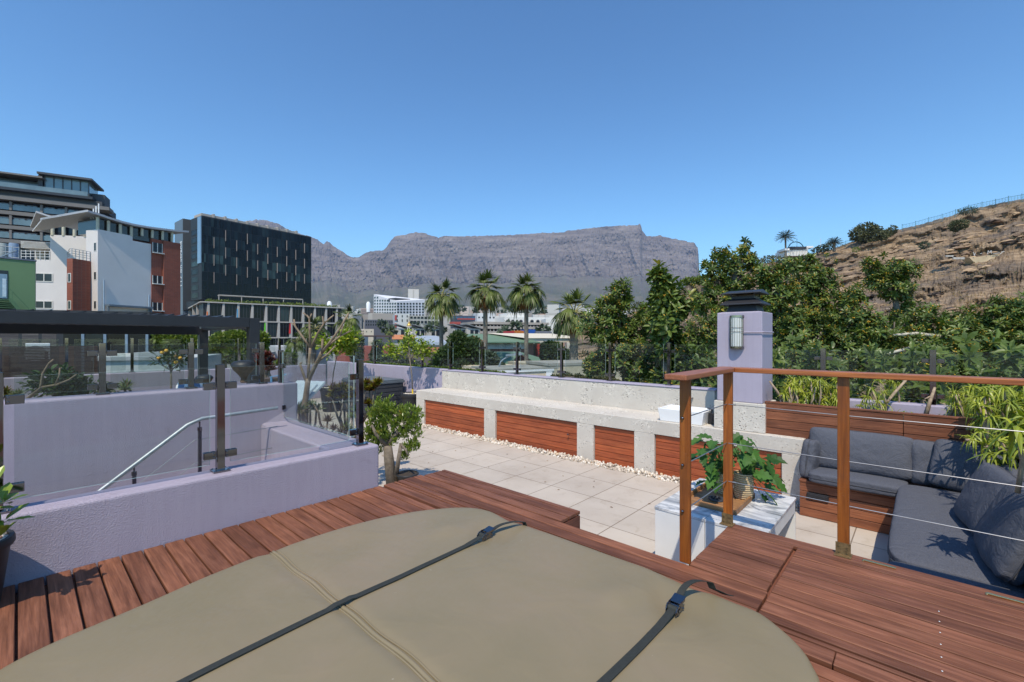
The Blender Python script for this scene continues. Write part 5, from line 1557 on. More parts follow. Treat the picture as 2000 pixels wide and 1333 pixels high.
# letters run upwards: text x axis = world up, text normal = facade normal
xa_, _ = Fw.hit(354.2, 500); zc = (Fw.hit(354.2,467)[1]+Fw.hit(354.2,567)[1])/2
ux = Vector((0,0,1)); nn = Fw.n; uy = nn.cross(ux)
rm = Matrix((ux, uy, nn)).transposed()
Lz = Fw.hit(354.2,467)[1]-Fw.hit(354.2,567)[1]
text("sign_text", "117 on Strand", Lz/6.3, t, SIGNW, Fw.pt(xa_, zc, .12), rm)

# --- podium block with fins
FINC = plain("podium_concrete", (.42,.39,.36), .8, var=.08, scale=.3)
Fp = Fac(397, 132, 668, 158)
zp = Fp.hit(397, 589)[1]
t = thing("podium_block", "long low office block with pale vertical fins and a planted roof under the black tower", "building", tuple(Fp.pt(0,-15)))
m = MB(); Fp.slab(m, 0, Fp.L, ZG, zp-.3, -20, -.4); m.build("wall", DKW, t)
m = MB(); Fp.slab(m, -.8, Fp.L+.5, zp-.35, zp, -21, .55); m.build("roof_slab", FINC, t)
fl = [Fp.hit(640, v)[1] for v in (631.5, 660, 690)]
for z in fl:
    m = MB(); Fp.slab(m, 0, Fp.L, z-.2, z+.15, -.39, .35); m.build("floor_slab", FINC, t)
fu = [406,435.5,464.5,492,519,543.5,568,591.5,614,636,657]
for i, u in enumerate(fu):
    x, _ = Fp.hit(u, 620)
    m = MB()
    for (za, zb2, w) in ((fl[0]+.15, zp-.35, .75), (fl[1]+.15, fl[0]-.2, .75), (ZG, fl[1]-.2, .6)):
        m.hexa([Fp.pt(x-w*.7,za,-.38),Fp.pt(x+w*.55,za,-.38),Fp.pt(x+w*.55,za,.3),Fp.pt(x-w*.7,za,.3),Fp.pt(x-w*.15,zb2,-.38),Fp.pt(x+w*.55,zb2,-.38),Fp.pt(x+w*.55,zb2,.3),Fp.pt(x-w*.15,zb2,.3)])
    m.build("fin", FINC, t)
edges = [Fp.hit(395,620)[0]] + [Fp.hit(u,620)[0] for u in fu] + [Fp.L]
for zi, (za, zb2) in enumerate(((fl[0]+.3, zp-.5), (fl[1]+.3, fl[0]-.35), (ZG+1, fl[1]-.35))):
    for a, b in zip(edges[:-1], edges[1:]):
        window(Fp, t, a+.6, b-.55, za, zb2, .12, 3, TOWERGL, DKW, .10)
for (u0,u1,v0,v1,c) in ((402,405.5,609,667,(.85,.20,.02)),(462,464,604,640,(.10,.35,.60)),(515,518,631,658,(.15,.62,.03)),(563.5,567,632,652,(.65,.02,.02)),(653.5,656,650,664,(.75,.68,.04))):
    x0, z1 = Fp.hit(u0, v0); x1, z0 = Fp.hit(u1, v1); m = MB()
    m.hexa([Fp.pt(x0,z0,.31),Fp.pt(x1,z0,.31),Fp.pt(x1,z0,.42),Fp.pt(x0,z0,.42),Fp.pt(x1-.25,z1,.31),Fp.pt(x1,z1,.31),Fp.pt(x1,z1,.42),Fp.pt(x1-.25,z1,.42)])
    m.build("colour_panel", plain("panel_colour",c,.5,var=.03), t)
Fs, dsp = side(Fp, 358)
m = MB(); Fs.slab(m, 0, Fs.L, ZG, zp-.35, -1.2, -.6); m.build("wall", DKW, t)
for k, u in enumerate((363.5,371.5,379.5,387.5)):
    x, _ = Fs.hit(u, 600); m = MB(); Fs.slab(m, x-.5, x+.5, ZG, zp-.36, -.58, .5); m.build("fin", FINC, t)
m = MB(); Fs.slab(m, -.5, Fs.L+.3, zp-.34, zp-.01, -1, .8); m.build("roof_slab", FINC, t)
rs = np.random.RandomState(91); m = MB(); pts = []
for k in range(900):
    x = rs.uniform(1, Fp.L-1); y = -rs.uniform(.5, 5); h_ = .2+1.1*fbm(x*.15, 3, 3, 4)*(1 if x < Fp.L*.8 else .6)
    q = Fp.pt(x, zp+rs.uniform(0,1)*h_, y); pts.append(tuple(q))
leaves(m, np.array(pts), sphere_dirs(rs, 900, 0, 1), sphere_dirs(rs,900), rs.uniform(.4,.8,900), .35)
tag(m.build("roof_garden", HEDGEL), "green planting along the roof edge of the podium block", "planting", kind="stuff")
m = MB(); x0,_ = Fp.hit(430,580); x1,_ = Fp.hit(596,585)
Fp.slab(m, x0, x1, zp+2.2, zp+2.45, -5, -2.5)
for k in range(5): x = x0+(x1-x0)*k/4; Fp.slab(m, x-.1, x+.1, zp, zp+2.2, -2.8, -2.6)
tag(m.build("roof_canopy", FINC), "thin canopy on the podium roof under the black tower", "canopy")
m = MB(); 
for k in range(7): 
    x, _ = Fp.hit(400+k*32, 580); F.slab(m, 2+k*5.2, 2.7+k*5.2, zp-.5, zb_, -4, -3.3)
F.slab(m, 1, F.L-2, zp-.6, zb_-.02, -21, -5)
tag(m.build("tower_undercroft", TW), "dark recessed storey between the tower and its podium", "storey")

# --- white and red-brick block with column gallery
F = Fac(191, 50, 298, 55.4)
ztw_ = F.hit(191,448)[1]
t = thing("white_apartment_block", "white rendered block with a swept roof over cream columns and red brick bays", "building", tuple(F.pt(0,-15)))
F2 = Fac(191, 50, 354, 58.2)
m = MB(); 
x1_, _ = F.hit(298, 500); zs1 = F.hit(191,448)[1]; zs2 = F.hit(298,467)[1]
Fl, dwb = side(F, 168)
F.slab(m, 0, F.hit(259,500)[0], ZG, zs1, -dwb, 0); F.slab(m, F.hit(259,500)[0]+.002, F.L, ZG, zs1-.55, -dwb, -.001)
m.build("wall", WHITEW, t)
for (v0, v1) in ((474,491),(531,547),(588,604)):
    x0,_=Fl.hit(183.5,v0); x1,_=Fl.hit(188.5,v0); window(Fl, t, x0, x1, Fl.hit(186,v1)[1], Fl.hit(186,v0)[1], .05, 1)
# red brick wing on the right
m = MB(); a,_=F2.hit(298.6,500); b,_=F2.hit(320,500); c,_=F2.hit(352.5,500); zr = F2.hit(325,471)[1]
F2.slab(m, a, b, ZG, zr, -5, -.25); F2.slab(m, b+.002, c, ZG, zr-.003, -5, 0); m.build("brick_wing", BRICK, t)
for (v0,v1) in ((475,494),(539,554.5),(591.5,607)):
    x0,_=F2.hit(299.5,v0); x1,_=F2.hit(319.5,v0); 
    m = MB(); F2.slab(m, x0, x1, F2.hit(310,v1)[1], F2.hit(310,v0)[1], -.249, -.2, random.random()); m.m = 1
    xm,_=F2.hit(309.5,v0)
    for (p,q) in ((x0,x0+.07),(xm-.04,xm+.04),(x1-.07,x1)): F2.slab(m, p, q, F2.hit(310,v1)[1], F2.hit(310,v0)[1], -.199, -.16)
    F2.slab(m, x0, x1+.1, F2.hit(310,v1)[1]-.1, F2.hit(310,v1)[1], -.249, .05); m.build("window", [GLDARK, FRMW], t)
# gallery
zg0 = zs1-.02
CRC = plain("cream_column", (.50,.47,.36), .7)
gm = MB(); ga = F2.hit(193,448)[0]; gb = F2.hit(341,470)[0]
zgl = F2.hit(341,471)[1]
gm.hexa([F2.pt(ga,zgl-.6,-4),F2.pt(gb,zgl-.6,-4),F2.pt(gb,zgl-.6,-.5),F2.pt(ga,zgl-.6,-.5),F2.pt(ga,zs1+1.3,-4),F2.pt(gb,zgl+1.0,-4),F2.pt(gb,zgl+1.0,-.5),F2.pt(ga,zs1+1.3,-.5)])
gm.build("gallery_glass", glsvar("gallery_glass",[(0,(.02,.018,.016)),(1,(.05,.045,.04))],.15), t)
def roofz(u):   # underside of the swept roof line
    return np.interp(u, [192,213,236,258,280,300,320,339,366], [424,431,438,442.5,446.5,449.5,451.5,453,454.5])
for u in (193.5,214.5,237.5,259,280,300,320,338.5):
    x, z0 = F2.hit(u, 470); _, z1 = F2.hit(u, roofz(u)); zb__ = zs1-.05 if u < 262 else zgl-.1
    m = MB(); m.tube([F2.pt(x, zb__, -.25), F2.pt(x, z1, -.25)], .15, 12); m.build("column", CRC, t, smooth=50)
ROOFM = plain("grey_metal_roof", (.36,.37,.40), .5, var=.05)
def sweep(pts_front, over, back, th=.22):
    """curved roof: front edge given by (u,v) on F2 plane offset over, extruded back"""
    m = MB(); V = []; n = len(pts_front)
    for (u, v) in pts_front:
        x, z = F2.hit(u, v)
        for o, dz in ((over,0),(over,-th),(-back,-th+.0),(-back,0)):
            V.append(tuple(F2.pt(x, z+dz, o)))
    Fc = []
    for i in range(n-1):
        a = i*4; b = a+4
        Fc += [[a,a+1,b+1,b],[a+1,a+2,b+2,b+1],[a+2,a+3,b+3,b+2],[a+3,a,b,b+3]]
    Fc += [[0,3,2,1],[(n-1)*4+k for k in range(4)]]
    m.add(V, Fc, .5); return m
m = sweep([(167,410.5),(190,417),(213,425),(236,432),(258,437.5),(280,441.5),(300,444.5),(320,447),(345,450),(367,451.5)], .22, 9)
m.build("swept_roof", ROOFM, t)
# upturned left leaf of the butterfly roof
q0 = F2.pt(*F2.hit(167,411), .5); q1 = P(143,437,53.5); q2 = F2.pt(*F2.hit(167,411), -8.5); q3 = q1+(q2-q0)
m = MB(); th = Vector((0,0,-.2)); m.hexa([q1+th,q0+th,q2+th,q3+th,q1,q0,q2,q3]); m.build("roof_leaf", plain("pale_soffit",(.42,.41,.40),.7), t)
for k in range(4):
    m = MB(); p = Fl.pt(Fl.L*(.15+.22*k), zs1, -.3); m.tube([p, p+Vector((0,0,2.2+.25*k))], .06, 6); m.build("strut", WHITEP, t)
m = MB(); x0,_=F.hit(203,600); x1,_=F.hit(289,600); z1=F.hit(250,598)[1]; F.slab(m,x0,x1,z1-.2,z1,.02,.9); F.slab(m,x0,x0+.12,ZG,z1-.2,.4,.7); F.slab(m,x1-.12,x1,ZG,z1-.2,.4,.7); m.build("balcony_frame", plain("blue_grey_steel",(.13,.16,.19),.5), t)
m = MB(); 
for u in (201.5,289.5): x,_=F.hit(u,560); m.tube([F.pt(x,ZG,.12),F.pt(x,F.hit(u,548 if u < 250 else 577)[1],.12)], .09, 8)
m.build("drainpipe", plain("blue_pipe",(.30,.38,.46),.4), t)

# --- left part: white wall with second butterfly roof and brick stair tower
F = Fac(70, 56, 176, 57.5)
t = thing("white_apartment_block", "set-back white block with paired windows and a small upturned roof left of the column gallery", "building", tuple(F.pt(0,-15)))
m = MB(); z1=F.hit(120,505)[1]; zt2 = F.hit(120,460)[1]
F.slab(m, 0, F.hit(98,500)[0], ZG, F.hit(98,508)[1], -12, 0); F.slab(m, F.hit(98,500)[0]+.002, F.L+1.5, ZG, zt2, -12, -.001); m.build("wall", WHITEW, t)
for (v0,v1) in ((534,551),(588,603.5)):
    x0,_=F.hit(69,v0); x1,_=F.hit(103.5,v0); window(F, t, x0, x1, F.hit(90,v1)[1], F.hit(90,v0)[1], .09, 2, out=.06)
gm = MB(); x0,_=F.hit(101,450); x1,_=F.hit(172,450); F.slab(gm, x0, x1, zt2-.1, zt2+2.5, -5, -.4); gm.build("gallery_glass", GLDARK, t)
for u in (102,123.5,145,166):
    x,_=F.hit(u,450); m = MB(); m.tube([F.pt(x,zt2-.05,-.1),F.pt(x,F.hit(u,428+(u-102)*.16)[1],-.1)], .19, 12); m.build("column", CRC, t, smooth=50)
m = MB(); p0=F.pt(*F.hit(75,414),.4); p1=F.pt(*F.hit(143,437),.4); bk = F.n*-8; th=Vector((0,0,-.2))
m.hexa([p0+th,p1+th,p1+bk+th,p0+bk+th,p0,p1,p1+bk,p0+bk]); m.build("roof_leaf", ROOFM, t)
p2_ = P(59,441,58); m = MB(); m.hexa([p2_+th,p0+th,p0+bk+th,p2_+bk+th,p2_,p0,p0+bk,p2_+bk]); m.build("roof_leaf", plain("pale_soffit_b",(.40,.39,.38),.7), t)
m = MB()
for z_ in (.35,.7,1.05):
    m.tube([F.pt(F.hit(42,500)[0],F.hit(60,508)[1]+z_,.05),F.pt(F.hit(98,500)[0],F.hit(98,508)[1]+z_,.05)], .03, 6)
for k in range(7): x = F.hit(42+k*9.2,500)[0]; m.tube([F.pt(x,F.hit(98,508)[1],.05),F.pt(x,F.hit(98,508)[1]+1.1,.05)], .03, 6)
m.build("balcony_rail", WHITEP, t)
m = MB(); x0,_=F.hit(38,480); x1,_=F.hit(97,480); F.slab(m, x0, x1, F.hit(80,508)[1], F.hit(80,474)[1], -6, -2.5); m.build("wall", plain("tan_wall",(.38,.33,.27),.8), t)
m = MB(); F.slab(m, F.hit(62,480)[0], F.hit(88,480)[0], F.hit(80,506)[1], F.hit(80,488)[1], -2.49, -2.4); m.build("window", GLDARK, t)
m = MB(); 
for k in range(6): F.slab(m, x0, F.hit(96,480)[0], F.hit(80,485-k*2.2)[1], F.hit(80,484-k*2.2)[1], -2.3, -.2, .5)
m.build("slatted_awning", FRMW, t)
Fb = Fac(142, 48.5, 177.5, 50.3); Fa, dst = side(Fb, 130.5)
t = thing("brick_stair_tower", "square red brick stair tower with a curved steel railing on top", "building", tuple(Fb.pt(0,-15)))
zt3 = Fb.hit(142,505)[1]
m = MB(); Fb.slab(m, 0, Fb.L, ZG, zt3, -dst, 0); m.build("wall", BRICK, t)
for (v0,v1) in ((534,552),(587.5,605)): window(Fa, t, Fa.hit(132.5,v0)[0], Fa.hit(139,v0)[0], Fa.hit(136,v1)[1], Fa.hit(136,v0)[1], .07, 1)
m = MB()
for z_ in (.3,.55,.8,1.05): m.tube([Fa.pt(0,zt3+z_*.5,0),Fa.pt(Fa.L*.5,zt3+z_,0),Fb.pt(0,zt3+z_,-.1),Fb.pt(Fb.L,zt3+z_,-.1)], .025, 6)
for k in range(6): m.tube([Fb.pt(Fb.L*k/5,zt3,-.1),Fb.pt(Fb.L*k/5,zt3+1.05,-.1)], .03, 6)
m.build("railing", GALV, t)

# --- green building with outside stairs
F = Fac(-60, 37, 70, 40)
GRN = plain("green_wall", (.125,.215,.105), .8, var=.07, scale=.5)
t = thing("green_house", "plain green building with a tall window and green outside stairs at far left", "building", tuple(F.pt(0,-15)))
m = MB(); F.slab(m, 0, F.L, ZG, F.hit(70,511)[1], -9, 0); m.build("wall", GRN, t, bevel=.05)
m = MB(); F.slab(m, 0, F.L+.05, F.hit(70,511)[1], F.hit(70,511)[1]+.1, -9, .06); m.build("coping", plain("blue_grey_coping",(.12,.14,.19),.6), t)
m = MB(); F.rect(m, -30, 16, 529, 585, -.4, .02, .2, 10); m.m=1; F.rect(m, -30, 14, 536, 583, .02, .06, .5, 10); m.m=2; F.rect(m, 4.5, 12, 545, 580, .06, .08, .5, 10)
m.build("window", [GLDARK, plain("blue_glass",(.16,.25,.35),.2,0,.8), plain("pale_blind",(.50,.60,.66),.6)], t)
GRNS = plain("green_steel", (.08,.16,.075), .6)
m = MB()
for k in range(9): F.rect(m, -20, 20+k*4.5, 588+k*3.6, 589.2+k*3.6, .05, 1.1, .5, 20)
p0 = F.pt(*F.hit(16,585),1.1); p1 = F.pt(*F.hit(44,618),1.1); m.bar(p0,p1,.08,.25); p0 = F.pt(*F.hit(21,571),1.1); p1 = F.pt(*F.hit(52,603),1.1); m.bar(p0,p1,.06); m.bar(F.pt(*F.hit(21,571),1.1),F.pt(*F.hit(21,590),1.1),.08); m.bar(p1,F.pt(*F.hit(52,612),1.1),.08); m.bar(F.pt(*F.hit(16,567),1.1),F.pt(*F.hit(21,571),1.1),.05)
m.build("outside_stairs", GRNS, t)
for i,(u0,u1) in enumerate(((-4,13),(20,34))):
    c = P((u0+u1)/2, 508, 44); t = thing("water_tank", ["grey-green water tank at the left picture edge on the roof","blue-grey upright water tank on the roof behind the green building"][i], "water tank", tuple(c), "roof water tanks")
    r_ = (u1-u0)/2*44/FPX; h_ = 32*44/FPX
    m = MB(); m.lathe(c, [(r_,0),(r_,h_*.93),(r_*.93,h_),(.0001,h_*1.02)], 20)
    for k in range(4): m.lathe((c.x,c.y,c.z+h_*(.1+.22*k)), [(r_*1.0,0),(r_*1.03,.04),(r_*1.0,.08)], 20)
    m.build("shell", plain("tank_paint",((.30,.33,.31) if i == 0 else (.20,.27,.38)),.5), t, smooth=40)
m = MB(); F = Fac(-30, 42, 37, 43.5)
for z_ in (0,.5,1.0): m.tube([F.pt(F.hit(-20,508)[0],F.hit(30,508)[1]+.2+z_,0),F.pt(F.hit(37,508)[0],F.hit(30,508)[1]+.2+z_,0)],.03,6)
for k in range(5): x=F.hit(-15+k*13,500)[0]; m.tube([F.pt(x,F.hit(30,508)[1]-.2,0),F.pt(x,F.hit(30,508)[1]+1.3,0)],.03,6)
m.bar(F.pt(F.hit(-10,500)[0],F.hit(-10,507)[1],0),F.pt(F.hit(32,500)[0],F.hit(32,489)[1],0),.25,.08)
tag(m.build("roof_railing", GALV), "grey steel railing and ramp round the roof water tanks", "railing")

# --- tall dark apartment tower behind
F = Fac(-120, 84, 216, 96)
t = thing("apartment_tower", "dark grey apartment tower with stepped glass balconies and a glass penthouse at far left", "tower", tuple(F.pt(0,-15)))
APW = plain("apartment_concrete", (.16,.15,.145), .8, var=.1, scale=.3); APD = plain("apartment_dark", (.045,.05,.06), .6, var=.15, scale=.3)
BGL = glsvar("balcony_glass", [(0,(.05,.07,.085)),(.5,(.10,.14,.16)),(1,(.17,.23,.25))], .15)
m = MB(); F.slab(m, 0, F.hit(196,450)[0], ZG, F.hit(150,408)[1], -14, -2.2); m.build("core", APD, t)
def floorline(v120): return F.hit(120, v120)[1]
for i, v in enumerate((402, 428, 455, 481)):
    z = floorline(v); uR = (216,196,186,176)[i] if i == 0 else 190
    m = MB(); F.slab(m, 0, F.hit(uR,440)[0], z-.15, z+.55, -2.3, .3 if i else 1.0); m.build("floor_slab", APW, t)
    if i:
        pass
for i,(va,vb) in enumerate(((405,426),(431,453),(458,479))):
    z1, z0 = floorline(va)-.3, floorline(vb)+.6
    for (u0,u1) in ((-40,18),(26,50),(52,73),(88,108),(112,128),(133,160),(164,190)):
        x0,_=F.hit(u0,440); x1,_=F.hit(u1,440); window(F, t, x0, x1, z0+.2, z1, .12, 2, BGL, APD, -1.9+2.0)
    m = MB(); F.slab(m, 0, F.hit(192,440)[0], z0, z0+1.0, .05, .12, .6); m.build("balcony_glass", BGL, t)
    for u in (22,82,130):
        x0,_=F.hit(u-2.5,440); x1,_=F.hit(u+2.5,440); m = MB(); F.slab(m, x0, x1, z0-.1, z1+.3, -2, .35); m.build("party_wall", APW, t)
# upper stepped storey and penthouse
m = MB(); F.slab(m, 0, F.hit(196,400)[0], floorline(402)+.6, floorline(383), -12, -1.2); m.build("upper_storey", APD, t)
m = MB(); F.slab(m, 0, F.hit(181,400)[0], floorline(383)+.002, floorline(378), -12, .1); m.build("terrace_slab", plain("dark_navy_metal",(.02,.025,.035),.5), t)
m = MB(); F.slab(m, 0, F.hit(190,400)[0], floorline(394), floorline(391), -12, -1.0); m.build("terrace_slab", APW, t)
x0,_=F.hit(84,360); x1,_=F.hit(171,380); za=floorline(378); zb3=floorline(346)
m = MB(); F.slab(m, x0, x1, za, zb3, -7, -.9, .5); m.build("penthouse_glass", plain("penthouse_glass",(.13,.19,.21),.12,0,.9,var=.2,scale=.3), t)
m = MB()
for k in range(6): x = x0+(x1-x0)*k/5; F.slab(m, x-.08, x+.08, za, zb3, -.89, -.8)
F.slab(m, x0-.8, x1+.8, zb3, zb3+.4, -8, .4); F.slab(m, x0-1.0, x0-.3, za, zb3, -3, -.8); m.build("penthouse_roof", APD, t)
m = MB(); F.slab(m, 0, F.hit(80,370)[0], za, floorline(356), -8, -2.5, .3); m.build("penthouse_glass", BGL, t)
m = MB(); F.slab(m, 0, F.hit(84,370)[0], floorline(354), floorline(351), -9, .4); F.slab(m, 0, F.hit(60,360)[0], floorline(350), floorline(345), -9, -3); m.build("penthouse_roof", APW, t)
m = MB(); F.slab(m, 0, x1, za, za+.9, .0, .06, .8); m.build("balcony_glass", BGL, t)
m = MB(); F.slab(m, F.hit(172,400)[0], F.hit(199,400)[0], floorline(402)+.6, floorline(378)+1.2, -6, -2); m.build("lift_housing", APD, t)

# dark room with blue-grey frames beyond the pergola
F = Fac(-60, 26, 292, 29)
t = thing("glazed_room", "dark glazed room with blue-grey frames seen under the pergola", "building", tuple(F.pt(0,-4)))
m = MB(); F.slab(m, 0, F.L, -3, 3.6, -5, 0); m.build("core", BLACKM, t)
for u in (163,206,248,288): m = MB(); x,_=F.hit(u,660); F.slab(m, x-.07, x+.07, -1, 3.0, .0, .1); m.build("frame", GBLUE, t)
a = [F.hit(u,660)[0] for u in (120,163,206,248,288)]
for i in range(4):
    m = MB(); F.slab(m, a[i]+.1, a[i+1]-.1, .9, 2.9, .0, .03, random.random()); m.build("window", TOWERGL, t)
m = MB(); F.slab(m, F.hit(190,690)[0], F.L+.3, .75, .95, .1, 1.2); m.build("sill", FRMW, t)
F = Fac(193, 18, 350, 19)
t = thing("flat_roof", "pale flat roofs with a grey parapet beyond the lilac parapet at left", "roof", tuple(F.pt(0,0)))
m = MB(); F.slab(m, 0, F.L, -2, .98, -8, 0); m.build("wall", plain("pale_green_grey",(.40,.43,.41),.7), t)
m = MB(); F.slab(m, -.2, F.L+.3, .981, 1.12, -.6, .1); F.slab(m, .5, F.L-.4, .981, 1.25, -3.5, -1.6); m.build("roof_edge", plain("roof_grey",(.30,.31,.31),.7), t)

# --- generic city blocks
def simple_block(name, label, cat, uL, dL, uR, dR, vtop, depth, wall_m, nx, rows, win=(.55,.55), frame=.12, gl=None, fm=None, z0=ZG, roof=None, limit=60, seed=0, vref=None, out=.1, roof_h=None, group=None):
    F = Fac(uL, dL, uR, dR); zt = F.hit(vref or uL, vtop)[1]
    t = thing(name, label, cat, tuple(F.pt(0, z0)), group)
    m = MB(); F.slab(m, 0, F.L, z0, zt, -depth, 0); m.build("wall", wall_m, t)
    if nx:
        pw = F.L/nx; zs = []
        for v0, v1 in rows: zs.append((F.hit(vref or uL, v1)[1], F.hit(vref or uL, v0)[1]))
        cnt = 0; rest = MB(); anyr = False
        for za, zb in zs:
            for i in range(nx):
                x0 = pw*(i+.5-win[0]/2); x1 = pw*(i+.5+win[0]/2)
                if cnt < limit:
                    m = MB(); F.slab(m, x0, x1, za, zb, .01, out, random.random()); m.build("window", gl or GLDARK, t); cnt += 1
                else: F.slab(rest, x0, x1, za, zb, .01, out, random.random()); anyr = True
        if anyr: tag(rest.build("windows", gl or GLDARK, t), kind="stuff")
    if roof:
        m = MB(); h_ = roof_h or 2.0
        a = F.pt(-.4, zt, .5); b = F.pt(F.L+.4, zt, .5); c = F.pt(F.L+.4, zt, -depth-.5); d_ = F.pt(-.4, zt, -depth-.5)
        e1 = F.pt(-.4, zt+h_, -depth/2); e2 = F.pt(F.L+.4, zt+h_, -depth/2)
        m.add([tuple(q) for q in (a,b,c,d_,e1,e2)], [[0,1,5,4],[2,3,4,5],[0,4,3],[1,2,5],[0,3,2,1]], .5); m.build("roof", roof, t)
    return t, F, zt
WOFF = plain("office_white", (.62,.62,.65), .7, var=.02)
# white office with grid of windows (two faces, slanting roof line)
Fa = Fac(730, 330, 774.5, 300); Fb = Fac(774.5, 300, 829, 318)
t = thing("white_grid_office", "white office block with a tight grid of square windows and a slanting roof line", "building", tuple(Fa.pt(0,-15)))
for Fx, vl, vr, ul, ur in ((Fa, 575, 589, 730, 774.5), (Fb, 589, 585.5, 774.5, 829)):
    z0l = Fx.hit(ul+.01, vl)[1]; z0r = Fx.hit(ur-.01, vr)[1]
    if Fx is Fa: zA, zC = z0l, z0r
    else: zB = z0r
A_, C_, B_ = Fa.pt(0,0), Fa.pt(Fa.L,0), Fb.pt(Fb.L,0); D_ = A_+B_-C_
m = MB(); m.hexa([Vector((q.x,q.y,ZG)) for q in (A_,C_,B_,D_)]+[Vector((q.x,q.y,z)) for q, z in ((A_,zA),(C_,zC),(B_,zB),(D_,zA+zB-zC-4))]); m.build("wall", WOFF, t)
cnt = 0; rest = MB()
for Fx, nx, ul, ur in ((Fb, 9, 774.5, 829), (Fa, 9, 730, 774.5)):
    for j in range(9):
        for i in range(nx):
            u = ul+(ur-ul)*(i+.5)/nx; vv = (592+j*5.55) if Fx is Fb else (580+j*5.9)
            vtopu = np.interp(u, [730,774.5,829], [575,589,585.5])
            if vv < vtopu+2.2: continue
            x, z = Fx.hit(u, vv); zb = Fx.hit(u, vv+3.5)[1]; w = Fx.L/nx*.29
            mm = MB() if cnt < 100 else rest
            Fx.slab(mm, x-w, x+w, zb, z, .02, .12, random.random())
            if cnt < 100: mm.build("window", GLDARK, t)
            cnt += 1
tag(rest.build("windows", GLDARK, t), kind="stuff")
m = MB(); Fb.slab(m, 2, 14, 27, 29.5, -12, -4); m.build("roof_plant", DKW, t)
simple_block("beige_tower", "tall beige ribbed tower block rising behind the first palm", "tower", 797, 420, 848, 430, 583, 30, plain("beige_tower_wall",(.50,.47,.44),.8), 6, [(592+k*7, 593.5+k*7) for k in range(7)], (.9,.4), limit=42, gl=plain("beige_band",(.36,.33,.30),.8))
simple_block("beige_tower", "beige lift tower standing above the white grid office", "tower", 797, 418, 818, 420, 565, 25, plain("beige_tower_wall_b",(.54,.51,.48),.8), 1, [(567,583)], (.12,.4), limit=3, gl=plain("beige_shadow_rib",(.4,.38,.35),.8))  # its one window slab is a rib shadow painted in darker beige
simple_block("striped_hotel", "pinkish-brown building with horizontal window bands left of the white office", "building", 705, 360, 729, 362, 602.5, 25, plain("pink_brown_wall",(.40,.31,.27),.8), 1, [(605+k*3.6,606.8+k*3.6) for k in range(7)], (.94,.4), limit=9, gl=plain("band_glass",(.14,.12,.12),.4))
for u, v, d, w in ((719.5,589,362,4),(643.5,588,420,4.5)):
    c = P(u, v+14, d); r_ = w*d/FPX; t = thing("roof_tank", "white domed tank on a rooftop " + ("above the pinkish-brown building" if u > 700 else "right of the black tower"), "tank", tuple(c), "white roof tanks")
    m = MB(); m.lathe(c, [(r_,-3),(r_,13.5*d/FPX*.7),(r_*.6,13.5*d/FPX*.95),(.001,13.5*d/FPX)], 16); m.build("shell", WHITEP, t, smooth=40)
simple_block("low_block", "distant flat grey building right of the black tower podium", "building", 660, 300, 706, 305, 612, 20, GREYW, 8, [(616,619),(623,626)], (.6,.5), limit=16)
simple_block("dark_block", "dark grey office with a small white emblem in front of the white grid office", "building", 713, 210, 768, 214, 625, 20, plain("slate_wall",(.10,.105,.13),.7), 12, [(627,630.5),(633,636.5)], (.5,.5), limit=24, vref=740)
simple_block("dark_block", "blank slate-blue wall below the dark office", "building", 716, 190, 770, 192, 638.5, 14, plain("slate_wall_b",(.085,.09,.115),.7), 0, [], vref=740)
q = P(753, 647.5, 189.0); F = Fac(716,190,770,192); xq,zq = F.hit(753,647)
rm = Matrix((F.e if F.e.dot(Vector((_r[0],_r[1],0)))>0 else -F.e, Vector((0,0,1)), F.n)).transposed()
m = MB(); F.slab(m, xq-.5, xq+.5, zq-.9, zq-.1, .02, .1); F.slab(m, xq-.25, xq+.5, zq+.1, zq+.95, .02, .1); tag(m.build("wall_emblem", SIGNW), "small white emblem painted on the slate-blue wall", "emblem")
simple_block("old_white_house", "small old white building with rows of tiny windows left of the dark office", "building", 684, 170, 711, 172, 643, 10, plain("warm_white",(.58,.53,.46),.8), 7, [(646,648.5),(651,653.5)], (.4,.5), limit=14, vref=700)
simple_block("old_white_house", "plain cream gabled building beside the old white building", "building", 711, 165, 730, 166, 643, 10, CREAMW, 2, [(647,649)], (.15,.5), limit=2, vref=720)
simple_block("modern_flats", "white and grey stepped flats with a red corner before the white grid office", "building", 771, 200, 800, 202, 613, 16, plain("flat_white",(.52,.53,.52),.8), 3, [(616,620),(624,629)], (.2,.5), limit=6, vref=785)
m = MB(); F = Fac(771,199.8,800,201.8); F.rect(m,771,774.5,616,626,.02,.2,.5,772); F.rect(m,771,774.5,632,640,.02,.2,.5,772); tag(m.build("red_corner", plain("red_panel",(.40,.06,.05),.6)), "red panels on the corner of the white flats", "panel")
simple_block("modern_flats", "long flats with dark glazed upper floor right of the red corner", "building", 800, 200, 862, 206, 617, 16, plain("flat_grey",(.40,.39,.36),.8), 9, [(619,623),(627,632)], (.72,.5), limit=18, vref=820)
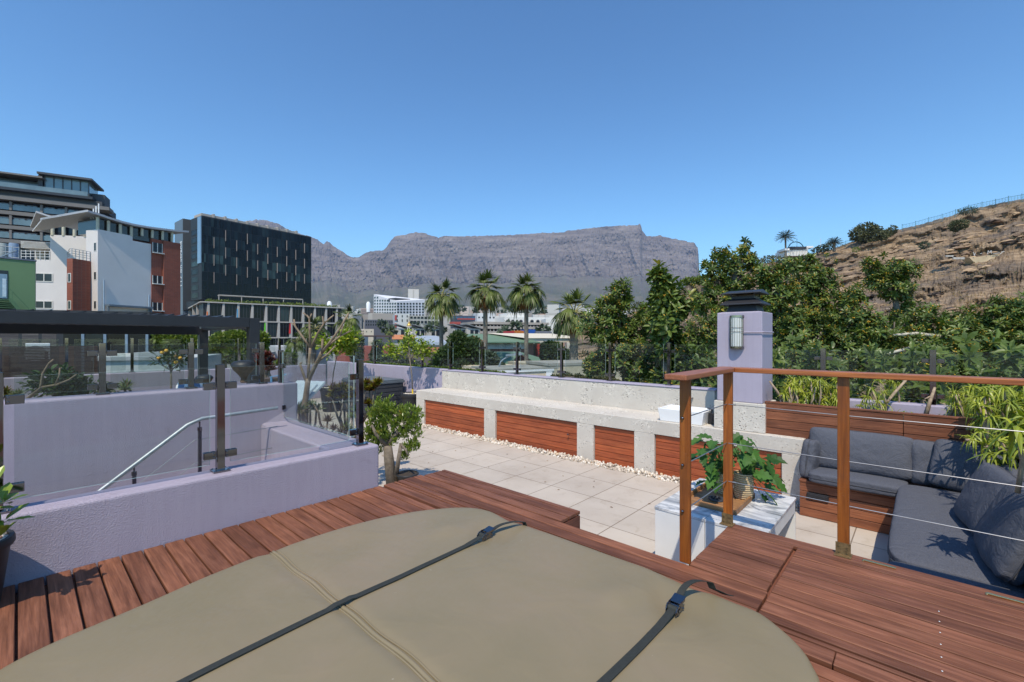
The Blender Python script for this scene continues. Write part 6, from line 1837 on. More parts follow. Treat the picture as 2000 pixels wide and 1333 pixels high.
for i, u in enumerate((776,806,836,886,912)):
    lab = ["leftmost monopitch roofed house before the flats","second monopitch roofed house from the left, beside the small gold dome","monopitch roofed house left of the first palm trunk","monopitch roofed house right of the first palm trunk","rightmost monopitch roofed house next to the parking deck"][i]
    F = Fac(u, 150, u+26, 152); t = thing("sloped_roof_house", lab, "house", tuple(F.pt(0,-15)), "monopitch roofed houses in a row")
    zt = F.hit(u+10, 642)[1]; zr_ = F.hit(u+10, 633)[1]
    m = MB(); F.slab(m, 0, F.L-.2, ZG, zt, -6, 0); m.build("wall", plain("house_pale",(.44,.42,.38),.8), t)
    m = MB(); m.hexa([F.pt(-.3,zr_-.25,.8),F.pt(F.L+.5,zt-.2,.8),F.pt(F.L+.5,zt-.2,-6),F.pt(-.3,zr_-.25,-6),F.pt(-.3,zr_,.8),F.pt(F.L+.5,zt,.8),F.pt(F.L+.5,zt,-6),F.pt(-.3,zr_,-6)]); m.build("roof", plain("roof_slate",(.20,.21,.22),.6), t)
    for k in range(2):
        m = MB(); F.slab(m, 1.2+k*1.6, 2.3+k*1.6, F.hit(u+10,656)[1], F.hit(u+10,645)[1], .01, .1, random.random()); m.build("window", GLDARK, t)
# minaret
c = P(799, 672, 110); s_ = 110/FPX
t = thing("minaret", "slim white minaret with a small gold dome", "minaret", tuple(c))
m = MB(); m.lathe(c, [(5.5*s_,-6),(5.5*s_,16*s_),(8.5*s_,18*s_),(8.5*s_,22*s_),(7.8*s_,22.5*s_),(4.0*s_,23*s_),(4.0*s_,33*s_),(5.2*s_,33.5*s_),(5.2*s_,35*s_),(.01,35.1*s_)], 14); m.build("shaft", plain("minaret_white",(.66,.60,.52),.7), t, smooth=30)
m = MB(); m.lathe((c.x,c.y,c.z+35*s_), [(4.6*s_,0),(4.4*s_,2*s_),(2.6*s_,4.4*s_),(.6*s_,5.8*s_),(.3*s_,9*s_),(.001,9.5*s_)], 14); m.build("dome", plain("gold",(.62,.40,.10),.35,.6), t, smooth=True)
for k in range(6):
    a = k*1.05; m = MB(); m.box(c.x+4.0*s_*math.cos(a)-.1,c.x+4.0*s_*math.cos(a)+.1,c.y+4.0*s_*math.sin(a)-.1,c.y+4.0*s_*math.sin(a)+.1,c.z+25*s_,c.z+31*s_); m.build("window", GLDARK, t)
simple_block("yellow_house", "mustard yellow old house with tall white windows below the minaret", "house", 786, 100, 816, 101, 656, 8, plain("mustard_wall",(.55,.36,.11),.8), 3, [(661,670)], (.35,.5), limit=3, vref=800, gl=plain("white_sash",(.40,.38,.34),.6))
simple_block("yellow_house", "orange-roofed low house left of the yellow one", "house", 770, 98, 787, 98.5, 663, 8, plain("pale_wall",(.55,.50,.45),.8), 1, [(665,669)], (.3,.5), limit=1, vref=778, roof=plain("orange_tile",(.45,.17,.07),.8), roof_h=1.0)
# grey curved warehouse roof
F = Fac(808, 82, 872, 84); t = thing("grey_warehouse", "warehouse with a pale grey curved metal roof behind the first palm trunk", "building", tuple(F.pt(0,-15)))
zt = F.hit(840,674)[1]; zr_ = F.hit(840,655)[1]; m = MB(); n_=10; V=[]; 
for k in range(n_+1):
    a = k/n_; o = 1.0-a*14; z = zt+(zr_-zt)*math.sin(a*math.pi/2*1.0); ins = 3.2*a
    V += [tuple(F.pt(-.5+ins*.9,z,o)), tuple(F.pt(F.L+.5-ins*.2,z,o))]
m.add(V, [[2*k,2*k+1,2*k+3,2*k+2] for k in range(n_)], .5); m.add([tuple(F.pt(x,z,-14)) for x,z in ((0,ZG),(F.L,ZG),(F.L,zr_),(2.5,zr_))], [[0,1,2,3]], .5)
m.build("roof", plain("pale_metal_roof",(.40,.43,.46),.45,.2,var=.05,scale=1), t)
m = MB(); F.slab(m, 0, F.L, ZG, zt-.1, -10, 0); m.build("wall", plain("white_shed_wall",(.60,.62,.60),.7), t)
m = MB(); F.slab(m, -.6, F.L+.6, zt-.35, zt, .05, 1.2); m.build("gutter", plain("gutter_dark",(.15,.16,.17),.6), t)
simple_block("grey_shed", "low pale blue-grey shed in front of the warehouse", "building", 806, 60, 862, 61, 685, 3, plain("blue_grey_roof",(.38,.44,.49),.6), 0, [], vref=840)
simple_block("brick_gable", "brick house with orange tiled roof below the warehouse", "house", 822, 50, 862, 50.5, 694, 7, BRICK2, 0, [], vref=840, roof=plain("orange_tile_b",(.38,.14,.07),.8,var=.2,scale=3), roof_h=.8)
simple_block("dark_gable", "steep dark brown roof right of the lemon tree", "house", 800, 40, 850, 40.5, 716, 6, plain("dark_shingle_wall",(.10,.075,.065),.8), 0, [], vref=830, roof=plain("dark_shingle",(.075,.055,.05),.85), roof_h=1.2)
# red wall and low roofs left of lemon tree
simple_block("red_wall", "long rust-red wall behind the two cypress trees", "wall", 655, 44, 770, 46, 677, 5, plain("rust_red_wall",(.33,.085,.065),.8,var=.1,scale=.8), 0, [], vref=700)
simple_block("grey_low_building", "low grey building with white panels above the red wall", "building", 645, 60, 712, 61, 657, 6, plain("white_panel_wall",(.42,.43,.43),.7), 6, [(660,672)], (.5,.5), limit=6, vref=690)
t = thing("steel_carport", "thin dark carport roof on two posts left of the lemon tree", "carport", tuple(P(710,700,30)))
m = MB(); a = P(679,657,30); b = P(737,657,30); m.obox((a+b)/2, (b-a)/2, (.3,.9,0), (0,0,.05)); m.build("roof", plain("maroon_sheet",(.08,.045,.045),.6), t)
for u in (693,732):
    m = MB(); q = P(u,657,29.9); m.tube([q, Vector((q.x,q.y,-3))], .09, 8); m.build("post", DKW, t)
simple_block("white_apartment_far", "pale grey flat roofed building seen between the pergola post and the bare tree", "building", 440, 40, 512, 41, 692, 10, plain("pale_grey_roof",(.36,.36,.36),.8), 0, [], vref=500)
simple_block("pale_building", "pale grey building with a white sign board beyond the glass panel", "building", 505, 48, 650, 52, 677, 10, plain("pale_grey_wall",(.44,.44,.44),.8), 0, [], vref=560)

# green roofed school
GREENR = plain("green_sheet_roof", (.13,.20,.12), .6, var=.06, scale=.5)
F = Fac(948, 68, 1042, 70); t = thing("green_roofed_building", "long brick and white building with a green metal roof behind the palms", "building", tuple(F.pt(0,-15)))
ze = F.hit(1000,668)[1]; zrr = F.hit(1000,653)[1]+.08
m = MB(); F.slab(m, 0, F.L, ZG, ze-.1, -14, 0); m.build("wall", BRICK2, t)
m = MB(); x0_,_=F.hit(950,670); F.slab(m, .2, F.L-1.2, ze-1.1, ze-.15, .0, .15); m.build("white_band", plain("white_band",(.55,.55,.50),.7), t)
for k in range(12):
    x = 1.2+k*(F.L-3.2)/12; window(F, t, x, x+.42, ze-1.05, ze-.25, .05, 1, out=.22)
for k in range(5):
    x = .8+k*1.1; window(F, t, x, x+.6, ze-4.4, ze-3.0, .07, 1, out=.1)
m = MB(); a0,a1,b0,b1 = F.pt(-.6,ze,1.0),F.pt(F.L+.6,ze,1.0),F.pt(F.L-2.2,zrr,-6),F.pt(-3.5,zrr,-6)
m.add([tuple(q) for q in (a0,a1,b0,b1,F.pt(F.L+.6,ze,-13),F.pt(-3.6,ze,-13),F.pt(-3.6,ze,0))], [[0,1,2,3],[1,4,2],[4,5,3,2],[5,6,3],[6,0,3]], .5); m.build("roof", GREENR, t)
m = MB(); F.slab(m, -.7, F.L+.7, ze-.18, ze-.01, .6, 1.1); m.build("gutter", plain("green_gutter",(.10,.18,.12),.6), t)
F2_ = Fac(905, 66.5, 948, 67.5); m = MB(); z9=F2_.hit(925,668)[1]
m.add([tuple(F2_.pt(x,z,0)) for x,z in ((0,ZG),(F2_.L,ZG),(F2_.L,z9),(F2_.L*.42,z9+1.0),(0,z9-.4))], [[0,1,2,3,4]], .5); m.build("gable", plain("orange_brick",(.33,.13,.07),.85), t)
m = MB(); m.hexa([F2_.pt(-.5,z9-.7,.4),F2_.pt(F2_.L*.42,z9+.8,.4),F2_.pt(F2_.L*.42,z9+.8,-8),F2_.pt(-.5,z9-.7,-8),F2_.pt(-.5,z9-.4,.4),F2_.pt(F2_.L*.42,z9+1.2,.4),F2_.pt(F2_.L*.42,z9+1.2,-8),F2_.pt(-.5,z9-.4,-8)]); m.build("roof", GREENR, t)
F = Fac(990, 40, 1072, 44); t = thing("green_roofed_building", "low brick house with a green hipped roof in front of the long school building", "building", tuple(F.pt(0,-15)))
ze = F.hit(1035,709)[1]; m = MB(); F.slab(m, 0, F.L, ZG, ze-.05, -6, 0); m.build("wall", BRICK2, t)
xx,_=F.hit(1012,700); m = MB(); m.add([tuple(q) for q in (F.pt(0,ze,.1),F.pt(F.L*.6,ze,.1),F.pt(xx,F.hit(1012,692)[1],.1))],[[0,1,2]],.5); m.build("gable", BRICK2, t)
zr3 = F.hit(1012,690)[1]; m = MB(); m.add([tuple(q) for q in (F.pt(F.L*.62,ze-.1,.4),F.pt(F.L+.4,ze,.4),F.pt(F.L-.6,zr3,-3.5),F.pt(xx,zr3,.4),F.pt(xx,zr3,-5),F.pt(-.6,ze-.1,.4),F.pt(-.6,ze-.1,-5))],[[0,1,2,3],[3,2,4],[5,3,4,6]],.5)
o = m.build("roof", GREENR, t); sm = o.modifiers.new("thick",'SOLIDIFY'); sm.thickness = .12
# cream shed on red posts
F = Fac(1030, 70, 1142, 76); t = thing("cream_shed", "open shed with a long cream roof on red posts beside the green roof", "shed", tuple(F.pt(0,-15)))
z1=F.hit(1060,661)[1]; z0=F.hit(1060,669.5)[1]; m = MB()
m.hexa([F.pt(0,z0,0),F.pt(F.L,z0,0),F.pt(F.L,z0,-1),F.pt(0,z0,-1),F.pt(0,z1,0),F.pt(F.L,z1,0),F.pt(F.L,z1,-1),F.pt(0,z1,-1)]); m.add([tuple(q) for q in (F.pt(-.4,z1+.01,.2),F.pt(F.L+.4,z1+.01,.2),F.pt(F.L-2,z1+.85,-7),F.pt(-3.5,z1+.85,-7))],[[0,1,2,3]],.5)
m.build("roof", plain("cream_roof",(.60,.54,.42),.7,var=.03), t)
for k, u in enumerate((1053,1128)): m = MB(); x,_=F.hit(u,680); F.slab(m, x-.25, x+.25, ZG, z0, -.6, -.1); m.build("post", plain("red_post",(.42,.04,.025),.6), t)
m = MB(); F.slab(m, 0, F.L, ZG, z0-.3, -8, -7); m.build("back_wall", plain("dark_green_grey",(.06,.08,.07),.8), t)
# cream low building just beyond the wall
F = Fac(972, 24, 1075, 25.5); t = thing("cream_low_building", "low cream building with a white stepped parapet seen under the second palm", "building", tuple(F.pt(0,-15)))
z1=F.hit(1020,712)[1]; m = MB(); F.slab(m, 0, F.L, ZG, z1-.30, -6, 0); m.build("wall", plain("cream_paint",(.60,.50,.36),.8), t)
m = MB(); F.slab(m, -.1, F.L+.2, z1-.42, z1-.3, .01, .06); F.slab(m, F.L-.3, F.L+.1, ZG, z1-.43, .01, .05); m.build("cornice", WHITEP, t)
m = MB(); F.slab(m, -.3, F.L+2, z1-.29, z1-.21, -3, .03); m.build("roof", plain("weathered_grey_roof",(.30,.29,.25),.85,var=.2,scale=1.5), t)
F = Fac(1075, 25.5, 1180, 27); t = thing("cream_low_building", "long plain cream wall running right behind the fourth palm trunk", "building", tuple(F.pt(0,-15)))
z1=F.hit(1120,714)[1]; m = MB(); F.slab(m, 0, F.L+3, ZG, z1, -6, 0); m.build("wall", plain("cream_beige_wall",(.44,.39,.28),.85), t)
m = MB(); F.slab(m, -.1, F.L+3, z1, z1+.15, -3, .03); m.build("roof", plain("weathered_grey_roof_b",(.30,.29,.25),.85,var=.2,scale=1.5), t)
# parking deck, arched building, containers
F = Fac(925, 160, 1072, 172); t = thing("parking_deck", "long open parking deck with dark storeys behind the palms", "parking deck", tuple(F.pt(0,-15)))
for i, v in enumerate((632,640.5,650)):
    z = F.hit(1000, v)[1]; m = MB(); F.slab(m, 0 if i != 0 else 0, F.L, z-.45, z+.45, -16, .3); m.build("floor_slab", plain("deck_concrete",(.36,.32,.28),.8,var=.15,scale=.2), t)
m = MB(); F.slab(m, .5, F.L-.5, ZG, F.hit(1000,633)[1], -15, -3); m.build("dark_interior", plain("deck_dark",(.03,.03,.035),.8), t)
for k in range(22):
    x = 1+k*(F.L-2)/21; m = MB(); F.slab(m, x-.15, x+.15, ZG, F.hit(1000,633)[1]-.5, -.4, .1); m.build("column", GREYW, t)
F = Fac(985, 240, 1095, 252); t = thing("arched_white_building", "white building with a row of big round-arched windows", "building", tuple(F.pt(0,-15)))
z1=F.hit(1040,620)[1]; m = MB(); F.slab(m, 0, F.L, ZG, z1, -20, 0); F.slab(m, 3, F.L*.45, z1, z1+2.3, -18, -3); m.build("wall", plain("bright_white_wall",(.68,.66,.62),.7), t)
for k, u in enumerate((991,1001,1017,1038.5,1050,1061.5,1073,1084)):
    x, z = F.hit(u, 633); r_ = 3.6*245/FPX
    for rr, off, mt_, nm in ((r_*1.25,.3,plain("arch_surround",(.50,.47,.43),.8),"arch"),(r_*.95,.5,GLDARK,"window")):
        m = MB(); V = [F.pt(x-rr,z-2,off),F.pt(x+rr,z-2,off)]+[F.pt(x+rr*math.cos(a),z+1.2+rr*math.sin(a),off) for a in np.linspace(0,math.pi,12)]
        V2 = [q-F.n*.28 for q in V]; n_ = len(V); m.add([tuple(q) for q in V+V2], [list(range(n_))]+[[i,(i+1)%n_,n_+(i+1)%n_,n_+i] for i in range(n_)], .5); m.build(nm, mt_, t)
for j,v in enumerate((636,642)):
    m = MB(); z = F.hit(1040,v)[1]; F.slab(m, F.L*.55, F.L-3, z-.3, z+.3, .0, 1.0); m.build("balcony", GREYW, t)
simple_block("white_tower_wall", "blank white wall block at the right end of the arched building", "building", 1066, 235, 1092, 236, 623, 12, plain("bright_white_wall_b",(.66,.64,.60),.7), 0, [], vref=1080)
simple_block("white_box_house", "small white box building with a blue-windowed wing between the second and third palm", "building", 932, 250, 968, 253, 612, 12, plain("box_white",(.60,.60,.60),.7), 5, [(619,622)], (.4,.5), limit=5, vref=950)
simple_block("red_blue_building", "dark blue and red glazed building right of the first palm", "building", 881, 230, 928, 232, 617, 12, plain("navy_wall",(.045,.055,.09),.5), 6, [(619,623)], (.7,.5), limit=6, vref=905, gl=plain("blue_glaze",(.04,.09,.17),.2))
m = MB(); F = Fac(878,228,930,230); F.rect(m,893,928,622.5,625,.0,1.5,.5,905); F.rect(m,878,900,629,634,.0,1.0,.5,890); tag(m.build("red_band", plain("red_band",(.33,.06,.05),.7)), "red bands under the dark blue building", "panel")
for (u0,u1,v0,v1,c,lab) in ((1027,1046,645,651.5,(.02,.10,.38),"bright blue container roof right of the third palm"),(1008,1026,647,652,(.50,.17,.03),"orange roof left of the blue container"),(995,1008,648,652,(.40,.04,.05),"red roof left of the orange one"),(1047,1078,648,652,(.16,.17,.20),"grey vehicle roofs right of the blue container")):
    F = Fac(u0,95,u1,96); m = MB(); F.rect(m,u0,u1,v0,v1,-2.4,0,.5); F.slab(m,.1,F.L-.1,F.hit((u0+u1)/2,v0)[1],F.hit((u0+u1)/2,v0)[1]+.08,-2.3,-.1); 
    for k in range(8): F.slab(m, F.L*(k+.3)/8, F.L*(k+.6)/8, F.hit(u0,v1)[1], F.hit(u0,v0)[1], 0, .06)
    tag(m.build("container", plain("container_paint",c,.6,var=.1)), lab, "container")
# scattered far houses at the foot of the mountain (too many and too small to tell apart)
rs = np.random.RandomState(44); m = MB()
for k in range(260):
    u = rs.uniform(600, 1240); d = rs.uniform(700, 1500); v = rs.uniform(603, 622)-max(0,(u-900))*.008
    c = P(u, v, d); s_ = rs.uniform(4,11); m.box(c.x-s_, c.x+s_, c.y-s_*.7, c.y+s_*.7, c.z-9, c.z+rs.uniform(1.5,6), rs.rand(), rot=rs.uniform(0,1.5))
nh = NT("far_house_colours"); FARH = nh.fin(nh.ramp(nh.rnd(), [(0,(.25,.22,.20)),(.3,(.42,.40,.37)),(.85,(.62,.60,.57)),(1,(.36,.20,.14))]), .8)
tag(m.build("distant_houses", FARH), "scatter of tiny pale houses at the foot of the mountain", "houses", kind="stuff")
rs = np.random.RandomState(45); m = MB()
for k in range(230):
    u = rs.uniform(640, 1200); d = rs.uniform(260, 600); v = rs.uniform(612, 634)
    c = P(u, v, d); s_ = rs.uniform(3,9); m.box(c.x-s_, c.x+s_, c.y-s_*.7, c.y+s_*.7, ZG, c.z, rs.rand(), rot=rs.choice([.3,.9]))
tag(m.build("city_roofs", FARH), "crowd of small pale city roofs between the larger buildings", "houses", kind="stuff")
# ------------------------------------------------------------------ terrain: ground, hill, mountain
GRM = plain("city_ground", (.16,.15,.12), .9, var=.3, scale=.02)
m = MB()
m.add([(-8000,-1000,ZG),(1600,-1000,ZG),(1600,7400,ZG),(-8000,7400,ZG)], [[0,1,2,3]], .5)
tag(m.build("ground", GRM), kind="structure")

def sil(u, pts):
    return np.interp(u, [p[0] for p in pts], [p[1] for p in pts])
HC = [(1120,640),(1200,628),(1235,612),(1262,603),(1300,598),(1330,566),(1345,556),(1380,552),(1430,538),(1480,518),(1520,509),(1560,501),(1590,495),(1620,489),(1660,474),(1700,463),(1740,452),(1790,441),(1850,424),(1900,408),(1950,398),(2000,388),(2100,366),(2300,330),(2500,300)]
DCREST = [(1120,75),(1260,68),(1345,62),(1440,85),(1520,118),(1740,110),(2000,92),(2300,72),(2500,60)]
def hill_pos(u, s):
    """u column, s 0..1 foot to crest -> (d, v)"""
    vc = sil(u, HC); dc = sil(u, DCREST); db = 26.0
    uu = np.asarray(u)/60.0
    w = s + .10*(fbm(uu*1.3, s*2.0, 3, 9)-.5)
    k = 7.0
    g = s + .88*np.sin(2*math.pi*k*w)/(2*math.pi*k)
    k2 = 23.0
    g = g + .7*np.sin(2*math.pi*k2*(s+.05*fbm(uu*4, s*3, 3, 19)))/(2*math.pi*k2)*(fbm(uu*2, s*5, 3, 12) > .45)
    g = g + .018*(fbm(uu*7, s*22, 5, 5, True)-.5)*np.sin(math.pi*np.clip(s,0,1))
    g = g + .004*(fbm(uu*40, s*90, 3, 25)-.5)
    g = np.clip(g, 0, 1.0)
    v = 800 + (vc-800)*s + (fbm(uu*9, s*18, 4, 7)-.5)*7*np.sin(math.pi*np.clip(s,0,1)) + (fbm(uu*12, 0*s, 4, 33)-.5)*3.0*s**14
    return db+(dc-db)*g, v
nu, ns = 900, 330
U = np.linspace(1120, 2500, nu); S = np.linspace(0, 1, ns)
UU, SS = np.meshgrid(U, S)
D, Vv = hill_pos(UU, SS)
kk = (UU-1000)/FPX
X = (_f[0]+_r[0]*kk)*D; Y = (_f[1]+_r[1]*kk)*D; Z = CAMZ+(HZ-Vv)*D/FPX
# back side rows going down behind the crest
back = []
for q, (dd, dz) in enumerate(((3,-.6),(10,-3),(40,-12),(90,-40))):
    Db = D[-1]+dd; back.append(np.stack([(_f[0]+_r[0]*kk[-1])*Db, (_f[1]+_r[1]*kk[-1])*Db, np.maximum(Z[-1]+dz, ZG-1)], -1))
front = np.stack([(_f[0]+_r[0]*kk[0])*22, (_f[1]+_r[1]*kk[0])*22, np.full(nu, ZG-.5)], -1)
allr = np.concatenate([front[None], np.stack([X,Y,Z],-1), np.stack(back)])
R_ = allr.shape[0]
idx = np.arange(R_*nu).reshape(R_, nu)
Fq = np.stack([idx[:-1,:-1], idx[:-1,1:], idx[1:,1:], idx[1:,:-1]], -1).reshape(-1,4)
hn = NT("quarry_hillside")
vec = hn.coord()
geo = hn.n("ShaderNodeNewGeometry"); sp = hn.n("ShaderNodeSeparateXYZ"); hn.l(geo.outputs["Normal"], sp.inputs[0])
n1 = hn.noise(hn.coord((.11,.11,.75), rot=(.10,.06,0)), 3.0, 8, .72, .6); n2 = hn.noise(vec, .12, 4); n3 = hn.noise(vec, 2.2, 6, .7); n4 = hn.noise(hn.coord((.3,.3,3.2), rot=(.12,.08,0)), 1.6, 6, .72, .4)
rock = hn.ramp(n1, [(.28,(.06,.045,.034)),(.40,(.20,.14,.092)),(.52,(.34,.24,.15)),(.63,(.50,.37,.245)),(.78,(.30,.26,.22))])
rock = hn.mix(hn.ramp(n2,[(.45,(0,0,0)),(.62,(.75,.75,.75))]), rock, hn.ramp(n4, [(.35,(.05,.045,.042)),(.5,(.13,.11,.10)),(.65,(.21,.18,.15))]))
grass = hn.ramp(n3, [(.3,(.19,.15,.07)),(.5,(.37,.265,.14)),(.7,(.50,.37,.21))])
gm_ = hn.math('ADD', hn.math('MULTIPLY', sp.outputs[2], 1.15), hn.math('MULTIPLY', hn.noise(vec,.35,4,.6), 1.1))
c = hn.mix(hn.ramp(gm_, [(1.02,(0,0,0)),(1.27,(1,1,1))]), rock, grass)
hn.bump(hn.math('ADD', hn.math('MULTIPLY', n4, 1.0), hn.math('MULTIPLY', n3, .5)), 1.0, .55)
HILLM = hn.fin(c, .95, 0, .1)
m = MB(); m.add(allr.reshape(-1,3), Fq, .5)
tag(m.build("hill", HILLM, smooth=25), kind="structure")
def hill_pt(u, v):
    lo, hi = 0.0, 1.0
    for _ in range(30):
        mid = (lo+hi)/2; d, vv = hill_pos(np.array([float(u)]), np.array([mid]))
        if vv[0] > v: lo = mid
        else: hi = mid
    return P(u, v, float(d[0]))

# ---- far mountain
MC = [(420,520),(440,478),(460,450),(480,433),(500,429),(520,431),(545,438),(562,449),(585,456),(608,463),(622,470),(632,477),(639,471),(650,480),(660,487),(672,493),(680,500),(690,504),(702,503),(712,496),(722,491),(748,490),(753,486),(757,480),(764,470),(770,463),(790,459),(812,454),(828,455),(845,461),(856,464),(872,461),(900,462),(950,461),(1000,459),(1040,457),(1060,455),(1100,454),(1106,451),(1120,450),(1150,446),(1200,442),(1240,440),(1246,440),(1249,437),(1252,441),(1254,450),(1262,461),(1275,463),(1290,460),(1310,466),(1330,469),(1345,473),(1356,474),(1363,485),(1365,505),(1364,522),(1370,545),(1400,575),(1450,600),(1560,640)]
nu, ns = 1150, 260
U = np.linspace(420, 1560, nu); S = np.linspace(0, 1, ns)
UU, SS = np.meshgrid(U, S)
uu = UU/40.0
vc = sil(UU, MC)
cl = .50 + .10*(fbm(uu*.5, 0*uu, 3, 3)-.5)*2       # where the cliffs begin
gcl = np.where(SS < cl, SS/cl*.80, .80+.20*((SS-cl)/(1-cl)))
gcl = gcl + .9*.20/(2*math.pi*5)*np.sin(2*math.pi*5*(SS+.03*fbm(uu*1.2,SS*3,3,8)))*(SS>cl)
but = (fbm(uu*.9+SS*1.5, SS*.7, 5, 14, True)-.55)
fine = (fbm(uu*5, SS*7, 5, 15, True)-.55)
Dm = 2300 + 2300*gcl - (but*360+fine*45)*np.sin(math.pi*np.clip(SS*.95+.05,0,1))**.7
Dm = Dm + (fbm(uu*14, SS*40, 3, 16)-.5)*45*(SS>cl)*(SS<.995)
Vm = 640 + (vc-640)*SS + (fbm(uu*10, 0*uu, 4, 17)-.5)*3.2*np.clip((SS-.5)*2,0,1) + (fbm(uu*3, SS*6, 4, 18)-.5)*6*np.sin(math.pi*SS)
kk = (UU-1000)/FPX
X = (_f[0]+_r[0]*kk)*Dm; Y = (_f[1]+_r[1]*kk)*Dm; Z = CAMZ+(HZ-Vm)*Dm/FPX
bk = []
for dd, fz in ((60,.98),(400,.6),(900,.0)):
    Db = Dm[-1]+dd; bk.append(np.stack([(_f[0]+_r[0]*kk[-1])*Db, (_f[1]+_r[1]*kk[-1])*Db, Z[-1]*fz], -1))
frn = np.stack([X[0]*.55, Y[0]*.55, np.full(nu, ZG-.5)], -1)
allr = np.concatenate([frn[None], np.stack([X,Y,Z],-1), np.stack(bk)])
R_ = allr.shape[0]; idx = np.arange(R_*nu).reshape(R_, nu)
Fq = np.stack([idx[:-1,:-1], idx[:-1,1:], idx[1:,1:], idx[1:,:-1]], -1).reshape(-1,4)
mn = NT("mountain_rock")
geo = mn.n("ShaderNodeNewGeometry"); sp = mn.n("ShaderNodeSeparateXYZ"); mn.l(geo.outputs["Normal"], sp.inputs[0])
pz = mn.n("ShaderNodeSeparateXYZ"); mn.l(geo.outputs["Position"], pz.inputs[0])
vec = mn.coord()
a = mn.noise(mn.coord((.0035,.0035,.028), rot=(.03,.02,0)), 1.0, 9, .7, .5); b = mn.noise(vec, .0045, 6, .65); e = mn.noise(mn.coord((.004,.004,.012)), 1.0, 5, .7)
rock = mn.ramp(a, [(.30,(.085,.070,.064)),(.46,(.145,.120,.108)),(.60,(.20,.168,.15)),(.74,(.30,.255,.225))])
rock = mn.mix(.6, rock, mn.ramp(e, [(.35,(.75,.75,.77)),(.6,(1.1,1.09,1.07))]), 'MULTIPLY')
veg = mn.ramp(b, [(.3,(.045,.055,.035)),(.5,(.085,.09,.06)),(.7,(.15,.13,.095))])
alt = mn.math('MULTIPLY', pz.outputs[2], -.0011)
mk = mn.math('ADD', mn.math('ADD', mn.math('MULTIPLY', sp.outputs[2], .75), alt), mn.math('MULTIPLY', b, .7))
c = mn.mix(mn.ramp(mk, [(.16,(0,0,0)),(.66,(1,1,1))]), rock, veg)
mn.bump(mn.math('ADD', a, mn.math('MULTIPLY', e, .6)), .6, 18)
MTM = mn.fin(c, .95, 0, .05)
m = MB(); m.add(allr.reshape(-1,3), Fq, .5)
tag(m.build("mountain", MTM, smooth=30), kind="structure")

# ------------------------------------------------------------------ things on the hill
BLF = plain("blue_green_fence", (.045,.14,.18), .6)
def crest(u, dv=0.0):
    d, v = hill_pos(np.array([float(u)]), np.array([.985])); return P(u, float(v[0])+dv, float(d[0]))
t = thing("hill_fence", "blue-green steel palisade fence climbing along the top of the dry hill", "fence", tuple(crest(1760)))
us = list(np.arange(1762, 2480, 26.0)); rail = MB(); pal = MB()
for i, u in enumerate(us):
    q = crest(u); m = MB(); m.box(q.x-.05,q.x+.05,q.y-.05,q.y+.05,q.z-.5,q.z+1.75); m.build("post", BLF, t)
for a, b in zip(us[:-1], us[1:]):
    p, q = crest(a), crest(b)
    for h_ in (.5,1.5): rail.bar(p+Vector((0,0,h_)), q+Vector((0,0,h_)), .04)
    n_ = 9
    for k in range(n_):
        w = p.lerp(q, k/n_); pal.box(w.x-.018,w.x+.018,w.y-.018,w.y+.018,w.z+.0,w.z+1.62)
rail.build("rails", BLF, t); pal.build("pales", BLF, t)
t = thing("hill_fence", "lower stretch of blue-green fence between the bushes on the hill crest", "fence", tuple(crest(1600)))
us = list(np.arange(1586, 1762, 22.0)); rail = MB(); pal = MB()
for u in us: q = crest(u); m = MB(); m.box(q.x-.05,q.x+.05,q.y-.05,q.y+.05,q.z-.5,q.z+1.5); m.build("post", BLF, t)
for a, b in zip(us[:-1], us[1:]):
    p, q = crest(a), crest(b)
    for h_ in (.5,1.3): rail.bar(p+Vector((0,0,h_)), q+Vector((0,0,h_)), .04)
    for k in range(8): w = p.lerp(q, k/8); pal.box(w.x-.018,w.x+.018,w.y-.018,w.y+.018,w.z,w.z+1.4)
rail.build("rails", BLF, t); pal.build("pales", BLF, t)
def bush_crown(m, rs, blobs, dens, L, W_):
    for (u, v, d, ru, rv) in blobs:
        c = np.array(P(u, v, d)); rw = ru*d/FPX; rh = rv*d/FPX; n = max(30, int(ru*rv*dens))
        dr = sphere_dirs(rs, n); q = c+dr*np.array([rw,rw,rh])*(rs.uniform(.3,1.05,n)**.5)[:,None]
        leaves(m, q, dr+rs.normal(size=dr.shape)*.6, rs.normal(size=dr.shape), rs.uniform(.7,1.3,n)*L, W_, .2, .1, np.clip(rs.rand(n)*.7+.3*(dr[:,2]>0),0,1))
def bush(name, label, cat, blobs, mt, seed, dens=3.0, L=.35, W_=.2, trunk=None, group=None):
    rs = np.random.RandomState(seed); b = P(blobs[0][0], blobs[0][1]+blobs[0][4], blobs[0][2])
    t = thing(name, label, cat, tuple(b), group); m = MB(); bush_crown(m, rs, blobs, dens, L, W_); m.build("crown", mt, t)
    if trunk: m = MB(); m.tube([P(*p) for p in trunk], [.25]+[.18]*(len(trunk)-1) if len(trunk) > 1 else .2, 7); m.build("trunk", BARKG, t)
    return t
OLIVE = leafmat("dull_olive_leaves", (.035,.045,.02), (.10,.105,.05), None, .7, .2, .1)
GREYG = leafmat("grey_green_leaves", (.03,.045,.03), (.085,.11,.07), None, .6, .25, .12)
bush("hill_tree", "rounded grey-green tree with two humps on the hill crest", "tree", [(1692,450,108,18,14),(1675,458,108,14,12),(1708,455,108,14,12),(1700,464,107,30,9)], OLIVE, 101, 3.0, .5, .28, [(1692,475,108),(1692,455,108)])
bush("hill_tree", "smaller bushes right of the two-humped tree on the crest", "bush", [(1736,456,107,9,9),(1744,449,107,7,8),(1727,458,107,8,7)], OLIVE, 102, 3.0, .4, .25)
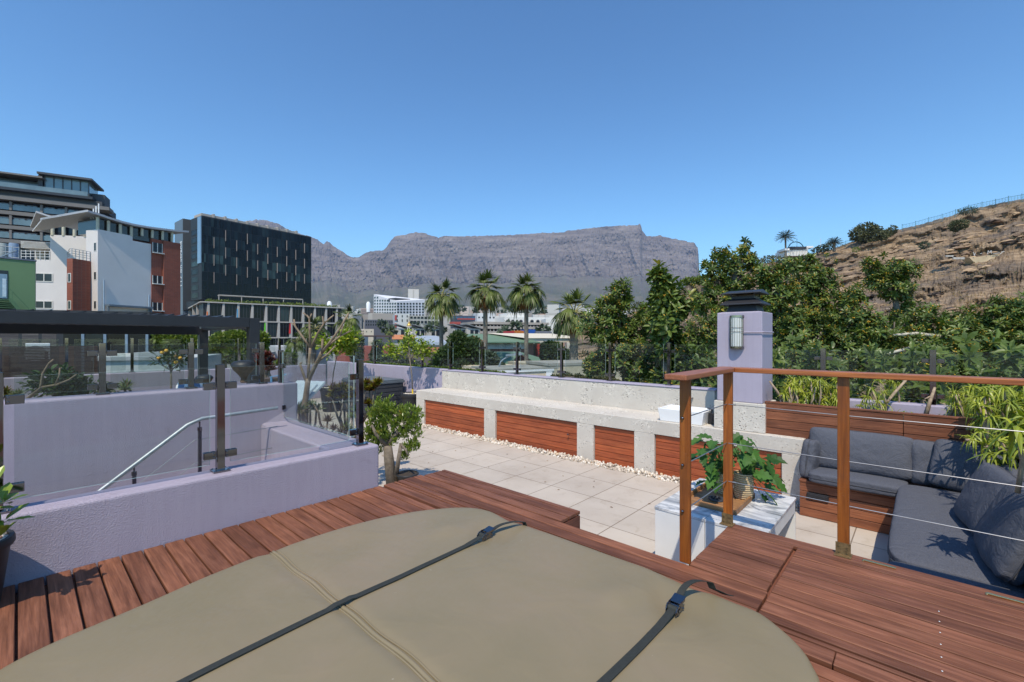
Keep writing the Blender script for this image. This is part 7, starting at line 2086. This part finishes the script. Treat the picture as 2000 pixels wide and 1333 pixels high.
bush("hill_bush", "dark clump of low bushes left of the short palm on the crest", "bush", [(1606,486,112,10,7),(1616,483,112,8,8),(1596,489,112,9,5)], GREYG, 103, 3.0, .4, .25)
bush("hill_bush", "round dark green bush on the slope below the fence", "bush", [(1873,440,80,14,10),(1866,444,80,9,8)], OLIVE, 104, 4.0, .3, .2)
bush("hill_bush", "spiky grey agaves high on the slope under the fence", "bush", [(1893,413,86,12,5),(1880,414,86,7,4)], GREYG, 105, 4.0, .5, .1)
bush("hill_bush", "small blue-grey agave in the middle of the slope", "bush", [(1806,479,75,7,5)], GREYG, 106, 5.0, .45, .1)
bush("hill_bush", "tiny green bush on the slope near the crest", "bush", [(1672,488,100,6,4)], HEDGEL, 107, 4.0, .3, .2)
bush("hill_bush", "green shrubs along the top of the tan cliff left of the tall airy tree", "bush", [(1350,549,62,15,6),(1368,548,62,14,7),(1385,545,64,12,7),(1337,552,62,8,4)], HEDGEL, 108, 4.0, .3, .2)
bush("hill_bush", "dark round bush on the low crest behind the narrow tree", "bush", [(1281,590,64,11,13)], GREYG, 109, 4.0, .35, .2)
bush("hill_bush", "thin scrub on the low crest behind the leftmost fruiting tree", "bush", [(1246,598,66,8,7),(1232,606,66,6,5)], OLIVE, 110, 3.0, .3, .15)
bush("hill_bush", "bushy growth along the crest left of the white gun house", "bush", [(1475,512,100,14,7),(1500,507,110,12,6),(1515,505,112,10,5),(1455,516,95,10,7)], OLIVE, 111, 3.0, .4, .22)
rs = np.random.RandomState(119); m = MB(); bl = []
for k in range(90):
    u = rs.uniform(1420, 2030); s_ = rs.uniform(.12, .97)
    d, v = hill_pos(np.array([u]), np.array([s_])); bl.append((u, float(v[0])-1.5, float(d[0]), rs.uniform(1.5,5), rs.uniform(1.2,3.2)))
bush_crown(m, rs, bl, 5, .22, .10)
tag(m.build("dry_scrub", OLIVE), "small tufts of dry olive scrub dotted over the slope", "scrub", kind="stuff")
# grass tufts and loose rocks on the slope
rs = np.random.RandomState(120); m = MB(); pos = []
for k in range(2600):
    u = rs.uniform(1380, 2030); s_ = rs.uniform(.15, 1.0)
    if fbm(u/70., s_*5, 3, 41) < .47: continue
    d, v = hill_pos(np.array([u]), np.array([s_])); q = P(u, float(v[0]), float(d[0]))
    for j in range(3): pos.append((q.x+rs.normal()*.3, q.y+rs.normal()*.3, q.z))
pos = np.array(pos); n = len(pos)
curved(m, pos, sphere_dirs(rs, n, .5, 1), rs.uniform(.3,.7,n), .10, .3, rs.rand(n), 3)
tag(m.build("dry_grass", leafmat("straw_grass",(.17,.12,.045),(.40,.29,.13),None,.9,.1,.2)), "dry straw-coloured grass tufts on the slope", "grass", kind="stuff")
m = MB()
for k in range(1100):
    u = rs.uniform(1560, 2060); s_ = rs.uniform(.1, .95)
    if fbm(u/60., s_*6, 3, 43) < .45: continue
    d, v = hill_pos(np.array([u]), np.array([s_])); q = P(u, float(v[0]), float(d[0]))
    sz = rs.uniform(.15,.75)*float(d[0])/80; V = ICV*np.array([sz*rs.uniform(.9,2.0),sz,sz*rs.uniform(.25,.55)])
    V = V*(1+.25*rs.normal(size=(len(V),1))*.6); a_ = rs.uniform(-.4,.4); ca, sa = math.cos(.84+a_), math.sin(.84+a_)
    V = np.column_stack([V[:,0]*ca-V[:,1]*sa, V[:,0]*sa+V[:,1]*ca, V[:,2]+V[:,0]*.12])+np.array(q)
    m.add(V, ICF, rs.rand())
rk = NT("loose_rock"); c = rk.ramp(rk.rnd(), [(0,(.06,.045,.038)),(.5,(.22,.14,.085)),(1,(.42,.29,.17))]); c = rk.mix(.6,c,rk.ramp(rk.noise(rk.coord(),3,4),[(.3,(.6,.6,.6)),(.7,(1.3,1.3,1.3))]),'MULTIPLY'); LR = rk.fin(c,.9)
tag(m.build("loose_rocks", LR), "broken slabs of brown rock lying over the slope", "rocks", kind="stuff")
# painted rock face with graffiti
F = Fac(1888, 60, 1975, 60); qn = hill_pt(1930, 506)
dd = (Vector((qn.x,qn.y,0))).dot(Vector((_f[0],_f[1],0)))-.9
F = Fac(1885, dd, 1985, dd)
m = MB()
def poly(m, F, pts, o): 
    V = [tuple(F.pt(*F.hit(u,v), o)) for u,v in pts]+[tuple(F.pt(*F.hit(u,v), o-1.5)) for u,v in pts]; n = len(pts)
    m.add(V, [list(range(n))]+[[i,(i+1)%n,n+(i+1)%n,n+i] for i in range(n)], .5)
poly(m, F, [(1893,503),(1912,502),(1930,499),(1950,497.5),(1971,499),(1973,507),(1965,511),(1945,514),(1925,516),(1908,518),(1902,512)], 0)
tag(m.build("painted_rock", plain("cream_painted_rock",(.50,.40,.26),.9,var=.18,scale=.8,bump=.5,bscale=3)), "cream painted patch on the rock face at right", "painted rock")
WG = plain("white_graffiti_paint", (.55,.53,.50), .9)
F3 = Fac(1885, dd-.25, 1998, dd-.25)
t = thing("rock_graffiti", "white graffiti letters and strokes painted on the dark rock above the cream patch", "graffiti", tuple(F3.pt(*F3.hit(1915,495))))
m = MB()
def stroke(a, b, w=.9):
    p = F3.pt(*F3.hit(*a)); q = F3.pt(*F3.hit(*b)); m.bar(p, q, w*dd/FPX, .05, up=F3.n)
for a, b in (((1901,493),(1903,500)),((1903,500),(1905,494)),((1929,497),(1930,490)),((1930,490),(1933,494)),((1933,494),(1936,489.5)),((1936,489.5),(1937,496)),((1914,496),(1918,495)),((1940,496),(1952,494)),((1953,497),(1960,491)),((1956,492),(1962,492))): stroke(a, b)
m.build("letters", WG, t)
m = MB(); 
for (u0,u1,v0,v1) in ((1973,1996,491.5,498.5),(1848,1862,499,502),(1862,1884,503,507)): F3.rect(m, u0,u1,v0,v1, -.2, .02, .5)
m.build("painted_bars", plain("faded_white_paint",(.40,.38,.35),.9,var=.3,scale=2), t)
# white gun house with arch on the crest
F = Fac(1535, 112, 1578, 112)
t = thing("crest_kiosk", "small white kiosk with a dark roof and a thin arch on the crest", "kiosk", tuple(F.pt(*F.hit(1556,500))))
m = MB(); F.rect(m,1537,1577,488,500,-5,0,.5); F.rect(m,1531,1541,486,490,-3,.3); F.rect(m,1574,1587,481.5,485,-3,.3); F.rect(m,1572,1578,484,488,-3,.2); m.build("wall", WHITEP, t)
m = MB(); poly(m, F, [(1540,488),(1543,482.5),(1573,482.5),(1574,487)], .3); m.build("roof", DKW, t)
m = MB()
for k in range(13): F.rect(m, 1540+k*3, 1540.7+k*3, 489,498, .0,.2)
m.build("slats", FRMW, t)
m = MB(); m.tube([F.pt(*F.hit(1557+15*math.cos(a), 486-14*math.sin(a)), -.5) for a in np.linspace(0,math.pi,16)], .12, 6); m.tube([F.pt(*F.hit(1556.5,482)),F.pt(*F.hit(1556.5,467))],.05,5); m.build("arch", BLF, t)
m = MB(); q = F.pt(*F.hit(1603,482), 0); m.tube([q, q+Vector((0,0,2.0))], .05, 6); tag(m.build("thin_pole", FRMW), "thin pale pole on the crest right of the white kiosk", "pole")

# ------------------------------------------------------------------ palms
def fan_palm(label, u, vcrown, d, rpx, vbase, seed, trunk_px=10, nleaf=34, skirt=True, lean=0, rough=False):
    rs = np.random.RandomState(seed); c = np.array(P(u, vcrown, d)); R0 = rpx*d/FPX
    base = P(u+lean, vbase, d)
    t = thing("fan_palm", label, "palm", tuple(base), "fan palms beyond the terrace")
    m = MB(); r_ = trunk_px*d/FPX/2; n = 14 if not rough else 34
    pts = [Vector(base).lerp(Vector(c), k/n) for k in range(n+1)]
    rad = [r_*(1.12-.12*k/n) * (1+ (.22*(k%2) if rough else .03*(k%2))) for k in range(n+1)]
    m.tube(pts, rad, 10); m.build("trunk", BARKP, t)
    gl = MB(); dl = MB(); st = MB()
    def fan(mb, hub, d_, size, nseg, droop, spread=2.2):
        d_ = d_/np.linalg.norm(d_); s_ = np.cross(d_, (0,0,1.)); s_ /= np.linalg.norm(s_)+1e-9; up = np.cross(s_, d_)
        a = np.linspace(-spread/1.0, spread/1.0, nseg)*.5*1.35 + rs.normal(size=nseg)*.03
        dirs = d_[None]*np.cos(a)[:,None]*1.0 + s_[None]*np.sin(a)[:,None] + up[None]*.12
        L = size*(.72+.28*np.cos(a))*rs.uniform(.85,1.1,nseg)
        curved(mb, np.tile(hub,(nseg,1)), dirs, L, size*.13, droop*rs.uniform(.7,1.4,nseg), np.clip(rs.uniform(0,.8)+.2*rs.rand(nseg),0,1), 4, vee=.25)
    nleaf = int(nleaf*.8)
    for k in range(nleaf):
        z = .99-1.45*(k+.5)/nleaf+rs.uniform(-.08,.0); a = k*2.39996+rs.uniform(-.5,.5); rr = math.sqrt(max(0,1-z*z))
        d_ = np.array([rr*math.cos(a), rr*math.sin(a), z]); hub = c + d_*R0*rs.uniform(.38,.66); hub[2] -= (1-z)*.06*R0
        st.tube([tuple(c), tuple((c+hub)/2+np.array([0,0,.05*R0])), tuple(hub)], [.05*R0/1.8,.035*R0/1.8,.02*R0/1.8], 5)
        dd_ = d_*.8 + np.array([0,0,-.35-.25*(1-z)]) if z < .75 else d_
        fan(gl, hub, dd_, R0*rs.uniform(.50,.72), 18, .22 if z > .5 else .70)
    if skirt:
        for k in range(22):
            a = k*2.39996; z = -.62-rs.rand()*.33; rr = math.sqrt(1-z*z)
            d_ = np.array([rr*math.cos(a)*.6, rr*math.sin(a)*.6, z]); hub = c + d_*R0*rs.uniform(.25,.4)
            fan(dl, hub, np.array([d_[0]*.5,d_[1]*.5,-1.]), R0*rs.uniform(.45,.62), 12, .1, 1.1)
    gl.build("crown", PALML, t); 
    if skirt: dl.build("dead_fronds", DEADP, t)
    st.build("leaf_stalks", plain("palm_stalk",(.30,.27,.10),.6), t)
fan_palm("leftmost of the four tall fan palms, next to the white grid office", 862, 582, 42, 42, 760, 201, 7.5, 30)
fan_palm("second of the four tall fan palms from the left, the one with the tallest crown", 948, 570, 38, 43, 790, 202, 8.5, 36)
fan_palm("third of the four tall fan palms, standing above the arched white building", 1028, 570, 36, 43, 800, 203, 8, 36)
fan_palm("rightmost of the four tall fan palms, shorter with a thick rough trunk", 1121, 612, 30, 50, 820, 204, 15, 34, True, -1, True)
fan_palm("fan palm right of the podium, seen behind the bare tree's right branches", 679, 627, 60, 31, 720, 205, 7, 26, True)
fan_palm("fan palm in front of the podium, seen between the bare tree's branches", 613, 644, 50, 32, 740, 206, 8, 28, True)
fan_palm("low fan palm left of the bare tree with pale drooping fronds", 577, 668, 45, 24, 740, 207, 7, 22, False)
fan_palm("tiny dark palm in front of the slate-blue wall", 761, 650, 70, 12, 700, 208, 3, 20, False)
def feather_palm(label, u, v, d, rpx, vb, seed, nf=38, tw=3.5):
    rs = np.random.RandomState(seed); c = np.array(P(u,v,d)); R0 = rpx*d/FPX; b = P(u,vb,d)
    t = thing("feather_palm", label, "palm", tuple(b), "feather palms on the hill crest")
    m = MB(); m.tube([b, P(u+.5,(v+vb)/2,d), tuple(c)], [tw*d/FPX/2*1.1,tw*d/FPX/2*.9,tw*d/FPX/2], 8); m.build("trunk", BARKP, t)
    g = MB()
    for k in range(nf):
        z = .95-1.15*(k+.5)/nf; a = k*2.39996; rr = math.sqrt(1-z*z); d_ = np.array([rr*math.cos(a),rr*math.sin(a),z])
        n = 12; tt_ = np.linspace(.12,1,n); pts = c + d_*R0*tt_[:,None] + np.array([0,0,-.30*R0])*(tt_**2)[:,None]
        s_ = np.cross(d_,(0,0,1.)); s_ /= np.linalg.norm(s_)+1e-9
        for sg in (-1,1): leaves(g, pts, np.tile(s_*sg+d_*.9,(n,1)), np.tile([[0,0,1.]],(n,1)), R0*.30, R0*.045, .3, .1)
        g.tube([tuple(q) for q in pts], R0*.012, 4)
    g.build("crown", leafmat("feather_palm_leaves",(.03,.04,.02),(.08,.09,.045),None,.5,.3,.1), t)
feather_palm("slender date palm standing alone against the sky left of the white kiosk", 1534, 463, 112, 17, 508, 211)
feather_palm("short bushy date palm on the crest right of the white kiosk", 1629, 474, 108, 14, 492, 212, 46, 5)

# ------------------------------------------------------------------ middle distance trees
def mid_tree(label, blobs, seed, mt=None, L=.26, W_=.14, dens=3.2, name="street_tree"):
    b0 = blobs[0]; return bush(name, label, "tree", blobs, mt or TREEL, seed, dens, L, W_, [(b0[0],b0[1]+b0[4]+60,b0[2]),(b0[0],b0[1],b0[2])], "street trees below the terrace")
mid_tree("dark bushy tree in front of the green-roofed building, left of the second palm trunk", [(895,672,30,18,22),(915,690,30,24,24),(880,700,30,26,22),(860,712,30,18,14),(900,720,30,44,18)], 301)
mid_tree("tree beside the brick wall right of the second palm trunk", [(925,680,32,14,20),(934,700,32,16,20)], 302)
mid_tree("grey-green tree low between the second palm and the balustrade posts", [(957,712,28,15,22),(968,725,28,20,14)], 303, GREYG)
mid_tree("round green tree under the cream shed roof", [(1080,692,38,24,20),(1075,680,38,18,12),(1100,700,38,20,16)], 304)
mid_tree("pale dry bush at the right end of the cream wall", [(1172,735,22,22,20),(1160,750,22,16,12)], 305, OLIVE, .18,.06)
mid_tree("left one of the two cypress-like trees before the red wall", [(700,678,26,8,16),(697,695,26,12,16),(704,665,26,5,10)], 306, GREYG, .14,.05, 5)
mid_tree("right one of the two cypress-like trees before the red wall", [(737,680,26,9,16),(735,698,26,13,14)], 307, GREYG, .14,.05, 5)
mid_tree("low dark bushes right along the lilac wall under the lemon tree", [(770,702,24,30,10),(745,705,24,20,9),(800,712,24,20,8)], 308, GREYG,.14,.06,4)
mid_tree("broad green tree under the pergola roof at left", [(320,662,30,26,14),(350,668,30,30,20),(310,690,30,26,22),(355,695,30,28,20),(380,672,30,16,16)], 309, HEDGEL, .26,.13)
mid_tree("leafy tree between the two pergola posts", [(436,668,30,20,16),(462,662,30,20,14),(425,690,30,26,20),(465,690,30,24,18)], 310, HEDGEL, .26,.13)
mid_tree("green tree just right of the outer pergola post", [(510,665,32,12,14),(508,690,32,14,16)], 311, HEDGEL)
mid_tree("bright leafy bush below the bare tree", [(563,700,26,14,14),(548,712,26,10,10)], 312, HEDGEL,.18,.09)
mid_tree("low olive bushes along the foot of the concrete back wall", [(1105,735,9.5,12,5),(1085,738,9.5,8,4),(1130,738,9.6,12,5)], 313, OLIVE, .05,.025, 7)
mid_tree("low bushes beyond the glass right of the cream wall", [(1175,742,9.6,18,6),(1200,748,9.6,12,6)], 314, OLIVE, .05,.025, 7)
rs = np.random.RandomState(320); m = MB()
bush_crown(m, rs, [(u, 709+(u-712)*.082, onY(u,700,7.05).dot(Vector((_f[0],_f[1],0))), 10, 2.6) for u in range(715, 990, 12)], 6, .05, .03)
tag(m.build("creeper", HEDGEL), "low creeper leaves along the outer edge of the back wall", "creeper", kind="stuff")
rs = np.random.RandomState(321); m = MB()
bush_crown(m, rs, [(rs.uniform(640,1180), rs.uniform(600,628), rs.uniform(500,1200), rs.uniform(5,12), rs.uniform(1.5,4)) for k in range(60)], 2.2, 5, 3)
bush_crown(m, rs, [(rs.uniform(660,1160), rs.uniform(632,650), rs.uniform(110,260), rs.uniform(5,12), rs.uniform(2,4)) for k in range(16)], 2.2, 1.6, 1.0)
tag(m.build("distant_trees", GREYG), "dark tree clumps scattered through the far city", "trees", kind="stuff")
t = thing("street_lamp", "thin curved grey street lamp arm left of the low green roof", "street lamp", tuple(P(975,720,26)))
m = MB(); m.tube([P(974,740,26),P(974,718,26),P(978,707,26),P(985,701,26),P(1000,694,26)], [.05,.05,.045,.04,.035], 8); m.build("pole", GALV, t)
m = MB(); m.obox(P(1004,693,26), (.35,.32,.05), (-.08,.09,0), (0,0,.06)); m.build("lamp_head", GALV, t)

# ------------------------------------------------------------------ haze
m = MB()
m.box(-8100, 1700, -1100, 7500, ZG-1.0, 1210)
hz = NT("haze_air")
hz.t.nodes.remove(hz.b)
pv = hz.t.nodes.new("ShaderNodeVolumePrincipled")
pv.inputs["Color"].default_value = (.48,.62,.92,1); pv.inputs["Density"].default_value = 0.000072; pv.inputs["Anisotropy"].default_value = 0.0
hz.l(pv.outputs[0], hz.out.inputs["Volume"])
o = m.build("haze", hz.m)
tag(o, kind="stuff")
